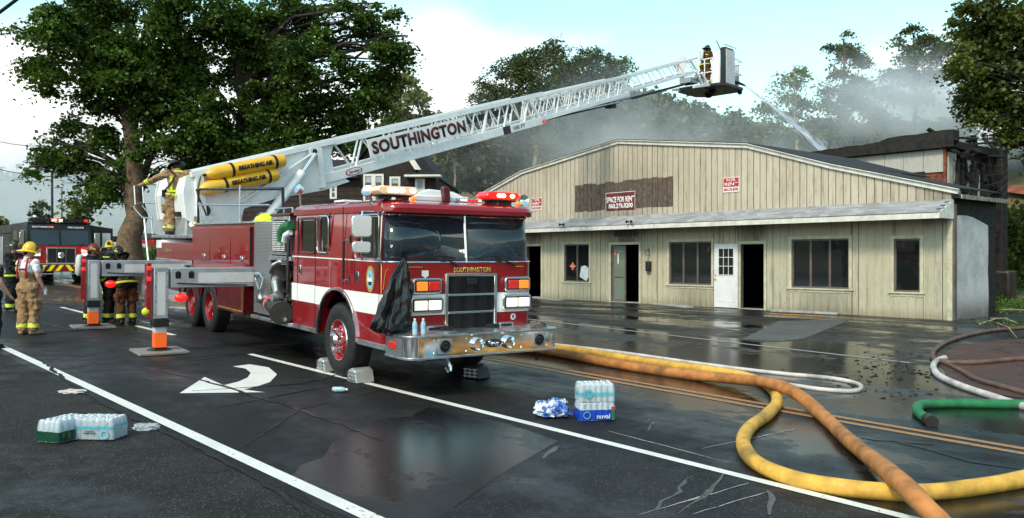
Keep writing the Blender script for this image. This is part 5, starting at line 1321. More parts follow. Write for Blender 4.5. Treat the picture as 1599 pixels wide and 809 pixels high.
# web plates at the foot of the ladder
for sg in (-1, 1):
    y = sg * .80
    mb = MB(); poly = [(-.95, 2.98), (-1.02, 3.6), (-.95, 4.02), (3.2, 5.26), (3.35, 4.45), (3.9, 4.2), (3.05, 3.90), (1.5, 3.58), (.6, 3.28), (.5, 2.9), (.0, 2.72), (-.6, 2.7)]
    mb.prism(poly, 'y', y - .02, y + .02); mb.build('web_plate', 'white_paint', lad, bevel=.008)
    st = MB(); yy = y + sg * .07
    chord(st, (.45, 3.42), (2.55, 4.86), yy, .05, .14); chord(st, (-.85, 4.05), (3.3, 5.28), yy, .14, .12)
    chord(st, (-.55, 2.9), (-.65, 4.05), yy, .22, .12); chord(st, (2.80, 5.05), (2.95, 3.95), yy, .16, .14)
    st.build('stiffener', 'white_paint', lad, bevel=.01)
    MB().lathe([(0, -.09), (.14, -.09), (.16, .0), (.16, .05)], (2.62, y + sg * .05, 4.93), (0, -sg * 1.0, 0), 20).build('hinge_boss', 'white_paint', lad); MB().lathe([(0, .101), (.075, .101)], (2.62, y + sg * .09, 4.93), (0, sg, 0), 18).build('hinge_pin', 'black_part', lad, smooth=False)
    MB().lathe([(0, .06), (.13, .06), (.15, .02)], (-.49, y + sg * .06, 3.18), (0, sg, 0), 20).build('pivot_pin', 'black_part', lad)
    cy = y + sg * .20
    MB().cyl((1.15, cy, 3.05), (2.22, cy, 4.32), .125, n=20).build('lift_cylinder', 'white_paint', lad, bevel=.006); MB().cyl((2.22, cy, 4.32), (2.62, cy, 4.86), .06, n=16).build('piston_rod', 'chrome', lad)
MB().prism([(-.9, 3.0), (-1.0, 3.6), (-.9, 4.0), (3.0, 5.16), (3.0, 5.10), (-.8, 3.95), (-.85, 3.1)], 'y', -.77, .77).build('rear_cover', 'white_paint', lad, smooth=False)
# air bottles on brackets, strapped: parts with lettering
for (a, b_, nm) in (((-.55, 4.06), (1.62, 4.60), 0), ((-.72, 3.68), (1.42, 4.21), 1)):
    d = Vector((b_[0] - a[0], 0, b_[1] - a[1])); L = d.length; dn = d.normalized(); yb = -1.06
    r = .175
    o = MB().lathe([(0, 0), (.05, .005), (.10, .06), (.15, .17), (r, .30), (r, L - .10), (r * .93, L - .03), (r * .75, L), (0, L)], (a[0], yb, a[1]), dn, 28).build('air_bottle', 'bottle_yellow', lad)
    for t in (.30, .86):
        c = Vector((a[0], yb, a[1])) + dn * (L * t); MB().cyl(c - dn * .035, c + dn * .035, r + .012, n=28).build('bottle_strap', 'black_part', o)
    up = Vector((-dn.z, 0, dn.x)); cc = Vector((a[0], yb - r - .012, a[1])) + dn * (L * .58) + up * .01
    text('BREATHING AIR', 'letter_black', L * .44, .12, cc, dn, up, o, bold=.03, depth=.02)
    MB().cyl((a[0] - .08, yb, a[1] - .02), (a[0] + .02, yb, a[1]), .035, n=10).build('bottle_valve', 'black_part', o)
# sign boards and decals
s0, s1 = (4.50, 5.18), (8.42, 6.32); dn = Vector((s1[0] - s0[0], 0, s1[1] - s0[1])); L = dn.length; dn.normalize(); up = Vector((-dn.z, 0, dn.x))
mb = MB(); M = Matrix.Translation(((s0[0] + s1[0]) / 2, -.90, (s0[1] + s1[1]) / 2)) @ Matrix.Rotation(-math.atan2(dn.z, dn.x), 4, 'Y')
sb = mb.box(-L / 2, L / 2, -.02, .02, -.27, .27, M).build('name_board', 'white_paint', lad, bevel=.004)
text('SOUTHINGTON', 'red_letter', L * .95, .385, Vector(((s0[0] + s1[0]) / 2, -.925, (s0[1] + s1[1]) / 2)), dn, up, sb, bold=.045, space=1.08, depth=.008)
dn = Vector((1, 0, .297)).normalized(); up = Vector((-dn.z, 0, dn.x))
text('100 FT', 'letter_black', .62, .13, Vector((10.95, -.862, B1(10.95) + .0)), dn, up, lad, bold=.01)
mb = MB(); chord(mb, (10.15, B1(10.15)), (10.5, B1(10.5)), -.861, .27, .01); mb.build('lift_plate', 'metal_dark', lad)
o = MB().lathe([(0, .0), (.30, .0), (.30, -.008), (0, -.008)], (0, 0, 0), (0, 1, 0), 32).build('maker_emblem', 'sign_red', lad, loc=(4.0, -.868, 4.50)); o.scale = (1.0, 1, .34); o.rotation_euler = (0, -R(16.5), 0)
MB().lathe([(0, -.009), (.25, -.009)], (0, 0, 0), (0, 1, 0), 28).build('emblem_field', 'sign_white', o, smooth=False)
text('Snorkel', 'red_letter', .38, .22, (0, -.011, 0), (1, 0, 0), (0, 0, 1), o, bold=.02, shear=.3)
# turntable
MB().cyl((-.3, 0, 2.25), (-.3, 0, 2.45), .95, n=32).build('turntable', 'white_paint', lad, bevel=.01); MB().box(-.9, .6, -.72, .72, 2.45, 3.05).prism([(.3, 2.45), (1.5, 2.45), (1.35, 3.2), (.95, 3.2)], 'y', -1.08, -.9).prism([(.3, 2.45), (1.5, 2.45), (1.35, 3.2), (.95, 3.2)], 'y', .9, 1.08).build('turntable_frame', 'alu_grey', lad, bevel=.02)
mb = MB(); [mb.tube([(.2 + .12 * k, -1.0, 2.5), (.35 + .15 * k, -1.1, 2.85), (.8 + .12 * k, -1.05, 2.7), (1.2, -1.0, 2.5)], .025, 6) for k in range(4)]; mb.tube([(-.6, -.9, 4.1), (-.75, -1.0, 3.6), (-.5, -.95, 3.1), (-.45, -.9, 2.8)], .02, 6); mb.build('hydraulic_hoses', 'black_part', lad)
MB().cyl((2.0, -.9, 2.25), (1.3, -.9, 2.62), .20, n=18).build('hydraulic_tank', 'refl_grey', lad, bevel=.01)
# bucket
bk = MB().prism([(24.05, -1.0), (24.3, -1.28), (25.9, -1.28), (26.25, -.9), (26.25, .9), (25.9, 1.28), (24.3, 1.28), (24.05, 1.0)], 'z', 9.92, 10.06).build('bucket_floor', 'black_part', lad, bevel=.02)
MB().sph((24.9, -.2, 9.86), .2, 12, 6, (1, 1, .6)).sph((25.6, .4, 9.86), .2, 12, 6, (1, 1, .6)).box(23.2, 24.2, -.5, .5, 9.80, 9.9).sph((26.1, -1.0, 9.9), .12, 10, 6).build('skid', 'black_part', bk)
MB().box(24.32, 25.1, -1.24, -.98, 10.07, 11.72).build('side_console', 'black_part', bk, bevel=.02); MB().box(24.36, 25.14, -1.275, -1.245, 10.06, 11.62).build('console_panel', 'refl_grey', bk, bevel=.008)
MB().box(24.28, 24.33, -.97, -.62, 10.08, 11.55).build('white_gate', 'white_paint', bk, bevel=.008)
mb = MB()
for y_ in (-.6, -.2, .45, 1.2): mb.tube([(24.25, y_, 10.06), (24.25, y_, 11.25)], .03, 8)
for z_ in (10.65, 11.28): mb.tube([(24.25, -.6, z_), (24.25, 1.2, z_), (25.9, 1.2, z_), (25.9, -1.2, z_), (24.6, -1.25, z_ + .05)], .03, 8)
mb.tube([(24.25, -.6, 11.25), (24.4, -.9, 11.50), (24.5, -1.1, 11.7)], .03, 8).tube([(24.2, -1.25, 11.80), (25.3, -1.25, 11.80)], .025, 8); mb.build('bucket_rail', 'white_paint', bk)
MB().box(26.0, 26.04, -1.0, 1.0, 10.06, 11.2).build('heat_shield', 'refl_grey', bk, bevel=.01)
mb = MB(); mb.box(23.0, 23.04, .05, .42, 10.45, 11.30).box(23.4, 23.44, .35, .70, 10.5, 11.25); mb.build('side_plate', 'refl_grey', bk, bevel=.01)
mb = MB(); chord(mb, (22.7, 9.72), (24.1, 10.02), -.55, .12, .10); chord(mb, (22.9, 10.45), (23.6, 9.85), -.55, .10, .08); chord(mb, (23.5, 10.5), (24.1, 9.95), -.5, .12, .08); chord(mb, (22.7, 9.72), (24.1, 10.02), .55, .12, .10); chord(mb, (23.1, 11.0), (23.9, 10.1), .55, .10, .08)
mb.build('mounting_frame', 'white_paint', bk, bevel=.01)
MB().cyl((23.3, -.3, 10.3), (23.9, -.3, 10.15), .11, n=12).box(22.9, 23.5, -.3, .3, 10.0, 10.25).build('swivel_joint', 'alu_grey', bk, bevel=.02)
o = MB().cyl((26.0, -.95, 10.35), (26.45, -1.1, 10.25), .07, .045, 14).cyl((25.6, -.85, 10.35), (26.05, -.95, 10.35), .09, n=14).build('nozzle', 'black_part', bk)
MB().cyl((24.8, -.75, 11.65), (24.6, -.62, 12.15), .022, n=8).build('pike_handle', 'black_part', bk)
# ================================================================== PEOPLE  (local: facing +Y, right hand at +X, feet at z = 0)
def capsule(mb, p0, p1, r0, r1, n=12, rip=0.0, sq=None):
    p0, p1 = Vector(p0), Vector(p1); L = (p1 - p0).length
    if L < 1e-5: mb.sph(p0, r0, n, 8); return
    d = (p1 - p0) / L; pts = []; rs = []
    for a in (80, 55, 28): pts.append(p0 - d * (r0 * math.sin(R(a)))); rs.append(r0 * math.cos(R(a)))
    m = 7
    for i in range(m + 1):
        t = i / m; pts.append(p0.lerp(p1, t)); rs.append((r0 + (r1 - r0) * t) * (1 + rip * math.sin(i * 2.4 + L * 9)))
    for a in (28, 55, 80): pts.append(p1 + d * (r1 * math.sin(R(a)))); rs.append(r1 * math.cos(R(a)))
    mb.tube(pts, rs, n)
FOLDS = bpy.data.textures.new('folds', 'CLOUDS'); FOLDS.noise_scale = .11; FOLDS.noise_depth = 2; FOLDS.noise_basis = 'ORIGINAL_PERLIN'; FOLDS.contrast = 1.6
def remesh(o, vox, smooth=2):
    m = o.modifiers.new('remesh', 'REMESH'); m.mode = 'VOXEL'; m.voxel_size = vox; m.use_smooth_shade = True
    s = o.modifiers.new('smooth', 'SMOOTH'); s.iterations = smooth; s.factor = .5
    if o.name.split('.')[0] in ('coat', 'trousers', 'shirt'):
        d = o.modifiers.new('folds', 'DISPLACE'); d.texture = FOLDS; d.strength = .055; d.mid_level = .5; d.texture_coords = 'GLOBAL'
    return o
BASE = dict(hipL=(-.10, 0, .93), hipR=(.10, 0, .93), kneeL=(-.12, .02, .50), kneeR=(.12, .02, .50), ankL=(-.13, -.02, .09), ankR=(.13, -.02, .09),
            pel=(0, 0, .97), waist=(0, 0, 1.12), chest=(0, 0, 1.33), neck=(0, -.01, 1.50), head=(0, .02, 1.655),
            shL=(-.19, -.01, 1.43), shR=(.19, -.01, 1.43), elL=(-.25, -.02, 1.16), elR=(.25, -.02, 1.16), wrL=(-.25, .08, .93), wrR=(.25, .08, .93))
def hand(mb, wr, el, side, curl=.5):
    wr, el = Vector(wr), Vector(el); d = (wr - el).normalized()
    x, y = frame(d, Vector((0, 1, 0.2)))
    palm = wr + d * .05
    M = Matrix((x, y, d)).transposed().to_4x4()
    mb.sph(palm, .045, 10, 8, (.85, .42, 1.1), M.to_3x3().to_4x4())
    for i, ln in enumerate((.070, .080, .074, .058)):
        b = palm + d * .035 + x * (-.030 + .020 * i)
        m1 = b + (d * (1 - curl * .3) + y * (curl * .5)).normalized() * (ln * .5); m2 = m1 + (d * (1 - curl) + y * curl * 1.2).normalized() * (ln * .5)
        mb.tube([b - d * .01, b, m1, m2], [.009, .0095, .0088, .0065], 6)
    b = wr + d * .025 - x * .03 * side
    mb.tube([b, b + d * .035 - x * .022 * side + y * .01, b + d * .062 - x * .022 * side + y * .025], [.012, .0105, .008], 6)
def person(label, loc, yaw, pose=None, top='jacket', topmat='black_cloth', legmat='tan_cloth', helmet='helmet_black', look=(0, 1, 0), scale=1.0, gloves=False, tank=False, stripes=True, skinm='skin', suspenders=False, hstripe=True, group=None, boots='leather', vox=.011):
    J = {k: Vector(v) for k, v in BASE.items()}
    for k, v in (pose or {}).items(): J[k] = Vector(v)
    P = empty('person', loc, (0, 0, R(yaw))); P.scale = (scale,) * 3
    tag(P, label, 'person', group)
    # body, one skin
    b = MB()
    capsule(b, J['hipL'], J['hipR'], .115, .115); capsule(b, J['pel'], J['waist'], .13, .12); capsule(b, J['waist'], J['chest'], .12, .135)
    capsule(b, J['chest'], (J['shL'] + J['shR']) / 2, .13, .10); capsule(b, J['shL'], J['shR'], .07, .07); capsule(b, J['neck'] - Vector((0, 0, .03)), J['head'] - Vector((0, .01, .04)), .058, .055)
    for s in 'LR':
        capsule(b, J['hip' + s], J['knee' + s], .092, .062); capsule(b, J['knee' + s], J['ank' + s], .060, .042)
        capsule(b, J['sh' + s], J['el' + s], .058, .044); capsule(b, J['el' + s], J['wr' + s], .043, .028)
        hand(b, J['wr' + s], J['el' + s], 1 if s == 'R' else -1)
    f = Vector(look).normalized(); up = Vector((0, 0, 1)); rt = f.cross(up).normalized(); u2 = rt.cross(f).normalized()
    HM = Matrix((rt, f, u2)).transposed().to_4x4(); hc = J['head']
    b.sph(hc, .105, 16, 12, (.76, .92, 1.10), HM); b.sph(hc + f * .035 - u2 * .055, .068, 12, 8, (.85, .95, .95), HM)
    b.sph(hc + f * .105 - u2 * .015, .018, 8, 6, (.8, 1, 1.6), HM)
    for s in (-1, 1): b.sph(hc + rt * s * .082 - u2 * .01, .026, 8, 6, (.4, .8, 1.2), HM)
    b.sph(hc + f * .092 - u2 * .065, .022, 8, 6, (1.3, .5, .45), HM)
    remesh(b.build('body', skinm, P, smooth=False), vox)
    e = MB()
    for s in (-1, 1): e.sph(hc + rt * s * .032 + f * .090 + u2 * .015, .011, 8, 6)
    e.build('eyes', 'letter_black', P)
    h = MB(); h.sph(hc - f * .012 + u2 * .012, .108, 14, 10, (.80, .95, 1.06), HM); hb = h.build('hair', 'hair_dark', P)
    # clip the hair so that the face stays free
    import bmesh
    bm = bmesh.new(); bm.from_mesh(hb.data); bmesh.ops.bisect_plane(bm, geom=bm.verts[:] + bm.edges[:] + bm.faces[:], plane_co=hc + f * .045 + u2 * .02, plane_no=f - u2 * .7, clear_outer=True); bm.to_mesh(hb.data); bm.free()
    # trousers
    t = MB(); capsule(t, J['hipL'], J['hipR'], .145, .145); capsule(t, J['pel'], J['waist'] + Vector((0, 0, .03 if suspenders else -.04)), .150, .142)
    if suspenders: capsule(t, J['waist'], J['waist'] + Vector((0, -.01, .10)), .15, .145)
    for s in 'LR':
        capsule(t, J['hip' + s], J['knee' + s], .128, .098, rip=.035); capsule(t, J['knee' + s], J['ank' + s] + Vector((0, 0, .05)), .098, .094, rip=.05)
    if legmat != 'black_cloth' or suspenders:
        for s, sg in (('L', -1), ('R', 1)): c = J['hip' + s].lerp(J['knee' + s], .75) + Vector((sg * .105, 0, 0)); t.box(c.x - .03, c.x + .03, c.y - .08, c.y + .08, c.z - .1, c.z + .1)
    remesh(t.build('trousers', legmat, P, smooth=False), .014, 3)
    def ring(a, c, tt, r, w, mat, par=P, nm='reflective_band', sc=(1, 1)):
        a, c = Vector(a), Vector(c); d = (c - a).normalized(); m = a.lerp(c, tt)
        o = MB().lathe([(r, -w / 2), (r * 1.02, 0), (r, w / 2), (r * .96, w / 2), (r * .96, -w / 2), (r, -w / 2)], (0, 0, 0), d, 20).build(nm, mat, par, loc=m); o.scale = (sc[0], sc[1], 1); return o
    if stripes:
        for s in 'LR':
            ring(J['knee' + s], J['ank' + s], .70, .104, .035, 'hivis'); ring(J['knee' + s], J['ank' + s], .83, .104, .035, 'hivis')
            ring(J['knee' + s], J['ank' + s], .765, .103, .02, 'hivis_silver')
    # boots
    for s in 'LR':
        bt = MB(); a = J['ank' + s]; k = J['knee' + s]; capsule(bt, a.lerp(k, .25), a, .068, .062); 
        fd = Vector((0, 1, 0)) if not pose or ('foot' + s) not in J else J['foot' + s].normalized()
        capsule(bt, a + Vector((0, 0, -.035)) - fd * .03, a + fd * .15 + Vector((0, 0, -.045)), .055, .045)
        o = remesh(bt.build('boot', boots, P, smooth=False), .012, 1)
        c = a + fd * .055; M = Matrix.Translation((c.x, c.y, a.z - .085)) @ Matrix.Rotation(math.atan2(-fd.x, fd.y), 4, 'Z')
        MB().prism([(-.05, -.12), (.05, -.12), (.058, .08), (.04, .15), (-.04, .15), (-.058, .08)], 'z', 0, .03, M).build('sole', 'rubber', o)
    # coat or shirt
    c = MB(); g = .045 if top == 'jacket' else .012
    capsule(c, J['waist'] if top == 'shirt' else J['pel'], J['chest'], .125 + g, .135 + g, rip=.02)
    if top == 'jacket': capsule(c, (J['hipL'] + J['hipR']) / 2 + Vector((-.04, 0, .02)), J['pel'] + Vector((.04, 0, 0)), .165, .165); capsule(c, J['hipL'] + Vector((0, 0, -.03)), J['hipR'] + Vector((0, 0, -.03)), .15, .15)
    capsule(c, J['chest'], (J['shL'] + J['shR']) / 2, .13 + g, .10 + g * .6); capsule(c, J['shL'], J['shR'], .070 + g * .6, .070 + g * .6); capsule(c, (J['shL'] + J['shR']) / 2, J['neck'] + Vector((0, 0, .01)), .085, .07)
    for s in 'LR':
        if top == 'jacket': capsule(c, J['sh' + s], J['el' + s], .082, .072, rip=.03); capsule(c, J['el' + s], J['el' + s].lerp(J['wr' + s], .92), .070, .058, rip=.04)
        else: capsule(c, J['sh' + s], J['sh' + s].lerp(J['el' + s], .55), .072, .070)
    remesh(c.build('coat' if top == 'jacket' else 'shirt', topmat, P, smooth=False), .013, 3)
    tors = (J['chest'] - J['pel']).normalized()
    if top == 'jacket' and stripes:
        for s in 'LR': ring(J['el' + s], J['wr' + s], .55, .070, .030, 'hivis'); ring(J['el' + s], J['wr' + s], .72, .068, .030, 'hivis')
        ring(J['pel'], J['waist'], -.15, .205, .045, 'hivis', sc=(1.22, .86)); ring(J['waist'], J['chest'], .95, .182, .03, 'hivis', sc=(1.12, .98)) if hstripe else None
    if gloves:
        for s in 'LR':
            gl = MB(); hand(gl, J['wr' + s], J['el' + s], 1 if s == 'R' else -1); capsule(gl, J['el' + s].lerp(J['wr' + s], .8), J['wr' + s], .05, .045)
            gl.v = [tuple(Vector(v)) for v in gl.v]; remesh(gl.build('glove', 'leather', P, smooth=False), .011, 1)
    if suspenders:
        bk = MB(); n0 = J['shL'].lerp(J['shR'], .22) + Vector((0, -.095, .09)); n1 = J['shL'].lerp(J['shR'], .78) + Vector((0, -.095, .09))
        for q, sg in ((n0, -1), (n1, 1)):
            bk.tube([q + Vector((0, .12, .01)), q, Vector((q.x, -.155, 1.34)), Vector((q.x * .95, -.158, 1.20)), Vector((q.x * .9, -.155, 1.13))], .018, 6)
            bk.tube([q + Vector((0, .12, .01)), Vector((q.x, .14, 1.34)), Vector((q.x, .145, 1.15))], .016, 6)
        bk.tube([(n0.x, -.160, 1.31), (n1.x, -.160, 1.31)], .022, 6); bk.build('suspenders', 'suspender', P)
    if tank:
        tk = MB(); z0 = J['waist'] + Vector((0, -.24, -.02)); tk.lathe([(0, 0), (.03, .0), (.05, .03), (.075, .08), (.08, .40), (.06, .46), (0, .48)], z0, tors, 18); tk.build('air_tank', 'refl_grey', P)
        MB().tube([z0 + Vector((-.1, .05, .1)), z0 + Vector((-.1, .06, .42)), J['shL'] + Vector((.06, .1, .10)), J['chest'] + Vector((-.1, .19, 0))], .018, 6).tube([z0 + Vector((.1, .05, .1)), z0 + Vector((.1, .06, .42)), J['shR'] + Vector((-.06, .1, .10)), J['chest'] + Vector((.1, .19, 0))], .018, 6).build('harness', 'black_cloth', P)
    if helmet:
        hm = MB(); hm.lathe([(.0, .165), (.05, .155), (.09, .125), (.118, .07), (.125, .02), (.128, .0)], (0, 0, 0), (0, 0, 1), 24)
        br = []; n = 28
        inn, out = [], []
        for i in range(n):
            a = 2 * math.pi * i / n; ca, sa = math.cos(a), math.sin(a)
            ro = .158 + (.075 if sa < 0 else .012) * abs(sa) ** 1.5
            inn.append((.124 * ca, .124 * sa, .005)); out.append((ro * ca * .98, ro * sa, -.022 - .02 * abs(sa)))
        hm.add(inn + out + [(p[0], p[1], p[2] - .008) for p in out] + [(p[0], p[1], p[2] - .008) for p in inn], [(i, (i + 1) % n, n + (i + 1) % n, n + i) for i in range(n)] + [(n + i, n + (i + 1) % n, 2 * n + (i + 1) % n, 2 * n + i) for i in range(n)] + [(2 * n + i, 2 * n + (i + 1) % n, 3 * n + (i + 1) % n, 3 * n + i) for i in range(n)])
        for k in range(4): a = math.pi * k / 4; hm.tube([(.128 * math.cos(a) * math.cos(t), .128 * math.sin(a) * math.cos(t), .168 * math.sin(t)) for t in [i * math.pi / 12 for i in range(13)]], .006, 4)
        ho = hm.build('helmet', helmet, P); ho.matrix_local = Matrix.Translation(hc + u2 * .035) @ HM
        MB().prism([(-.045, .02), (.045, .02), (.055, .08), (0, .15), (-.055, .08)], 'y', .132, .142).build('helmet_shield', 'helmet_black' if helmet == 'helmet_yellow' else 'gold', ho)
        for s in (-1, 1): MB().box(s * .118 - .01, s * .118 + .01, -.04, .03, .02, .05).build('helmet_decal', 'hivis', ho)
    return P
def face(dx, dy): return math.degrees(math.atan2(dy, dx)) - 90
# 1 the firefighter in a white T-shirt, back turned
p = G(44, 523)
m1 = person('firefighter in a yellow helmet, white T-shirt and red braces, seen from behind', p, face(.25, .97), dict(
    elR=(.27, -.03, 1.17), wrR=(.30, .08, .94), elL=(-.22, .12, 1.2), wrL=(-.05, .25, 1.25), kneeR=(.13, .03, .5), ankR=(.15, -.02, .09), footR=(.6, .8, 0), ankL=(-.11, -.04, .09), footL=(-.3, .9, 0), head=(.015, .02, 1.655)),
    top='shirt', topmat='white_cloth', legmat='tan_cloth', helmet='helmet_yellow', look=(.8, .55, -.15), suspenders=True, boots='tan_cloth', vox=.009)
o = MB().lathe([(0, 0), (.03, 0), (.033, .02), (.033, .11), (.014, .14), (.014, .16), (0, .16)], (0, 0, 0), (0, 0, 1), 14).build('hand_bottle', 'bottle_pet'); o.location = m1.matrix_basis @ Vector((.315, .12, .80))
tag(o, 'small clear water bottle held low by the man in braces', 'bottle')
# 2 behind him
p = G(22, 488); person('firefighter in black turnout gear with yellow bands, left of the man in braces', p, face(.9, -.2), dict(elR=(.22, .12, 1.15), wrR=(.1, .3, 1.1), elL=(-.22, .1, 1.15), wrL=(-.1, .32, 1.05)), legmat='black_cloth', topmat='black_cloth', helmet='helmet_black', look=(0, 1, -.3), vox=.014)
# 3 cut by the left edge of the picture
p = G(-17, 545); person('person in a black T-shirt and dark trousers, half out of view at the left edge', p, face(.3, .95), dict(elR=(.26, .0, 1.15), wrR=(.30, .14, .94)), top='shirt', topmat='black_cloth', legmat='black_cloth', helmet=None, stripes=False, look=(.2, .9, 0))
# 4 with the air tank beside the far outrigger
p = G(141, 506.5); person('firefighter with an air tank and red lit helmet, standing behind the farther outrigger leg', p, face(.75, .6), dict(elR=(.24, .1, 1.12), wrR=(.16, .28, 1.0), elL=(-.24, .1, 1.12), wrL=(-.12, .3, 1.02), head=(0, .05, 1.63), chest=(0, .03, 1.33)), legmat='black_cloth', helmet='helmet_redlit', tank=True, look=(.1, .9, -.35), vox=.013)
# 5, 6 the pair bending together
p = G(198, 506); person('firefighter in brown trousers and black coat leaning forward, behind the farther outrigger beam', p, face(-.55, .5), dict(pel=(0, -.03, .96), waist=(0, .0, 1.10), chest=(0, .12, 1.27), neck=(0, .2, 1.40), head=(0, .28, 1.50), shL=(-.19, .16, 1.35), shR=(.19, .16, 1.35), elL=(-.22, .30, 1.10), elR=(.22, .32, 1.12), wrL=(-.1, .45, .95), wrR=(.1, .47, .98)), legmat='brown_cloth', look=(0, .8, -.7), vox=.013)
p = G(170, 504.5); person('firefighter in all black gear facing the leaning one behind the outrigger leg', p, face(.85, .2), dict(chest=(0, .08, 1.30), neck=(0, .12, 1.45), head=(0, .18, 1.58), shL=(-.19, .1, 1.40), shR=(.19, .1, 1.40), elL=(-.22, .22, 1.15), elR=(.22, .22, 1.15), wrL=(-.1, .4, 1.05), wrR=(.1, .4, 1.05)), legmat='black_cloth', look=(.1, .9, -.3), vox=.013)
p = G(172, 480); p = at(172, 470, 27); p.z = gzf(p.x, p.y); person('distant firefighter with an orange helmet, seen just above the farther outrigger beam', p, face(.2, -.9), None, legmat='black_cloth', helmet='helmet_yellow', vox=.016)
# 7 on the operator's platform
p = P2W(-10.95, .40, 2.05)
m7 = person('firefighter in a tan coat with yellow stripes standing at the ladder controls', p, face(-.30, .95), dict(
    elL=(-.40, .06, 1.30), wrL=(-.60, .16, 1.20), shL=(-.20, 0, 1.43), elR=(.33, .10, 1.22), wrR=(.20, .30, 1.18), hipR=(.10, 0, .93), kneeR=(.17, .04, .5), ankR=(.19, 0, .09), kneeL=(-.15, .04, .5), ankL=(-.17, .02, .09), head=(-.05, .12, 1.60), neck=(-.02, .04, 1.49), chest=(0, .02, 1.33)), topmat='tan_cloth', legmat='tan_cloth', look=(-.5, .8, -.7), gloves=False, hstripe=False, vox=.010)
m7.scale = (1.36, 1.3, 1.07)
mb = MB()
for x in (-.10, .12): mb.box(x - .018, x + .018, -.19, -.172, 1.00, 1.36)
mb.box(-.17, .17, -.205, -.185, .985, 1.03)
mb.build('back_stripes', 'hivis', m7, bevel=.004)
mb = MB(); mb.box(-.06, .09, -.135, -.125, 1.46, 1.50); mb.build('back_stripes', 'hivis', m7)
text('POLZIN', 'hivis', .24, .07, (.03, -.215, .905), (1, 0, 0), (0, 0, 1), m7, bold=.03, depth=.02)
MB().tube([(-.13, -.10, 1.50), (-.02, -.185, 1.38), (-.12, -.20, 1.15), (-.24, -.1, 1.0)], .016, 6).box(-.27, -.19, -.1, .0, .88, 1.04).build('radio_strap', 'black_cloth', m7)
# 8 in the bucket
p = LW(24.50, -.08, 10.06)
m8 = person('firefighter with an air tank standing in the raised ladder bucket', p, face(.72, .55), dict(elR=(.24, .14, 1.18), wrR=(.18, .38, 1.14), elL=(-.24, .14, 1.18), wrL=(-.18, .38, 1.14), head=(0, .12, 1.62), neck=(0, .07, 1.48), chest=(0, .06, 1.32), shL=(-.19, .05, 1.42), shR=(.19, .05, 1.42)), topmat='brown_cloth', legmat='brown_cloth', tank=True, look=(0, .95, -.25), vox=.014)
m8.scale = (1.22, 1.2, 1.09)
# 9 in a yellow vest, bent over behind the side panels
p = P2W(-7.7, 1.3, 1.74)
m9 = person('crouched person in a bright yellow vest, mostly hidden behind the truck deck', p, face(.75, .2), dict(pel=(0, 0, .45), hipL=(-.1, 0, .42), hipR=(.1, 0, .42), waist=(0, .05, .55), chest=(0, .22, .66), neck=(0, .36, .70), head=(0, .45, .62), shL=(-.19, .27, .68), shR=(.19, .27, .68), kneeL=(-.14, .35, .40), kneeR=(.14, .35, .40), ankL=(-.13, .05, .09), ankR=(.13, .05, .09), elL=(-.25, .40, .45), elR=(.25, .40, .45), wrL=(-.15, .55, .25), wrR=(.15, .55, .25)), topmat='vest', legmat='black_cloth', look=(0, .6, -.8), helmet='helmet_black', vox=.014)

# ================================================================== THE SECOND ENGINE
ep = G(95, 443); ed = Vector((UX, UY, 0))
e2 = empty('fire_engine', ep, (0, 0, math.atan2(-UY, -UX)))       # X forward towards us
tag(e2, 'black over red fire engine facing us on the road with its red lights lit', 'fire truck')
def E2(n_, mb, m_, par=e2, **k): return mb.build(n_, m_, par, **k)
E2('cab', MB().prism([(-2.6, .55), (.0, .55), (.05, 1.35), (.0, 1.5), (-.18, 2.25), (-.22, 2.45), (-.3, 2.52), (-2.6, 2.52)], 'y', -1.22, 1.22), 'black_part', bevel=.03)
E2('lower_front', MB().box(.04, .10, -1.2, 1.2, .85, 1.55), 'rim_red', bevel=.02)
E2('cab_side', MB().box(-2.55, -.1, -1.235, -1.221, .8, 1.42).box(-2.55, -.1, 1.221, 1.235, .8, 1.42), 'red_paint', bevel=.01)
for y0, y1 in ((-1.08, -.04), (.04, 1.08)):
    E2('windscreen', MB().add([(.012, y0, 1.58), (.012, y1, 1.58), (-.14, y1, 2.20), (-.14, y0, 2.20)], [(0, 1, 2, 3)]), 'window_glass_dark', smooth=False, fixn=False)
text('SOUTHINGTON', 'sign_white', .78, .075, (-.16, -.62, 2.32), (0, 1, 0), (-.2, 0, 1), e2, bold=.03, depth=.01)
text('FIRE-RESCUE', 'sign_white', .62, .075, (-.16, .62, 2.32), (0, 1, 0), (-.2, 0, 1), e2, bold=.03, depth=.01)
lb = E2('light_bar', MB().box(-.42, -.12, -1.1, 1.1, 2.54, 2.68), 'black_part', bevel=.02)
for y in (-.22, -.10, 1.0): MB().box(-.13, -.08, y - .07, y + .07, 2.56, 2.66).build('lamp', 'lens_red_lit', lb, bevel=.01)
MB().box(-.13, -.09, -.05, .1, 2.57, 2.65).build('lamp', 'lamp_hot', lb, bevel=.01); MB().box(-.13, -.07, -.30, -.12, 2.56, 2.66).build('lamp', 'beacon_red', lb, bevel=.01)
for y in (-.95, .95):
    o = E2('headlamp_pod', MB().box(.10, .14, y - .2, y + .2, 1.12, 1.42), 'chrome', bevel=.015)
    MB().box(.141, .16, y - .18, y + .18, 1.14, 1.26).build('lamp', 'headlamp', o, bevel=.01); MB().box(.141, .17, y - .18, y + .04, 1.29, 1.42).build('lamp', 'beacon_red', o, bevel=.01)
g2 = E2('grille_surround', MB().box(.10, .14, -.55, .55, .82, 1.48), 'chrome', bevel=.01)
for y0 in (-.5, -.16, .18): MB().box(.141, .15, y0, y0 + .32, .86, 1.44).build('grille_mesh', 'black_matt', g2, smooth=False)
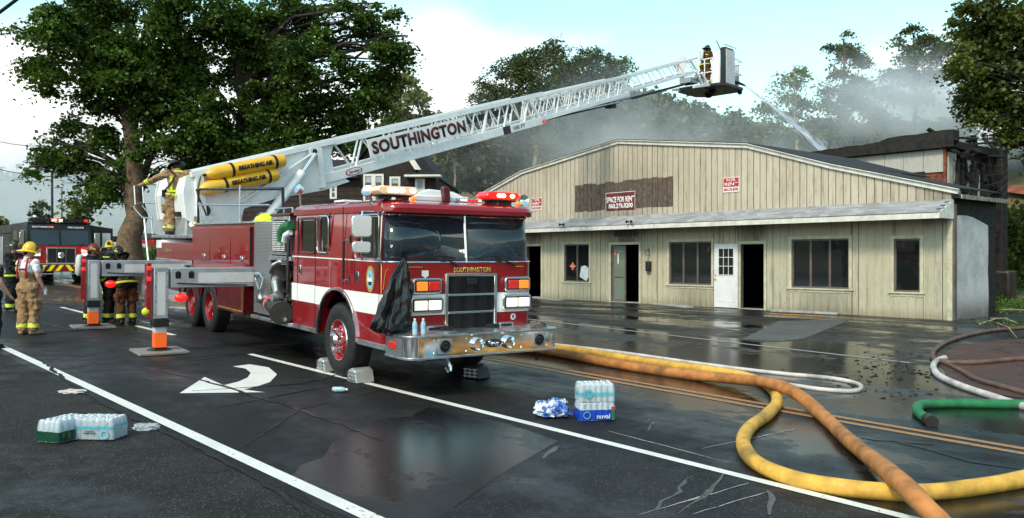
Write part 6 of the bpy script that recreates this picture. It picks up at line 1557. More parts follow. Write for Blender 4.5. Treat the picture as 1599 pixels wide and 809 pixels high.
MB().lathe([(0, .05), (.10, .05), (.13, .02), (.13, 0)], (.15, 0, 1.17), (1, 0, 0), 20).build('siren', 'chrome', g2)
bm2 = E2('bumper', MB().box(.10, .60, -1.22, 1.22, .50, .80), 'red_paint', bevel=.02)
E2('bumper_top', MB().box(.10, .62, -1.24, 1.24, .802, .84), 'brushed', bevel=.008)
for k in range(8):                     # chevrons pointing up to the middle
    for sg in (-1, 1):
        y = sg * (.02 + .30 * k); 
        if abs(y) > 1.05: continue
        p_ = [(y, .78), (y + sg * .15, .78), (y + sg * .33, .53), (y + sg * .18, .53)]; p_ = [(max(-1.2, min(1.2, a)), b) for a, b in p_]
        MB().prism(p_, 'x', .601, .606).build('chevron', 'chev_yellow', bm2, smooth=False)
for y in (-.85, -.65): MB().lathe([(0, .03), (.06, .03), (.08, .0)], (.607, y, .66), (1, 0, 0), 16).build('siren_speaker', 'black_part', bm2)
E2('lower_step', MB().box(.2, .5, -1.0, -.3, .40, .44).box(.2, .5, .3, 1.0, .40, .44), 'brushed')
E2('body', MB().box(-8.6, -2.7, -1.22, 1.22, .6, 2.1), 'black_part', bevel=.02); E2('equipment_rack', MB().box(-8.6, -2.75, -1.2, 1.2, 2.12, 2.5), 'metal_dark', bevel=.02)
for k in range(4): E2('shutter_door', MB().box(-8.4 + 1.4 * k, -7.15 + 1.4 * k, -1.24, -1.221, .75, 2.0), 'metal_dark' if k % 2 else 'alu_grey', bevel=.01)
E2('side_window', MB().box(-2.3, -1.5, -1.24, -1.222, 1.55, 2.2).box(-1.1, -.4, -1.24, -1.222, 1.55, 2.2), 'window_glass_dark', smooth=False)
dr = E2('open_door', MB().prism([(1.25, .9), (2.15, .9), (2.15, 2.32), (1.25, 2.45)], 'x', -.45, -.38), 'black_part', bevel=.01)
MB().box(-.379, -.376, 1.72, 2.05, 1.5, 2.12).build('door_window', 'pale_wall', dr, smooth=False); MB().box(-.379, -.376, 1.38, 1.62, 1.5, 2.12).build('door_window', 'pale_wall', dr, smooth=False)
E2('mirror', MB().box(-.05, .08, -1.5, -1.34, 1.6, 2.1).tube([(-.1, -1.2, 2.2), (.0, -1.4, 2.15)], .02, 6), 'chrome', bevel=.02); E2('mirror', MB().box(-.05, .08, 1.28, 1.44, 1.6, 2.1), 'chrome', bevel=.02)
for x in (-1.3, -6.4):
    for y in (-1.2, 1.2):
        o = tyre_mesh().build('wheel', 'rubber', e2, loc=(x, y, .535)); o.rotation_euler = (0, 0, math.pi if y > 0 else 0)
        MB().lathe([(.3, .02), (.25, .06), (0, .05)], (0, 0, 0), (0, 1, 0), 24).build('rim', 'chrome', o)
E2('wiper', MB().tube([(.03, -.6, 1.55), (.0, -.2, 1.62)], .015, 5), 'black_part'); E2('wiper', MB().tube([(.03, .5, 1.55), (.0, .9, 1.62)], .015, 5), 'black_part')
o = E2('beacon', MB().sph((-.35, -.85, 2.73), .09, 12, 8), 'chrome')

# ================================================================== THINGS ON THE GROUND
def hose(name, pix, r, mat, label, cat='hose', lifts=None, n=10, sub=8, couple=()):
    P = []
    for i, p in enumerate(pix):
        q = G(p[0], p[1], r + (lifts or {}).get(i, 0)); P.append(q)
    out = []
    for i in range(len(P) - 1):                       # Catmull-Rom
        p0 = P[max(i - 1, 0)]; p1 = P[i]; p2 = P[i + 1]; p3 = P[min(i + 2, len(P) - 1)]
        for k in range(sub):
            t = k / sub; out.append(0.5 * ((2 * p1) + (-p0 + p2) * t + (2 * p0 - 5 * p1 + 4 * p2 - p3) * t * t + (-p0 + 3 * p1 - 3 * p2 + p3) * t ** 3))
    out.append(P[-1])
    for q in out:
        zz = gzf(q.x, q.y) + r * .9
        if q.z < zz: q.z = zz
    rr_ = random.Random(len(pix)); o = MB().tube(out, [r * (1 + .035 * math.sin(i_ * .23 + len(pix)) + .02 * math.sin(i_ * .61)) for i_ in range(len(out))], n * 2, cap=True).build(name, mat, fixn=False, sharp=60); 
    for k in couple:
        a, b_ = out[k], out[min(k + 1, len(out) - 1)]; d = (b_ - a).normalized(); MB().cyl(a - d * .06, a + d * .08, r * 1.25, n=20).build('coupling', 'metal_dark', o, bevel=.006)
    return tag(o, label, cat)
hose('supply_hose', [(790, 541), (875, 544), (985, 561), (1067, 573), (1150, 585), (1190, 597), (1209, 612), (1214, 628), (1199, 647), (1172, 667), (1161, 690), (1176, 718), (1220, 741), (1292, 758), (1369, 767), (1446, 769), (1523, 761), (1599, 748), (1680, 726), (1800, 690)], .070, 'hose_yellow', 'thick yellow supply hose curling round in the foreground')
hose('supply_hose', [(770, 538), (857, 549), (959, 568), (1067, 584), (1149, 592), (1205, 599), (1246, 616), (1282, 646), (1323, 685), (1369, 722), (1410, 756), (1441, 787), (1471, 818), (1500, 850), (1560, 920)], .078, 'hose_orange', 'thick orange brown supply hose crossing over the yellow one', lifts={4: .05, 5: .13, 6: .10, 9: .06, 10: .13, 11: .10, 12: .03})
hose('attack_hose', [(860, 538), (934, 546), (1036, 560), (1139, 574), (1226, 584), (1292, 590), (1336, 598), (1345, 606), (1330, 611), (1282, 608), (1241, 602), (1200, 597)], .032, 'hose_white', 'thin white hose looping back on the wet road behind the thick hoses', n=6)
hose('attack_hose', [(1680, 508), (1584, 513), (1538, 518), (1492, 529), (1464, 543), (1457, 555), (1468, 564), (1523, 566), (1599, 560), (1700, 556)], .045, 'hose_brown', 'muddy brown hose looping wide near the right edge by the weeds', n=6)
hose('attack_hose', [(1476, 559), (1464, 563), (1458, 572), (1466, 586), (1497, 601), (1538, 615), (1574, 627), (1620, 640), (1720, 660)], .050, 'hose_white', 'dirty white hose running from the mud to the right edge', n=6)
hose('attack_hose', [(1474, 566), (1500, 578), (1523, 591), (1560, 602), (1599, 613), (1700, 640)], .040, 'hose_brown', 'muddy brown hose lying just behind the dirty white one', n=6)
hose('suction_hose', [(1453, 657), (1440, 649), (1433, 641), (1436, 634), (1450, 631), (1497, 630), (1550, 631), (1610, 632), (1700, 634)], .060, 'hose_green', 'short green hose with a black end cap at the right edge', couple=(0,))
# water bottles
def bottle_me():
    m = MB().lathe([(0, 0), (.028, 0), (.032, .01), (.032, .07), (.030, .075), (.032, .08), (.032, .135), (.022, .165), (.013, .18), (.013, .19)], (0, 0, 0), (0, 0, 1), 14).mesh('bottle'); m.materials.append(MATS['bottle_pet']); m.shade_smooth(); return m
def cap_me():
    m = MB().lathe([(0, .206), (.0145, .205), (.0145, .188), (.012, .186)], (0, 0, 0), (0, 0, 1), 10).mesh('cap'); m.materials.append(MATS['cap_white']); return m
BOT, CAP = bottle_me(), cap_me()
def crease(mb_or_obj, amp, scale, seed=0):
    from mathutils import noise as NZ
    me = mb_or_obj.data; off = Vector((seed * 3.1, seed * 1.7, 0))
    for v in me.vertices:
        q = v.co * scale + off; d = NZ.noise_vector(q) + .5 * NZ.noise_vector(q * 2.3); v.co += d * amp
    me.update()
def gridbox(x0, x1, y0, y1, z0, z1, n, r=.015):
    import bmesh
    bm = bmesh.new(); bmesh.ops.create_cube(bm, size=1.0); bmesh.ops.subdivide_edges(bm, edges=bm.edges, cuts=n, use_grid_fill=True)
    c = Vector(((x0 + x1) / 2, (y0 + y1) / 2, (z0 + z1) / 2)); s = Vector((x1 - x0, y1 - y0, z1 - z0)); return bm, c, s
def pack(label, pix, yaw, kind, z=0.0, loc=None, n=(6, 4), slim=False):
    p = loc or G(*pix); P = empty('bottle_pack', (p.x, p.y, gzf(p.x, p.y) + .008 + z), (0, 0, R(yaw))); tag(P, label, 'bottled water')
    nx, ny = n; sp = .066; rj = random.Random(len(label) * 7)
    for i in range(nx):
        for j in range(ny):
            x, y = (i - (nx - 1) / 2) * sp, (j - (ny - 1) / 2) * sp
            o = bpy.data.objects.new('bottle', BOT); COL.objects.link(o); o.parent = P; o.location = (x + rj.uniform(-.003, .003), y + rj.uniform(-.003, .003), .003 + rj.uniform(0, .004)); o.rotation_euler = (rj.gauss(0, .035), rj.gauss(0, .035), rj.uniform(0, 6)); c = bpy.data.objects.new('cap', CAP); COL.objects.link(c); c.parent = o
    hx, hy = nx * sp / 2 + .004, ny * sp / 2 + .004
    def film(nm, z0, z1, mat, grow=.0, side_only=True, cut_=None):
        mb = MB(); rows = []
        k = 16; N_ = []
        for i in range(nx * 4): N_.append((-hx + 2 * hx * i / (nx * 4), -hy, i))
        for i in range(ny * 4): N_.append((hx, -hy + 2 * hy * i / (ny * 4), i))
        for i in range(nx * 4): N_.append((hx - 2 * hx * i / (nx * 4), hy, i))
        for i in range(ny * 4): N_.append((-hx, hy - 2 * hy * i / (ny * 4), i))
        m = len(N_); zs = [z0 + (z1 - z0) * t / 5 for t in range(6)]
        rn = random.Random(int(z0 * 1000) + len(label))
        for zz in zs:
            for (x, y, i) in N_:
                b_ = (math.cos(i / 4 * 2 * math.pi + math.pi)) * .006; d = Vector((x, y, 0)).normalized(); sh = 1 - max(0, (zz - .15)) * 1.2
                rows.append((x * sh + d.x * (b_ + grow), y * sh + d.y * (b_ + grow), zz + rn.uniform(-.002, .002)))
        fs = [(r * m + i, r * m + (i + 1) % m, (r + 1) * m + (i + 1) % m, (r + 1) * m + i) for r in range(5) for i in range(m)]
        mb.add(rows, fs); return mb.build(nm, mat, P, fixn=False, sharp=70)
    film('shrink_wrap', .006, .205, 'film', .004)
    tm = MB(); a_ = 26; b2 = 18; rows = []
    for i in range(a_ + 1):
        for j in range(b2 + 1):
            x = -hx + 2 * hx * i / a_; y = -hy + 2 * hy * j / b2; q = .5 + .5 * math.cos(2 * math.pi * (x / sp - .5)) * math.cos(2 * math.pi * (y / sp - .5)); e = min(i, a_ - i, j, b2 - j) / 3
            rows.append((x * .95, y * .93, .196 + .018 * q - (.022 if e < .3 else 0) + rj.uniform(-.004, .004)))
    tm.add(rows, [(i * (b2 + 1) + j, (i + 1) * (b2 + 1) + j, (i + 1) * (b2 + 1) + j + 1, i * (b2 + 1) + j + 1) for i in range(a_) for j in range(b2)]); tm.build('top_wrap', 'film', P, fixn=False, sharp=25)
    if kind == 'blue': film('printed_wrap', .008, .125, 'crate_blue', .006); 
    if kind == 'teal': film('printed_wrap', .07, .11, 'wrap_teal', .006)
    if kind == 'pale': film('printed_wrap', .105, .135, 'wrap_teal', .006)
    if kind == 'green': film('printed_wrap', .010, .105, 'wrap_green', .006)
    yf = -hy - .0165
    if kind == 'blue': text('AVIVA' if False else 'nuval', 'cap_white', .15, .05, (.06, yf, .055), (1, 0, 0), (0, 0, 1), P, depth=.004); MB().lathe([(.035, 0), (.042, 0), (.042, -.004), (.035, -.004)], (-.13, yf, .07), (0, 1, 0), 20).build('logo_ring', 'label_blue', P); MB().box(.155, .19, yf - .002, yf + .006, .01, .12).build('green_label', 'hose_green', P); MB().box(.155, .19, yf - .003, yf + .006, .122, .16).build('red_label', 'sign_red', P)
    if kind == 'pale': text('PURIFIED', 'letter_black', .10, .014, (-.03, yf, .085), (1, 0, 0), (0, 0, 1), P, depth=.003); text('DRINKING WATER', 'letter_black', .13, .012, (-.03, yf, .068), (1, 0, 0), (0, 0, 1), P, depth=.003); MB().lathe([(.03, 0), (.045, 0), (.045, -.004), (.03, -.004)], (.12, yf, .06), (0, 1, 0), 20).build('logo_ring', 'label_blue', P)
    if kind == 'teal': MB().lathe([(.03, 0), (.05, 0), (.05, -.004), (.03, -.004)], (-.1, yf, .1), (0, 1, 0), 20).build('logo_ring', 'wrap_teal', P)
    if kind == 'green': o = text('SPRING', 'cap_white', .16, .05, (hx + .017, 0, .09), (0, 1, 0), (0, 0, 1), P, depth=.004)
    return P
pack('shrink wrapped case of water bottles in pale blue print, right of the green one', (158, 684), -4, 'pale')
pack('shrink wrapped case of water bottles with dark green print, at the lower left', (102, 686), 72, 'green')
pk = pack('dark blue case of water bottles, lower one of the stack in the road', (929, 655), 10, 'blue')
pack('clear and teal case of water bottles on top of the dark blue one', None, 6, 'teal', z=.209, loc=pk.location)
# crumpled wrapping beside the stack
import bmesh as _bm
def crumple(name, c, s, seed, mat, label, cat, amp=.5, sub=4):
    from mathutils import noise as NZ
    bm = _bm.new(); _bm.ops.create_icosphere(bm, subdivisions=sub, radius=1.0)
    for v in bm.verts:
        q = v.co * 1.9 + Vector((seed, seed * 2.3, 0)); k = 1 + amp * (abs(NZ.noise(q)) * 1.6 - .35) + amp * .5 * (abs(NZ.noise(q * 2.7)) - .2)
        v.co = v.co * k; v.co.z = max(v.co.z, -.35); v.co.x *= s[0]; v.co.y *= s[1]; v.co.z *= s[2]
    me = bpy.data.meshes.new(name); bm.to_mesh(me); bm.free(); me.materials.append(MATS[mat]); me.shade_smooth(); me.set_sharp_from_angle(angle=R(18)); o = bpy.data.objects.new(name, me); COL.objects.link(o); o.location = c
    return tag(o, label, cat)
def wrapmat():
    m, b = newmat('wrap_mixed'); n, l = nodes(m); v = coord(m, 'Object')
    f = noise(m, v, 7, 3, .6); g = noise(m, v, 22, 4, .6)
    c = mixc(m, ramp(m, f, .44, .50), (0.62, 0.70, 0.78), (0.03, 0.10, 0.42)); c = mixc(m, ramp(m, g, .55, .7, 0, .8), c, (.75, .8, .86))
    l.new(c, b.inputs['Base Color']); b.inputs['Roughness'].default_value = .12; b.inputs['Coat Weight'].default_value = .8
    bump(m, b, g, .6, .01)
wrapmat()
p = G(863, 652); crumple('plastic_wrap', (p.x, p.y, gzf(p.x, p.y) + .075), (.19, .14, .13), 3.3, 'wrap_mixed', 'crumpled blue and clear plastic wrapping left of the bottle stack', 'plastic wrap')
p = G(228, 671); crumple('plastic_wrap', (p.x, p.y, gzf(p.x, p.y) + .02), (.13, .08, .045), 8.3, 'film', 'small scrap of clear plastic by the white edge line', 'plastic wrap', sub=3)
p = G(113, 614); crumple('plastic_wrap', (p.x, p.y, gzf(p.x, p.y) + .015), (.16, .07, .035), 5.3, 'hose_white', 'flattened pale scrap of litter left of the white edge line', 'litter', sub=3)
def bottle(label, loc, rot=(0, 0, 0), group=None):
    o = bpy.data.objects.new('water_bottle', BOT); COL.objects.link(o); o.location = loc; o.rotation_euler = rot; c = bpy.data.objects.new('cap', CAP); COL.objects.link(c); c.parent = o
    l_ = MB().lathe([(.0325, .08), (.0335, .081), (.0335, .129), (.0325, .13)], (0, 0, 0), (0, 0, 1), 16).build('label', 'label_blue', o); return tag(o, label, 'bottle', group)
p = G(520, 613); bottle('clear water bottle lying on its side on the dark road', (p.x, p.y, gzf(p.x, p.y) + .045), (R(90), 0, R(80)))
a = P2W(1.88, .16, BZ1 + .032); bottle('left water bottle standing on the chrome bumper by the black bag', a, group='bottles on the bumper'); a = P2W(1.90, .27, BZ1 + .032); bottle('right water bottle standing on the chrome bumper by the black bag', a, group='bottles on the bumper')
# rope on the bumper
pts = []; r_ = random.Random(2); c0 = P2W(1.86, 2.12, BZ1 + .045)
for k in range(60): a = k * .5; pts.append(c0 + Vector((.12 * math.cos(a) * r_.uniform(.7, 1), .12 * math.sin(a) * r_.uniform(.6, 1), .0012 * k)))
tag(MB().tube(pts, .012, 6).build('coiled_rope', 'frame_brown'), 'small coil of brown rope on the far end of the bumper', 'rope')
# the black rubbish bag hung at the corner of the windscreen
def bag():
    n, m = 72, 30; mb = MB(); rows = []; r_ = random.Random(12); ph = [r_.uniform(0, 6.28) for _ in range(8)]
    for i in range(m + 1):
        t = i / m; z = -t * 1.08
        if t < .06: base = .055 - t * .35
        elif t < .12: base = .035
        else: base = .04 + .24 * ((t - .12) / .88) ** .75
        if t > .90: base *= math.sqrt(max(.001, 1 - ((t - .90) / .104) ** 2))
        cx = -.02 - .10 * t; cy = -.06 * t - .10 * t
        for j in range(n):
            a = 2 * math.pi * j / n
            pl = (.22 * math.sin(a * 9 + ph[0] + 2.4 * t) + .13 * math.sin(a * 14 + ph[1] - 3 * t) + .10 * math.sin(a * 5 + ph[2] + 5 * t)) * (1 - .50 * t)
            lump = .12 * math.sin(a * 3 + ph[3] + t * 9) * t + .07 * math.sin(a * 7 + t * 23 + ph[4]) * t
            rad = base * (1 + pl + lump); rows.append((cx + rad * math.cos(a) * .62, cy + rad * math.sin(a) * 1.0, z))
    fs = [(i * n + j, i * n + (j + 1) % n, (i + 1) * n + (j + 1) % n, (i + 1) * n + j) for i in range(m) for j in range(n)]
    mb.add(rows, fs); mb.add(rows[:n], [tuple(range(n))]); mb.add(rows[-n:], [tuple(range(n))[::-1]])
    o = mb.build('rubbish_bag', 'plastic_black', sharp=50); o.location = P2W(1.62, .16, 1.86); o.rotation_euler = (0, 0, trk.rotation_euler.z); s = o.modifiers.new('sub', 'SUBSURF'); s.levels = s.render_levels = 1
    from mathutils import noise as NZ
    for v in o.data.vertices:
        q = v.co * 7; v.co += NZ.noise_vector(q) * .014 + NZ.noise_vector(q * 3.2) * .010
    return tag(o, 'full black rubbish bag tied at the corner of the truck windscreen', 'rubbish bag')
bag()
# ================================================================== TREES AND PLANTS
LEAFSET = {}
def leaf_mesh(name, centres, size, mat, seed, parent, droop=.4):
    """centres: (n, 3) positions; one folded leaf of six-ish points at each"""
    g = np.random.default_rng(seed); n = len(centres)
    d = g.normal(size=(n, 3)); d[:, 2] = d[:, 2] * .45 - droop; d /= np.linalg.norm(d, axis=1)[:, None]
    s = g.normal(size=(n, 3)); s[:, 2] *= .45; s -= (s * d).sum(1)[:, None] * d; s /= np.linalg.norm(s, axis=1)[:, None]
    nn = np.cross(d, s)
    L = size * g.uniform(.5, 1.5, n)[:, None]; Wd = L * g.uniform(.38, .55, n)[:, None]
    a = centres; tip = a + d * L; l_ = a + d * L * .45 + s * Wd + nn * L * .12; r_ = a + d * L * .45 - s * Wd + nn * L * .12
    co = np.stack([a, r_, tip, l_], 1).reshape(-1, 3)
    i0 = np.arange(n) * 4
    tri = np.stack([i0, i0 + 1, i0 + 2, i0, i0 + 2, i0 + 3], 1).reshape(-1)
    me = bpy.data.meshes.new(name); me.vertices.add(n * 4); me.vertices.foreach_set('co', co.astype(np.float32).ravel())
    me.loops.add(n * 6); me.loops.foreach_set('vertex_index', tri.astype(np.int32))
    me.polygons.add(n * 2); me.polygons.foreach_set('loop_start', (np.arange(n * 2) * 3).astype(np.int32))
    me.update(calc_edges=True); me.materials.append(MATS[mat])
    o = bpy.data.objects.new(name, me); COL.objects.link(o)
    if parent: o.parent = parent
    return o
THIN, SHR = .54, .97
def tree(label, D, trunk, lumps, leafmat_, nleaf, lsize, name='broadleaf_tree', bark='bark', tr=.4, group=None, seed=1, zbase=None, dr=.55, clus=38, limbs=True, depth=1.0, cr=None, bend=(), shr=None, limb_mat=None, holes=8, hrad=.9):
    """trunk: pixel x of the foot and pixel (x, y) of its top; lumps: (px, py, radius px) clumps of the crown at distance D"""
    g = np.random.default_rng(seed); r_ = random.Random(seed)
    fx, top = trunk; base = at(fx, 400, D); z0 = gzf(base.x, base.y) - .1 if zbase is None else zbase
    T = empty(name, (base.x, base.y, z0)); tag(T, label, 'tree', group)
    tp = at(top[0], top[1], D); pts = [Vector((0, 0, 0))]
    tops = Vector((tp.x - base.x, tp.y - base.y, tp.z - z0)); n = 12
    path = []
    for i in range(n + 1):
        t = i / n; q = tops * t + Vector((r_.gauss(0, .12) * tr * 2 * (0 < t < 1), r_.gauss(0, .12) * tr * 2, 0))
        path.append(q)
    rs = [tr * (1.28 if i == 0 else 1.08 if i == 1 else 1 - .72 * i / n) for i in range(n + 1)]
    mb = MB(); mb.tube(path, rs, 14)
    tk = mb.build('trunk', bark, T, fixn=False, sharp=80)
    C = []; Rr = []
    for (px, py, rp) in lumps:
        rad = rp * D / F * (shr or SHR) * (.84 if rp < 37 and D < 55 else 1); off = g.normal() * .5 * depth * max(2.2, rad); c = at(px, py, D); f = (D + off) / D
        c = Vector((0, 0, H)) + (c - Vector((0, 0, H))) * f
        C.append((c.x - base.x, c.y - base.y, c.z - z0)); Rr.append(rad)
    # limbs
    if limbs:
        lb = MB()
        for c, rad in zip(C, Rr):
            c = Vector(c); t = min(.97, max(.28, (c.z - rad * 1.2 - .12 * c.length) / max(tops.z, .1))); i = t * n; a = path[int(i)].lerp(path[min(n, int(i) + 1)], i - int(i)); L = (c - a).length
            r0 = min(tr * (1 - .7 * t) * .6, .035 * L + .03); k = 7; P_ = []
            for j in range(k + 1):
                s = j / k; q = a.lerp(c, s); q.z += L * .12 * math.sin(math.pi * s); q += Vector((r_.gauss(0, 1), r_.gauss(0, 1), r_.gauss(0, .7))) * L * .030 * (0 < j); P_.append(q)
            lb.tube(P_, [r0 * (1 - .8 * j / k) + .008 for j in range(k + 1)], 7, cap=False)
            for _ in range(5):
                j = r_.randint(2, k); a2 = P_[j]; e = c + Vector((r_.gauss(0, 1), r_.gauss(0, 1), r_.gauss(0, .8))).normalized() * rad * r_.uniform(.6, 1.05); m_ = a2.lerp(e, .5) + Vector((r_.gauss(0, .1), r_.gauss(0, .1), .1)) * rad
                lb.tube([a2, m_, e], [r0 * .35 * (1 - .5 * j / k) + .008, r0 * .2 + .006, .006], 5, cap=False)
        lb.build('limbs', limb_mat or bark, T, fixn=False, sharp=80)
    C = np.array(C); Rr = np.array(Rr); w_ = Rr ** 2 * (1 if cr is None else 1); w_ = w_ / w_.sum()
    nleaf = int(nleaf * THIN); ncl = max(8, nleaf // clus); li = g.choice(len(C), ncl, p=w_)
    v = g.normal(size=(ncl, 3)); v /= np.linalg.norm(v, axis=1)[:, None]; rr_ = g.uniform(.15, 1.15, ncl) ** .6
    cc = C[li] + v * (rr_ * Rr[li])[:, None] * np.array([1, 1 * depth, .88])
    if holes and nleaf > 4000:                                   # gaps right through the crown
        hx_ = cc[g.integers(0, len(cc), holes)][:, [0, 2]]; hr = g.uniform(.35, .8, holes) * hrad
        keep = np.ones(len(cc), bool)
        for (a_, z_), q_ in zip(hx_, hr): keep &= ((cc[:, 0] - a_) ** 2 + (cc[:, 2] - z_) ** 2) > q_ * q_
        cc = cc[keep]; ncl = len(cc)
    per = g.integers(int(clus * .5), int(clus * 1.5), ncl); idx = np.repeat(np.arange(ncl), per)
    sg = dr * g.uniform(.5, 1.1, ncl)[idx][:, None]
    off = g.normal(size=(len(idx), 3)) * sg * np.array([1, 1, .30]); off[:, 2] -= .25 * (off[:, 0] ** 2 + off[:, 1] ** 2) / np.maximum(sg[:, 0], .05)
    P_ = cc[idx] + off
    leaf_mesh('crown', P_, lsize, leafmat_, seed + 5, T)
    return T
tree('huge dark maple with a thick rough trunk on the left, behind the firefighters', 48, (203, (214, 70)),
     [(140, 30, 55), (90, 40, 40), (60, 95, 28), (48, 60, 20), (25, 45, 12), (80, 120, 34), (112, 70, 48), (240, 40, 70), (200, 100, 62), (285, 110, 60), (255, 180, 52), (300, 200, 50), (285, 30, 60), (180, 20, 60), (160, 110, 40), (150, 150, 34),
      (108, 195, 22), (78, 225, 22), (62, 248, 20), (50, 262, 12), (115, 240, 26), (98, 262, 20), (140, 275, 26), (160, 292, 24), (120, 290, 20), (150, 308, 16), (135, 225, 18), (160, 205, 22), (240, 235, 40), (275, 255, 36), (230, 130, 40), (205, 10, 50), (310, 60, 40), (185, 225, 22), (195, 262, 22)],
     'leaf_maple', 190000, .19, tr=.72, seed=3, dr=.42, clus=70, limb_mat='bark_dark', holes=22, hrad=1.0)
tree('big dark tree with a leaning black trunk in front of the dark house', 50, (372, (385, 40)),
     [(350, 30, 60), (420, 60, 62), (480, 100, 52), (545, 75, 40), (595, 60, 34), (620, 85, 24), (560, 145, 46), (500, 175, 52), (430, 160, 60), (380, 215, 60), (335, 180, 48), (330, 245, 44), (480, 225, 46), (555, 205, 40), (600, 115, 34), (445, 20, 44), (520, 45, 34), (400, 110, 52), (575, 30, 24), (605, 18, 18),
      (650, 68, 6), (560, 8, 8), (588, 12, 8), (520, 6, 10), (500, 18, 12), (636, 58, 9), (590, 165, 26), (570, 225, 26), (520, 235, 30), (430, 240, 44), (380, 265, 34), (305, 120, 34), (545, 10, 22), (300, 270, 26), (600, 70, 26), (632, 78, 12), (480, 270, 24), (350, 290, 24)],
     'leaf_maple', 190000, .19, tr=.62, seed=9, dr=.42, clus=70, bark='bark_dark', holes=20, hrad=1.0)
tree('slim sunlit tree standing alone between the dark trees and the white ladder', 72, (640, (638, 120)),
     [(632, 125, 18), (615, 145, 18), (650, 150, 20), (620, 172, 22), (655, 180, 22), (640, 200, 30), (672, 195, 14), (610, 195, 16), (638, 112, 10), (645, 225, 26), (620, 225, 20), (680, 180, 8)],
     'leaf_light', 17000, .30, tr=.22, seed=14, dr=.5, clus=30, bark='bark_pale')
A_ = 'tall trees on the hill behind the ladder'
tree('tall round topped oak with a pale trunk rising behind the middle of the ladder', 78, (833, (840, 120)),
     [(840, 90, 24), (865, 78, 22), (820, 110, 24), (850, 130, 34), (880, 110, 30), (815, 150, 30), (870, 165, 34), (905, 88, 22), (835, 190, 26), (890, 200, 30), (855, 225, 22), (815, 190, 24)],
     'leaf_oak', 45000, .21, tr=.34, seed=17, dr=.55, clus=34, bark='bark_pale', group=A_)
tree('dark oak forming the left shoulder of the tall tree group behind the ladder', 84, (775, (790, 140)),
     [(770, 125, 22), (795, 105, 20), (752, 150, 16), (780, 150, 28), (800, 180, 30), (765, 175, 18), (790, 210, 26), (745, 165, 8), (812, 95, 14), (760, 200, 20)],
     'leaf_oak', 30000, .21, tr=.3, seed=21, dr=.55, clus=34, group=A_)
tree('dark broad oak forming the right shoulder of the tall tree group behind the ladder', 82, (925, (925, 120)),
     [(925, 92, 22), (950, 98, 20), (972, 112, 14), (935, 125, 30), (905, 140, 30), (962, 140, 18), (940, 165, 26), (900, 185, 30), (975, 95, 10), (930, 205, 26), (890, 120, 20), (960, 190, 20)],
     'leaf_oak', 39000, .21, tr=.32, seed=25, dr=.55, clus=34, group=A_)
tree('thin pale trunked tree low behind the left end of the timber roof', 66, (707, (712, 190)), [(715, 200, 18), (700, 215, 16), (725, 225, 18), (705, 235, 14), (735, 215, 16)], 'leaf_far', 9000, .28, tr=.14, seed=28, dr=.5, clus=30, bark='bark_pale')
B_ = 'hilltop trees to the right of the bucket'
tree('thin airy tree just right of the water jet', 72, (1247, (1240, 120)), [(1240, 108, 14), (1222, 122, 18), (1248, 130, 18), (1210, 150, 18), (1196, 140, 10), (1235, 155, 20), (1255, 160, 14), (1200, 170, 12), (1250, 110, 12), (1192, 165, 8), (1240, 178, 12), (1222, 180, 10)], 'leaf_light', 14250, .21, tr=.17, seed=31, dr=.6, clus=24, bark='bark_pale', group=B_, shr=.66)
tree('tall upright green tree with a bare lower trunk, centre of the three hilltop trees', 70, (1317, (1318, 60)), [(1320, 55, 12), (1300, 72, 13), (1325, 78, 17), (1345, 92, 13), (1295, 100, 16), (1320, 108, 22), (1345, 122, 18), (1300, 135, 22), (1330, 145, 24), (1290, 160, 14), (1345, 160, 16), (1315, 170, 20), (1352, 140, 10)], 'leaf_mid', 30000, .21, tr=.22, seed=35, dr=.5, clus=34, group=B_, shr=.66)
tree('wide crowned green tree left of the big tree at the right edge', 68, (1432, (1430, 70)), [(1425, 48, 15), (1405, 62, 14), (1445, 62, 16), (1395, 88, 18), (1425, 85, 22), (1455, 90, 18), (1388, 112, 14), (1415, 118, 22), (1450, 120, 18), (1470, 75, 16), (1380, 135, 14), (1405, 145, 16), (1440, 148, 16), (1475, 110, 16), (1378, 150, 12)], 'leaf_mid', 34500, .21, tr=.24, seed=39, dr=.5, clus=34, group=B_, shr=.66)
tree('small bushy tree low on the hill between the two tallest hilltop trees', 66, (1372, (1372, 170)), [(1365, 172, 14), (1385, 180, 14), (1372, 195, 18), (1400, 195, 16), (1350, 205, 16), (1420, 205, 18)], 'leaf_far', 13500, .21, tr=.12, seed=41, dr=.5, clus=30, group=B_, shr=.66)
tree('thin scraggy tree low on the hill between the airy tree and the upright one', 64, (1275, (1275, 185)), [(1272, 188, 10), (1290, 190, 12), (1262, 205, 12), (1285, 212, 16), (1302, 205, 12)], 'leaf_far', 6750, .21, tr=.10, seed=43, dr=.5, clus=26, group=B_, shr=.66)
tree('big leafy tree filling the top right corner, nearest on that side', 36, (1700, (1690, 60)),
     [(1560, 20, 42), (1515, 55, 28), (1545, 80, 40), (1600, 60, 60), (1500, 80, 24), (1500, 110, 22), (1540, 130, 36), (1590, 130, 50), (1515, 145, 24), (1510, 170, 16), (1560, 170, 32), (1600, 190, 46), (1535, 185, 16), (1510, 8, 14), (1640, 120, 60), (1625, 235, 24), (1500, 30, 14), (1490, 100, 12), (1660, 20, 60), (1590, 10, 40)],
     'leaf_mid', 110000, .15, tr=.40, seed=46, dr=.34, clus=60, limb_mat='bark_dark')
tree('small ragged conifer like tree left of the light pole', 60, (62, (62, 312)), [(62, 318, 6), (58, 330, 8), (67, 340, 9), (60, 350, 10)], 'leaf_far', 900, .26, tr=.07, seed=50, dr=.35, clus=16)
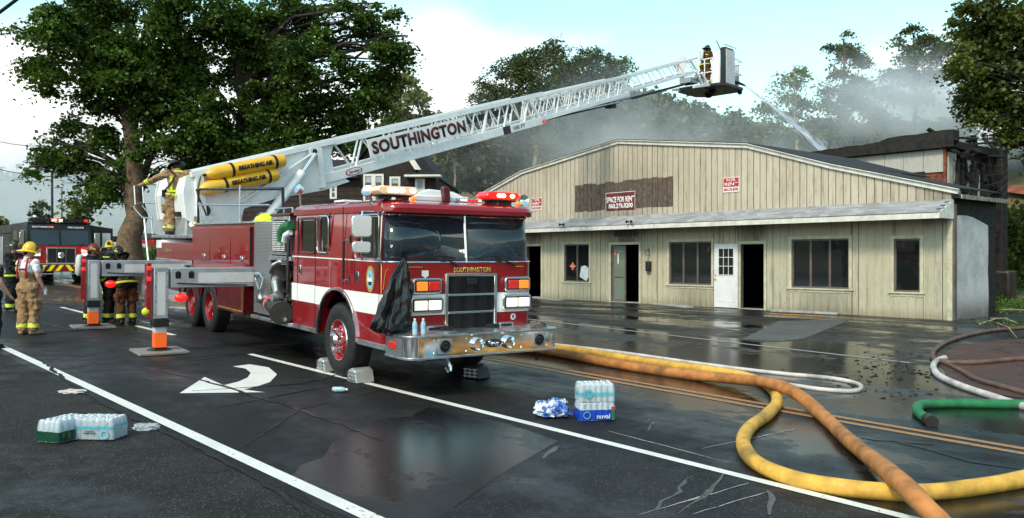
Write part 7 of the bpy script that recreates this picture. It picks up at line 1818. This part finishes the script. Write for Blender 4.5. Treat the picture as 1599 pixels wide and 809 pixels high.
tree('small thin yellow green tree above the second fire engine', 52, (122, (122, 305)), [(120, 312, 8), (112, 322, 9), (130, 325, 9), (118, 338, 12), (135, 343, 10), (108, 345, 8)], 'leaf_light', 1500, .22, tr=.06, seed=52, dr=.35, clus=16)
tree('leafy bush cut by the left edge at the level of the engine roof', 46, (-8, (-6, 335)), [(-5, 345, 10), (2, 358, 9), (-10, 360, 14), (4, 375, 6)], 'leaf_light', 2200, .20, tr=.06, seed=54, dr=.3, clus=20)
# far woods: one mass
def wood(name, label, spec, mat, size, seed, zlim=None):
    g = np.random.default_rng(seed); pts = []
    for (x0, y0, x1, y1, ybot, D, n) in spec:
        m = n // 26; t = g.uniform(0, 1, m); px = x0 + (x1 - x0) * t; ty = y0 + (y1 - y0) * t
        ty = ty + 7 * np.sin(px * .11 + seed) + 4 * np.sin(px * .29) + 3 * np.sin(px * .57)
        py = ty + (ybot - ty) * g.uniform(0, 1, m) ** 1.5; d = D * g.uniform(.94, 1.12, m)
        x = (px - 800) / F * d; z = H + (403 - py) / F * d; c = np.stack([x, d, z], 1)
        c = np.repeat(c, 26, 0) + g.normal(size=(m * 26, 3)) * np.array([.8, .8, .5]) * D / 95; pts.append(c)
    o = leaf_mesh(name, np.concatenate(pts), size, mat, seed, None); return tag(o, label, 'trees', kind='stuff')
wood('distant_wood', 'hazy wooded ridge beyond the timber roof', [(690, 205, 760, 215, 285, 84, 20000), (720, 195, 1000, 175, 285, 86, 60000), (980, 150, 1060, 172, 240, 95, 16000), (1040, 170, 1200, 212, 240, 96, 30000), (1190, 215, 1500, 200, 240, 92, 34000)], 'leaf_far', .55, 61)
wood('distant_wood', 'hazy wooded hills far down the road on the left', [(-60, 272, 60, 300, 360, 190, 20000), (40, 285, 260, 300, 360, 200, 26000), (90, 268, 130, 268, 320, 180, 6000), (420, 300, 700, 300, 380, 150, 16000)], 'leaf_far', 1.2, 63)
wood('hillside_bushes', 'sunlit green bushes on the bank at the right edge', [(1562, 222, 1640, 220, 240, 56, 7000), (1566, 340, 1660, 330, 455, 46, 22000)], 'leaf_mid', .22, 65)
# bare red earth and dry grass
poly_sheet('red_earth', [(1556, 236), (1680, 232), (1700, 300), (1640, 322), (1570, 312)], 'red_earth', .50)
# weeds
def weeds(label, pts, mat='leaf_weed', size=.09, seed=1, n=260, h=.22):
    g = np.random.default_rng(seed); al = []
    for (px, py, w_) in pts:
        p = G(px, py); r2 = g.normal(size=(n, 2)) * w_; zz = np.abs(g.normal(size=n)) * h * np.exp(-(r2 ** 2).sum(1) / (2 * w_ * w_))
        x = p.x + r2[:, 0]; y = p.y + r2[:, 1]; al.append(np.stack([x, y, gz(x, y) + .03 + zz], 1))
    return tag(leaf_mesh('weeds', np.concatenate(al), size, mat, seed, None, droop=-.6), label, 'weeds', kind='stuff')
weeds('low weeds and ground cover beside the rendered block wall', [(1500 + 9 * i, 478 - 3.6 * i + (i % 3) * 5, .42) for i in range(15)] + [(1540 + 12 * i, 488 - 2 * i, .5) for i in range(7)], seed=5, n=260, h=.20, size=.07)
weeds('thin grass on the muddy yard at the right', [(1555 + 10 * i, 505 + 2 * i, .5) for i in range(8)], seed=6, n=40, h=.05, size=.05)
weeds('small tuft of weeds growing against the timber wall', [(1422, 495, .10), (1428, 495, .08)], seed=7, n=110, h=.14, size=.10)
weeds('strip of green grass at the foot of the big left tree', [(205 + 6 * i, 403 + (i % 3), .6) for i in range(8)], seed=8, n=300, h=.4, size=.16)
mb = MB(); r_ = random.Random(9)
def stick(a, b_, r, label):
    A, B = G(*a), G(*b_); A.z = gzf(A.x, A.y) + .03; B.z = gzf(B.x, B.y) + .12; m = A.lerp(B, .5) + Vector((r_.gauss(0, .06), r_.gauss(0, .06), .05))
    tag(MB().tube([A, m, B], [r, r * .8, r * .4], 6).build('fallen_branch', 'bark_pale'), label, 'branch')
stick((1545, 487), (1625, 492), .035, 'long pale fallen branch at the right edge, topmost of the branches'); stick((1548, 499), (1590, 512), .03, 'pale branch slanting down behind the muddy brown hose'); stick((1557, 506), (1588, 536), .018, 'thin forked twig crossing the muddy brown hose'); stick((1530, 508), (1575, 503), .02, 'short grey branch lying by the weeds above the muddy hose')

# ================================================================== THE DARK HOUSE
# local X runs to the right corner, Y into the house
hc = at(682, 330, 38.0); hx = Vector((math.cos(R(-3)), math.sin(R(-3)), 0))
house = empty('dark_house', (hc.x, hc.y, gzf(hc.x, hc.y) - .2), (0, 0, R(-3))); HZ = house.location.z
tag(house, 'dark brown two storey house with white window frames behind the ladder', 'house')
def hp(px, py):                       # photo pixel on the house front -> local x, z
    d = ray(px, py); nrm = Vector((-hx.y, hx.x, 0)); t = (hc.x * nrm.x + hc.y * nrm.y) / (d.x * nrm.x + d.y * nrm.y); q = Vector((0, 0, H)) + d * t
    return (q.x - hc.x) * hx.x + (q.y - hc.y) * hx.y, q.z - HZ
EA = hp(682, 275)[1]; 
mb = MB(); 
XR = hp(681, 300)[0]; XLh = XR - 9.5
siding_mb = []
MB().box(XLh, XR, .02, 9, 0, EA).build('wall', 'house_dark', house, smooth=False)
for k in range(int(EA / .24)): MB().prism([(-.02, k * .24), (.03, k * .24), (.03, k * .24 + .24), (.0, k * .24 + .24)], 'x', XLh, XR).build('clapboard', 'house_dark', house, smooth=False)
GR = [hp(*q) for q in ((652, 271), (601, 196), (550, 271))]
MB().prism([(GR[0][0], EA - .35), GR[0], GR[1], GR[2], (GR[2][0], EA - .35)], 'y', .0, .3).build('gable_end', 'house_dark', house, smooth=False)
MB().prism([(GR[0][0] + .12, GR[0][1]), (GR[1][0], GR[1][1] + .16), (GR[2][0] - .12, GR[2][1]), (GR[1][0], GR[1][1] - .0)], 'y', -.25, 8).build('roof', 'roof_dark', house, smooth=False)
ER = [hp(*q) for q in ((684, 276), (656, 243), (632, 216), (604, 276))]
MB().prism(ER, 'y', 1.0, 8.5).build('roof', 'roof_dark', house, smooth=False)
MB().box(XR - 1.35, XR + .30, -.55, -.02, EA - .08, EA + .02).build('porch_eave', 'trim_white', house, bevel=.02)
MB().box(XR - 1.33, XR + .28, -.53, -.02, EA + .021, EA + .10).build('porch_roof', 'roof_dark', house, bevel=.02)
MB().prism([(-.4, EA - .1), (-.4, EA + .1), (4.5, EA + 1.3), (9.4, EA + .1), (9.4, EA - .1)], 'x', XLh - .4, XR - 3.5).build('roof', 'roof_dark', house, bevel=.02)
a0, a1 = hp(638, 248), hp(650, 266)
mb = MB(); mb.prism([(a0[0], a0[1]), (a0[0] + .28, a0[1]), (a1[0] + .28, a1[1]), (a1[0], a1[1])], 'y', -.30, -.22); mb.build('barge_board', 'trim_white', house)
def hwin(x0, y0, x1, y1, n=1):
    (xa, zb), (xb, _) = hp(x0, y0), hp(x1, y0); za = hp(x0, y1)[1]; t = .10
    for k in range(n):
        xA = xa + (xb - xa) * k / n; xB = xa + (xb - xa) * (k + 1) / n
        w_ = MB().box(xA, xA + t, -.06, .03, za, zb).box(xB - t, xB, -.06, .03, za, zb).box(xA + t, xB - t, -.06, .03, za, za + t).box(xA + t, xB - t, -.06, .03, zb - t, zb).box(xA + t, xB - t, -.05, .02, (za + zb) / 2 - .03, (za + zb) / 2 + .03).build('window', 'trim_white', house, bevel=.006)
        MB().box(xA + t, xB - t, -.018, -.008, za + t, (za + zb) / 2 - .03).build('pane', 'window_glass_dark', w_, smooth=False); MB().box(xA + t, xB - t, -.020, -.010, (za + zb) / 2 + .03, zb - t).build('pane', 'curtain' if xA > XR - 1.2 else 'window_glass_dark', w_, smooth=False)
        MB().box(xA + t + .02, xB - t - .02, -.026, -.021, (za + zb) / 2 + .03 + (zb - za) * .18, zb - t).build('blind', 'curtain', w_, smooth=False)
hwin(568, 272, 600, 316, 2); hwin(609, 276, 626, 312); hwin(649, 279, 664, 312); hwin(516, 289, 527, 311)
# ================================================================== FAR THINGS ON THE LEFT
def car(px, py, D, yaw, mat, label, name='parked_car'):
    p = at(px, py, D); z = gzf(p.x, p.y); c = empty(name, (p.x, p.y, z), (0, 0, R(yaw))); tag(c, label, 'car')
    MB().prism([(-2.2, .35), (2.2, .35), (2.25, .65), (2.1, .85), (1.1, .95), (-1.9, 1.0), (-2.2, .85)], 'y', -.85, .85).build('body', mat, c, bevel=.06, seg=3)
    MB().prism([(1.1, .95), (.45, 1.42), (-1.2, 1.45), (-1.9, 1.0)], 'y', -.74, .74).build('windows', 'window_glass_dark', c, bevel=.05); MB().prism([(.42, 1.425), (.3, 1.47), (-1.1, 1.49), (-1.22, 1.45)], 'y', -.72, .72).build('roof', mat, c, bevel=.02)
    for x in (-1.4, 1.4):
        for y in (-.80, .80): o = MB().cyl((x, y - .1, .32), (x, y + .1, .32), .32, n=20).build('wheel', 'rubber', c); MB().cyl((x, y - .11, .32), (x, y + .11, .32), .19, n=14).build('rim', 'alu_grey', o)
    for y in (-.6, .6): MB().box(2.2, 2.26, y - .15, y + .15, .62, .76).build('headlight', 'lens_clear', c, bevel=.02)
    return c
car(4, 395, 62, 150, 'car_silver', 'pale silver car parked at the left edge beyond the firefighters'); car(-14, 385, 75, 120, 'car_white', 'white car just visible at the left edge farther back')
car(178, 396, 64, 30, 'car_white', 'white car parked beyond the big tree trunk, left of it'); car(236, 398, 66, 20, 'car_red', 'red car parked beyond the big tree trunk, right of it')
def pole(px, ytop, D, r, label, cat='light pole', arm=0):
    b_ = at(px, 400, D); z = gzf(b_.x, b_.y); t = at(px, ytop, D).z; P = empty('light_pole', (b_.x, b_.y, z)); tag(P, label, cat)
    MB().cyl((0, 0, 0), (0, 0, t - z), r, r * .7, 10).build('shaft', 'metal_dark', P)
    MB().box(-.6, .1, -.12, .12, t - z - .05, t - z + .05).build('lamp_head', 'metal_dark', P, bevel=.02); return P
pole(82, 268, 62, .11, 'tall grey light pole above the second fire engine'); pole(97, 293, 75, .09, 'thinner light pole right of the tall one')
pb = at(30, 395, 100); bl_ = empty('pale_building', (pb.x - 9, pb.y, gzf(pb.x, pb.y) - 1), (0, 0, R(8))); tag(bl_, 'low pale building far away in the smoke on the left', 'building')
MB().box(-12, 6, 0, 12, 0, 4.4).build('wall', 'pale_wall', bl_, smooth=False); MB().box(-12.3, 6.3, -.3, 12.3, 4.4, 4.8).build('roof', 'concrete', bl_)
for k in range(6): MB().box(-10 + 2.6 * k, -8.6 + 2.6 * k, -.06, -.01, 1.2, 2.8).build('window', 'window_glass_dark', bl_)
def wire(a, b_, D0, D1, sag, r, label):
    A, B = at(*a, D0), at(*b_, D1); P_ = [A.lerp(B, i / 16) - Vector((0, 0, sag * 4 * (i / 16) * (1 - i / 16))) for i in range(17)]; tag(MB().tube(P_, r, 5).build('overhead_wire', 'black_part'), label, 'wire')
wire((-120, 105), (140, -90), 14, 14, .05, .030, 'thick black cable crossing the very top left corner'); wire((-80, 238), (110, 276), 60, 60, .5, .03, 'thin overhead wire on the left, lower one'); wire((-80, 195), (90, 228), 60, 60, .5, .025, 'thin overhead wire on the left, upper one')
wire((1465, 210), (1700, 80), 42, 36, .6, .02, 'thin wire running from the burnt roof up into the right tree')

# ================================================================== WATER AND SMOKE
def watermat():
    m, b = newmat('jet_water'); n, l = nodes(m); v = coord(m, 'Object', (.35, 3, 3))
    f = noise(m, v, 3, 5, .65); b.inputs['Base Color'].default_value = (.50, .57, .70, 1); b.inputs['Roughness'].default_value = .5
    lw = n.new('ShaderNodeLayerWeight'); lw.inputs[0].default_value = .35
    l.new(math2(m, 'MULTIPLY', ramp(m, f, .35, .68, .15, .85), ramp(m, lw.outputs['Facing'], .0, 1., 1.0, .0)), b.inputs['Alpha'])
watermat()
A = LW(26.40, -1.09, 10.26); B = at(1296, 246, 36.5)
jl = empty('water_jet', A); tag(jl, 'white jet of water from the bucket nozzle down onto the burnt roof', 'water')
jl.rotation_euler = (B - A).to_track_quat('X', 'Z').to_euler(); L = (B - A).length; r_ = random.Random(77)
mb = MB(); mb.tube([(L * i / 30, 0, .10 * math.sin(math.pi * i / 30)) for i in range(31)], [.04 + .11 * (i / 30) ** .8 for i in range(31)], 16, cap=False); mb.build('jet_core', 'jet_water', jl, fixn=False)
mb = MB()
for k in range(150):
    t = r_.random() ** .6; s = .04 + .26 * t; x = L * t; zz = .10 * math.sin(math.pi * t); y_, z_ = r_.gauss(0, s * .55), r_.gauss(0, s * .55) + zz; l_ = r_.uniform(.15, .7)
    mb.tube([(x, y_, z_), (x + l_ / 2, y_ * 1.02, z_), (x + l_, y_ * 1.05, z_ - .01)], [.003, .014, .003], 5)
o = mb.build('spray', 'jet_water', jl); o['kind'] = 'stuff'
def smoke(label, lo, hi, dens, scale, thr=(.42, .72), col=(.80, .83, .88), seed=0, soft=.45):
    """a box of drifting smoke: noise density that thins out towards every face"""
    m = bpy.data.materials.new('smoke'); m.use_nodes = True; n, l = nodes(m); n.clear(); MATS['smoke%d' % seed] = m
    g = n.new('ShaderNodeNewGeometry'); tc_ = n.new('ShaderNodeTexCoord'); mp_ = n.new('ShaderNodeMapping'); mp_.inputs['Location'].default_value = (seed * 3.7, seed, 0); l.new(g.outputs['Position'], mp_.inputs[0])
    f = noise(m, mp_.outputs[0], scale, 4, .6); d = ramp(m, f, thr[0], thr[1])
    sx = n.new('ShaderNodeSeparateXYZ'); l.new(tc_.outputs['Generated'], sx.inputs[0])
    for k, i in enumerate((0, 1, 2)):
        a = math2(m, 'ABSOLUTE', math2(m, 'SUBTRACT', sx.outputs[i], .5)); d = math2(m, 'MULTIPLY', d, ramp(m, a, .5 - soft, .5, 1, 0))
    pv = n.new('ShaderNodeVolumePrincipled'); pv.inputs['Color'].default_value = col + (1,); l.new(math2(m, 'MULTIPLY', d, dens), pv.inputs['Density']); pv.inputs['Anisotropy'].default_value = .2
    o_ = n.new('ShaderNodeOutputMaterial'); l.new(pv.outputs[0], o_.inputs['Volume'])
    c = (Vector(lo) + Vector(hi)) / 2; s = (Vector(hi) - Vector(lo)) / 2; mb = MB().box(-s.x, s.x, -s.y, s.y, -s.z, s.z); me = mb.mesh('smoke'); me.materials.append(m)
    o = bpy.data.objects.new('smoke', me); COL.objects.link(o); o.location = c; return tag(o, label, 'smoke', kind='stuff')
smoke('grey smoke drifting over the hillside behind the timber roof', (-10, 46, 3), (36, 74, 16), .13, .13, (.42, .66), (1.0, 1.0, 1.0), seed=1)
smoke('thick grey smoke rising from the burnt roof at the right', (13.5, 37.5, 5.8), (29, 48, 13.0), .55, .24, (.38, .62), (.95, .96, .98), seed=2)
smoke('pale smoke drifting across the road and hills on the left', (-80, 55, 0.5), (-14, 130, 17), .045, .06, (.30, .60), (.95, .97, 1.0), seed=3, soft=.35)
# ------------------------------------------------------------------ loose pieces of one mesh become objects of their own
def split_loose(o, nm=None):
    me = o.data; n = len(me.vertices); par = list(range(n))
    def fd(i):
        while par[i] != i: par[i] = par[par[i]]; i = par[i]
        return i
    for e in me.edges:
        a, b_ = fd(e.vertices[0]), fd(e.vertices[1])
        if a != b_: par[a] = b_
    grp = {}
    for p in me.polygons: grp.setdefault(fd(p.vertices[0]), []).append(p)
    if len(grp) < 2: return
    nm = nm or o.name.split('.')[0]; out = []
    for k, polys in grp.items():
        ids = sorted({v for p in polys for v in p.vertices}); mp_ = {v: i for i, v in enumerate(ids)}
        m2 = bpy.data.meshes.new(nm); m2.from_pydata([me.vertices[i].co[:] for i in ids], [], [tuple(mp_[v] for v in p.vertices) for p in polys])
        for mt in me.materials: m2.materials.append(mt)
        m2.shade_smooth(); m2.set_sharp_from_angle(angle=R(35)); out.append(m2)
    for i, m2 in enumerate(out):
        c = o.copy(); c.data = m2; c.name = nm; COL.objects.link(c)
    ch = list(o.children)
    bpy.data.objects.remove(o)
for o in [o for o in bpy.data.objects if o.type == 'MESH']:
    b_ = o.name.split('.')[0]
    if o.children or o.get('kind'): continue
    if b_ in ('sill_trim', 'end_brace', 'cab_side', 'lower_step', 'side_window', 'side_plate', 'door_strut', 'gold_line', 'wall_stud', 'grab_bar_foot', 'bumper_bolts', 'lug_nuts', 'vent_hole', 'chock_ribs', 'sign_edge', 'back_stripes', 'skid', 'outrigger_beam_', 'eyes', 'glazing_bars', 'hydraulic_hoses'):
        if b_ in ('lug_nuts', 'bumper_bolts', 'glazing_bars', 'vent_hole', 'eyes'): split_loose(o, {'lug_nuts': 'lug_nut', 'bumper_bolts': 'bolt', 'glazing_bars': 'glazing_bar', 'vent_hole': 'vent_hole', 'eyes': 'eye'}[b_])
        else: split_loose(o)
    elif b_ == 'lattice': split_loose(o, 'brace')
    elif b_ == 'reflective_band' and o.parent == trk: split_loose(o)
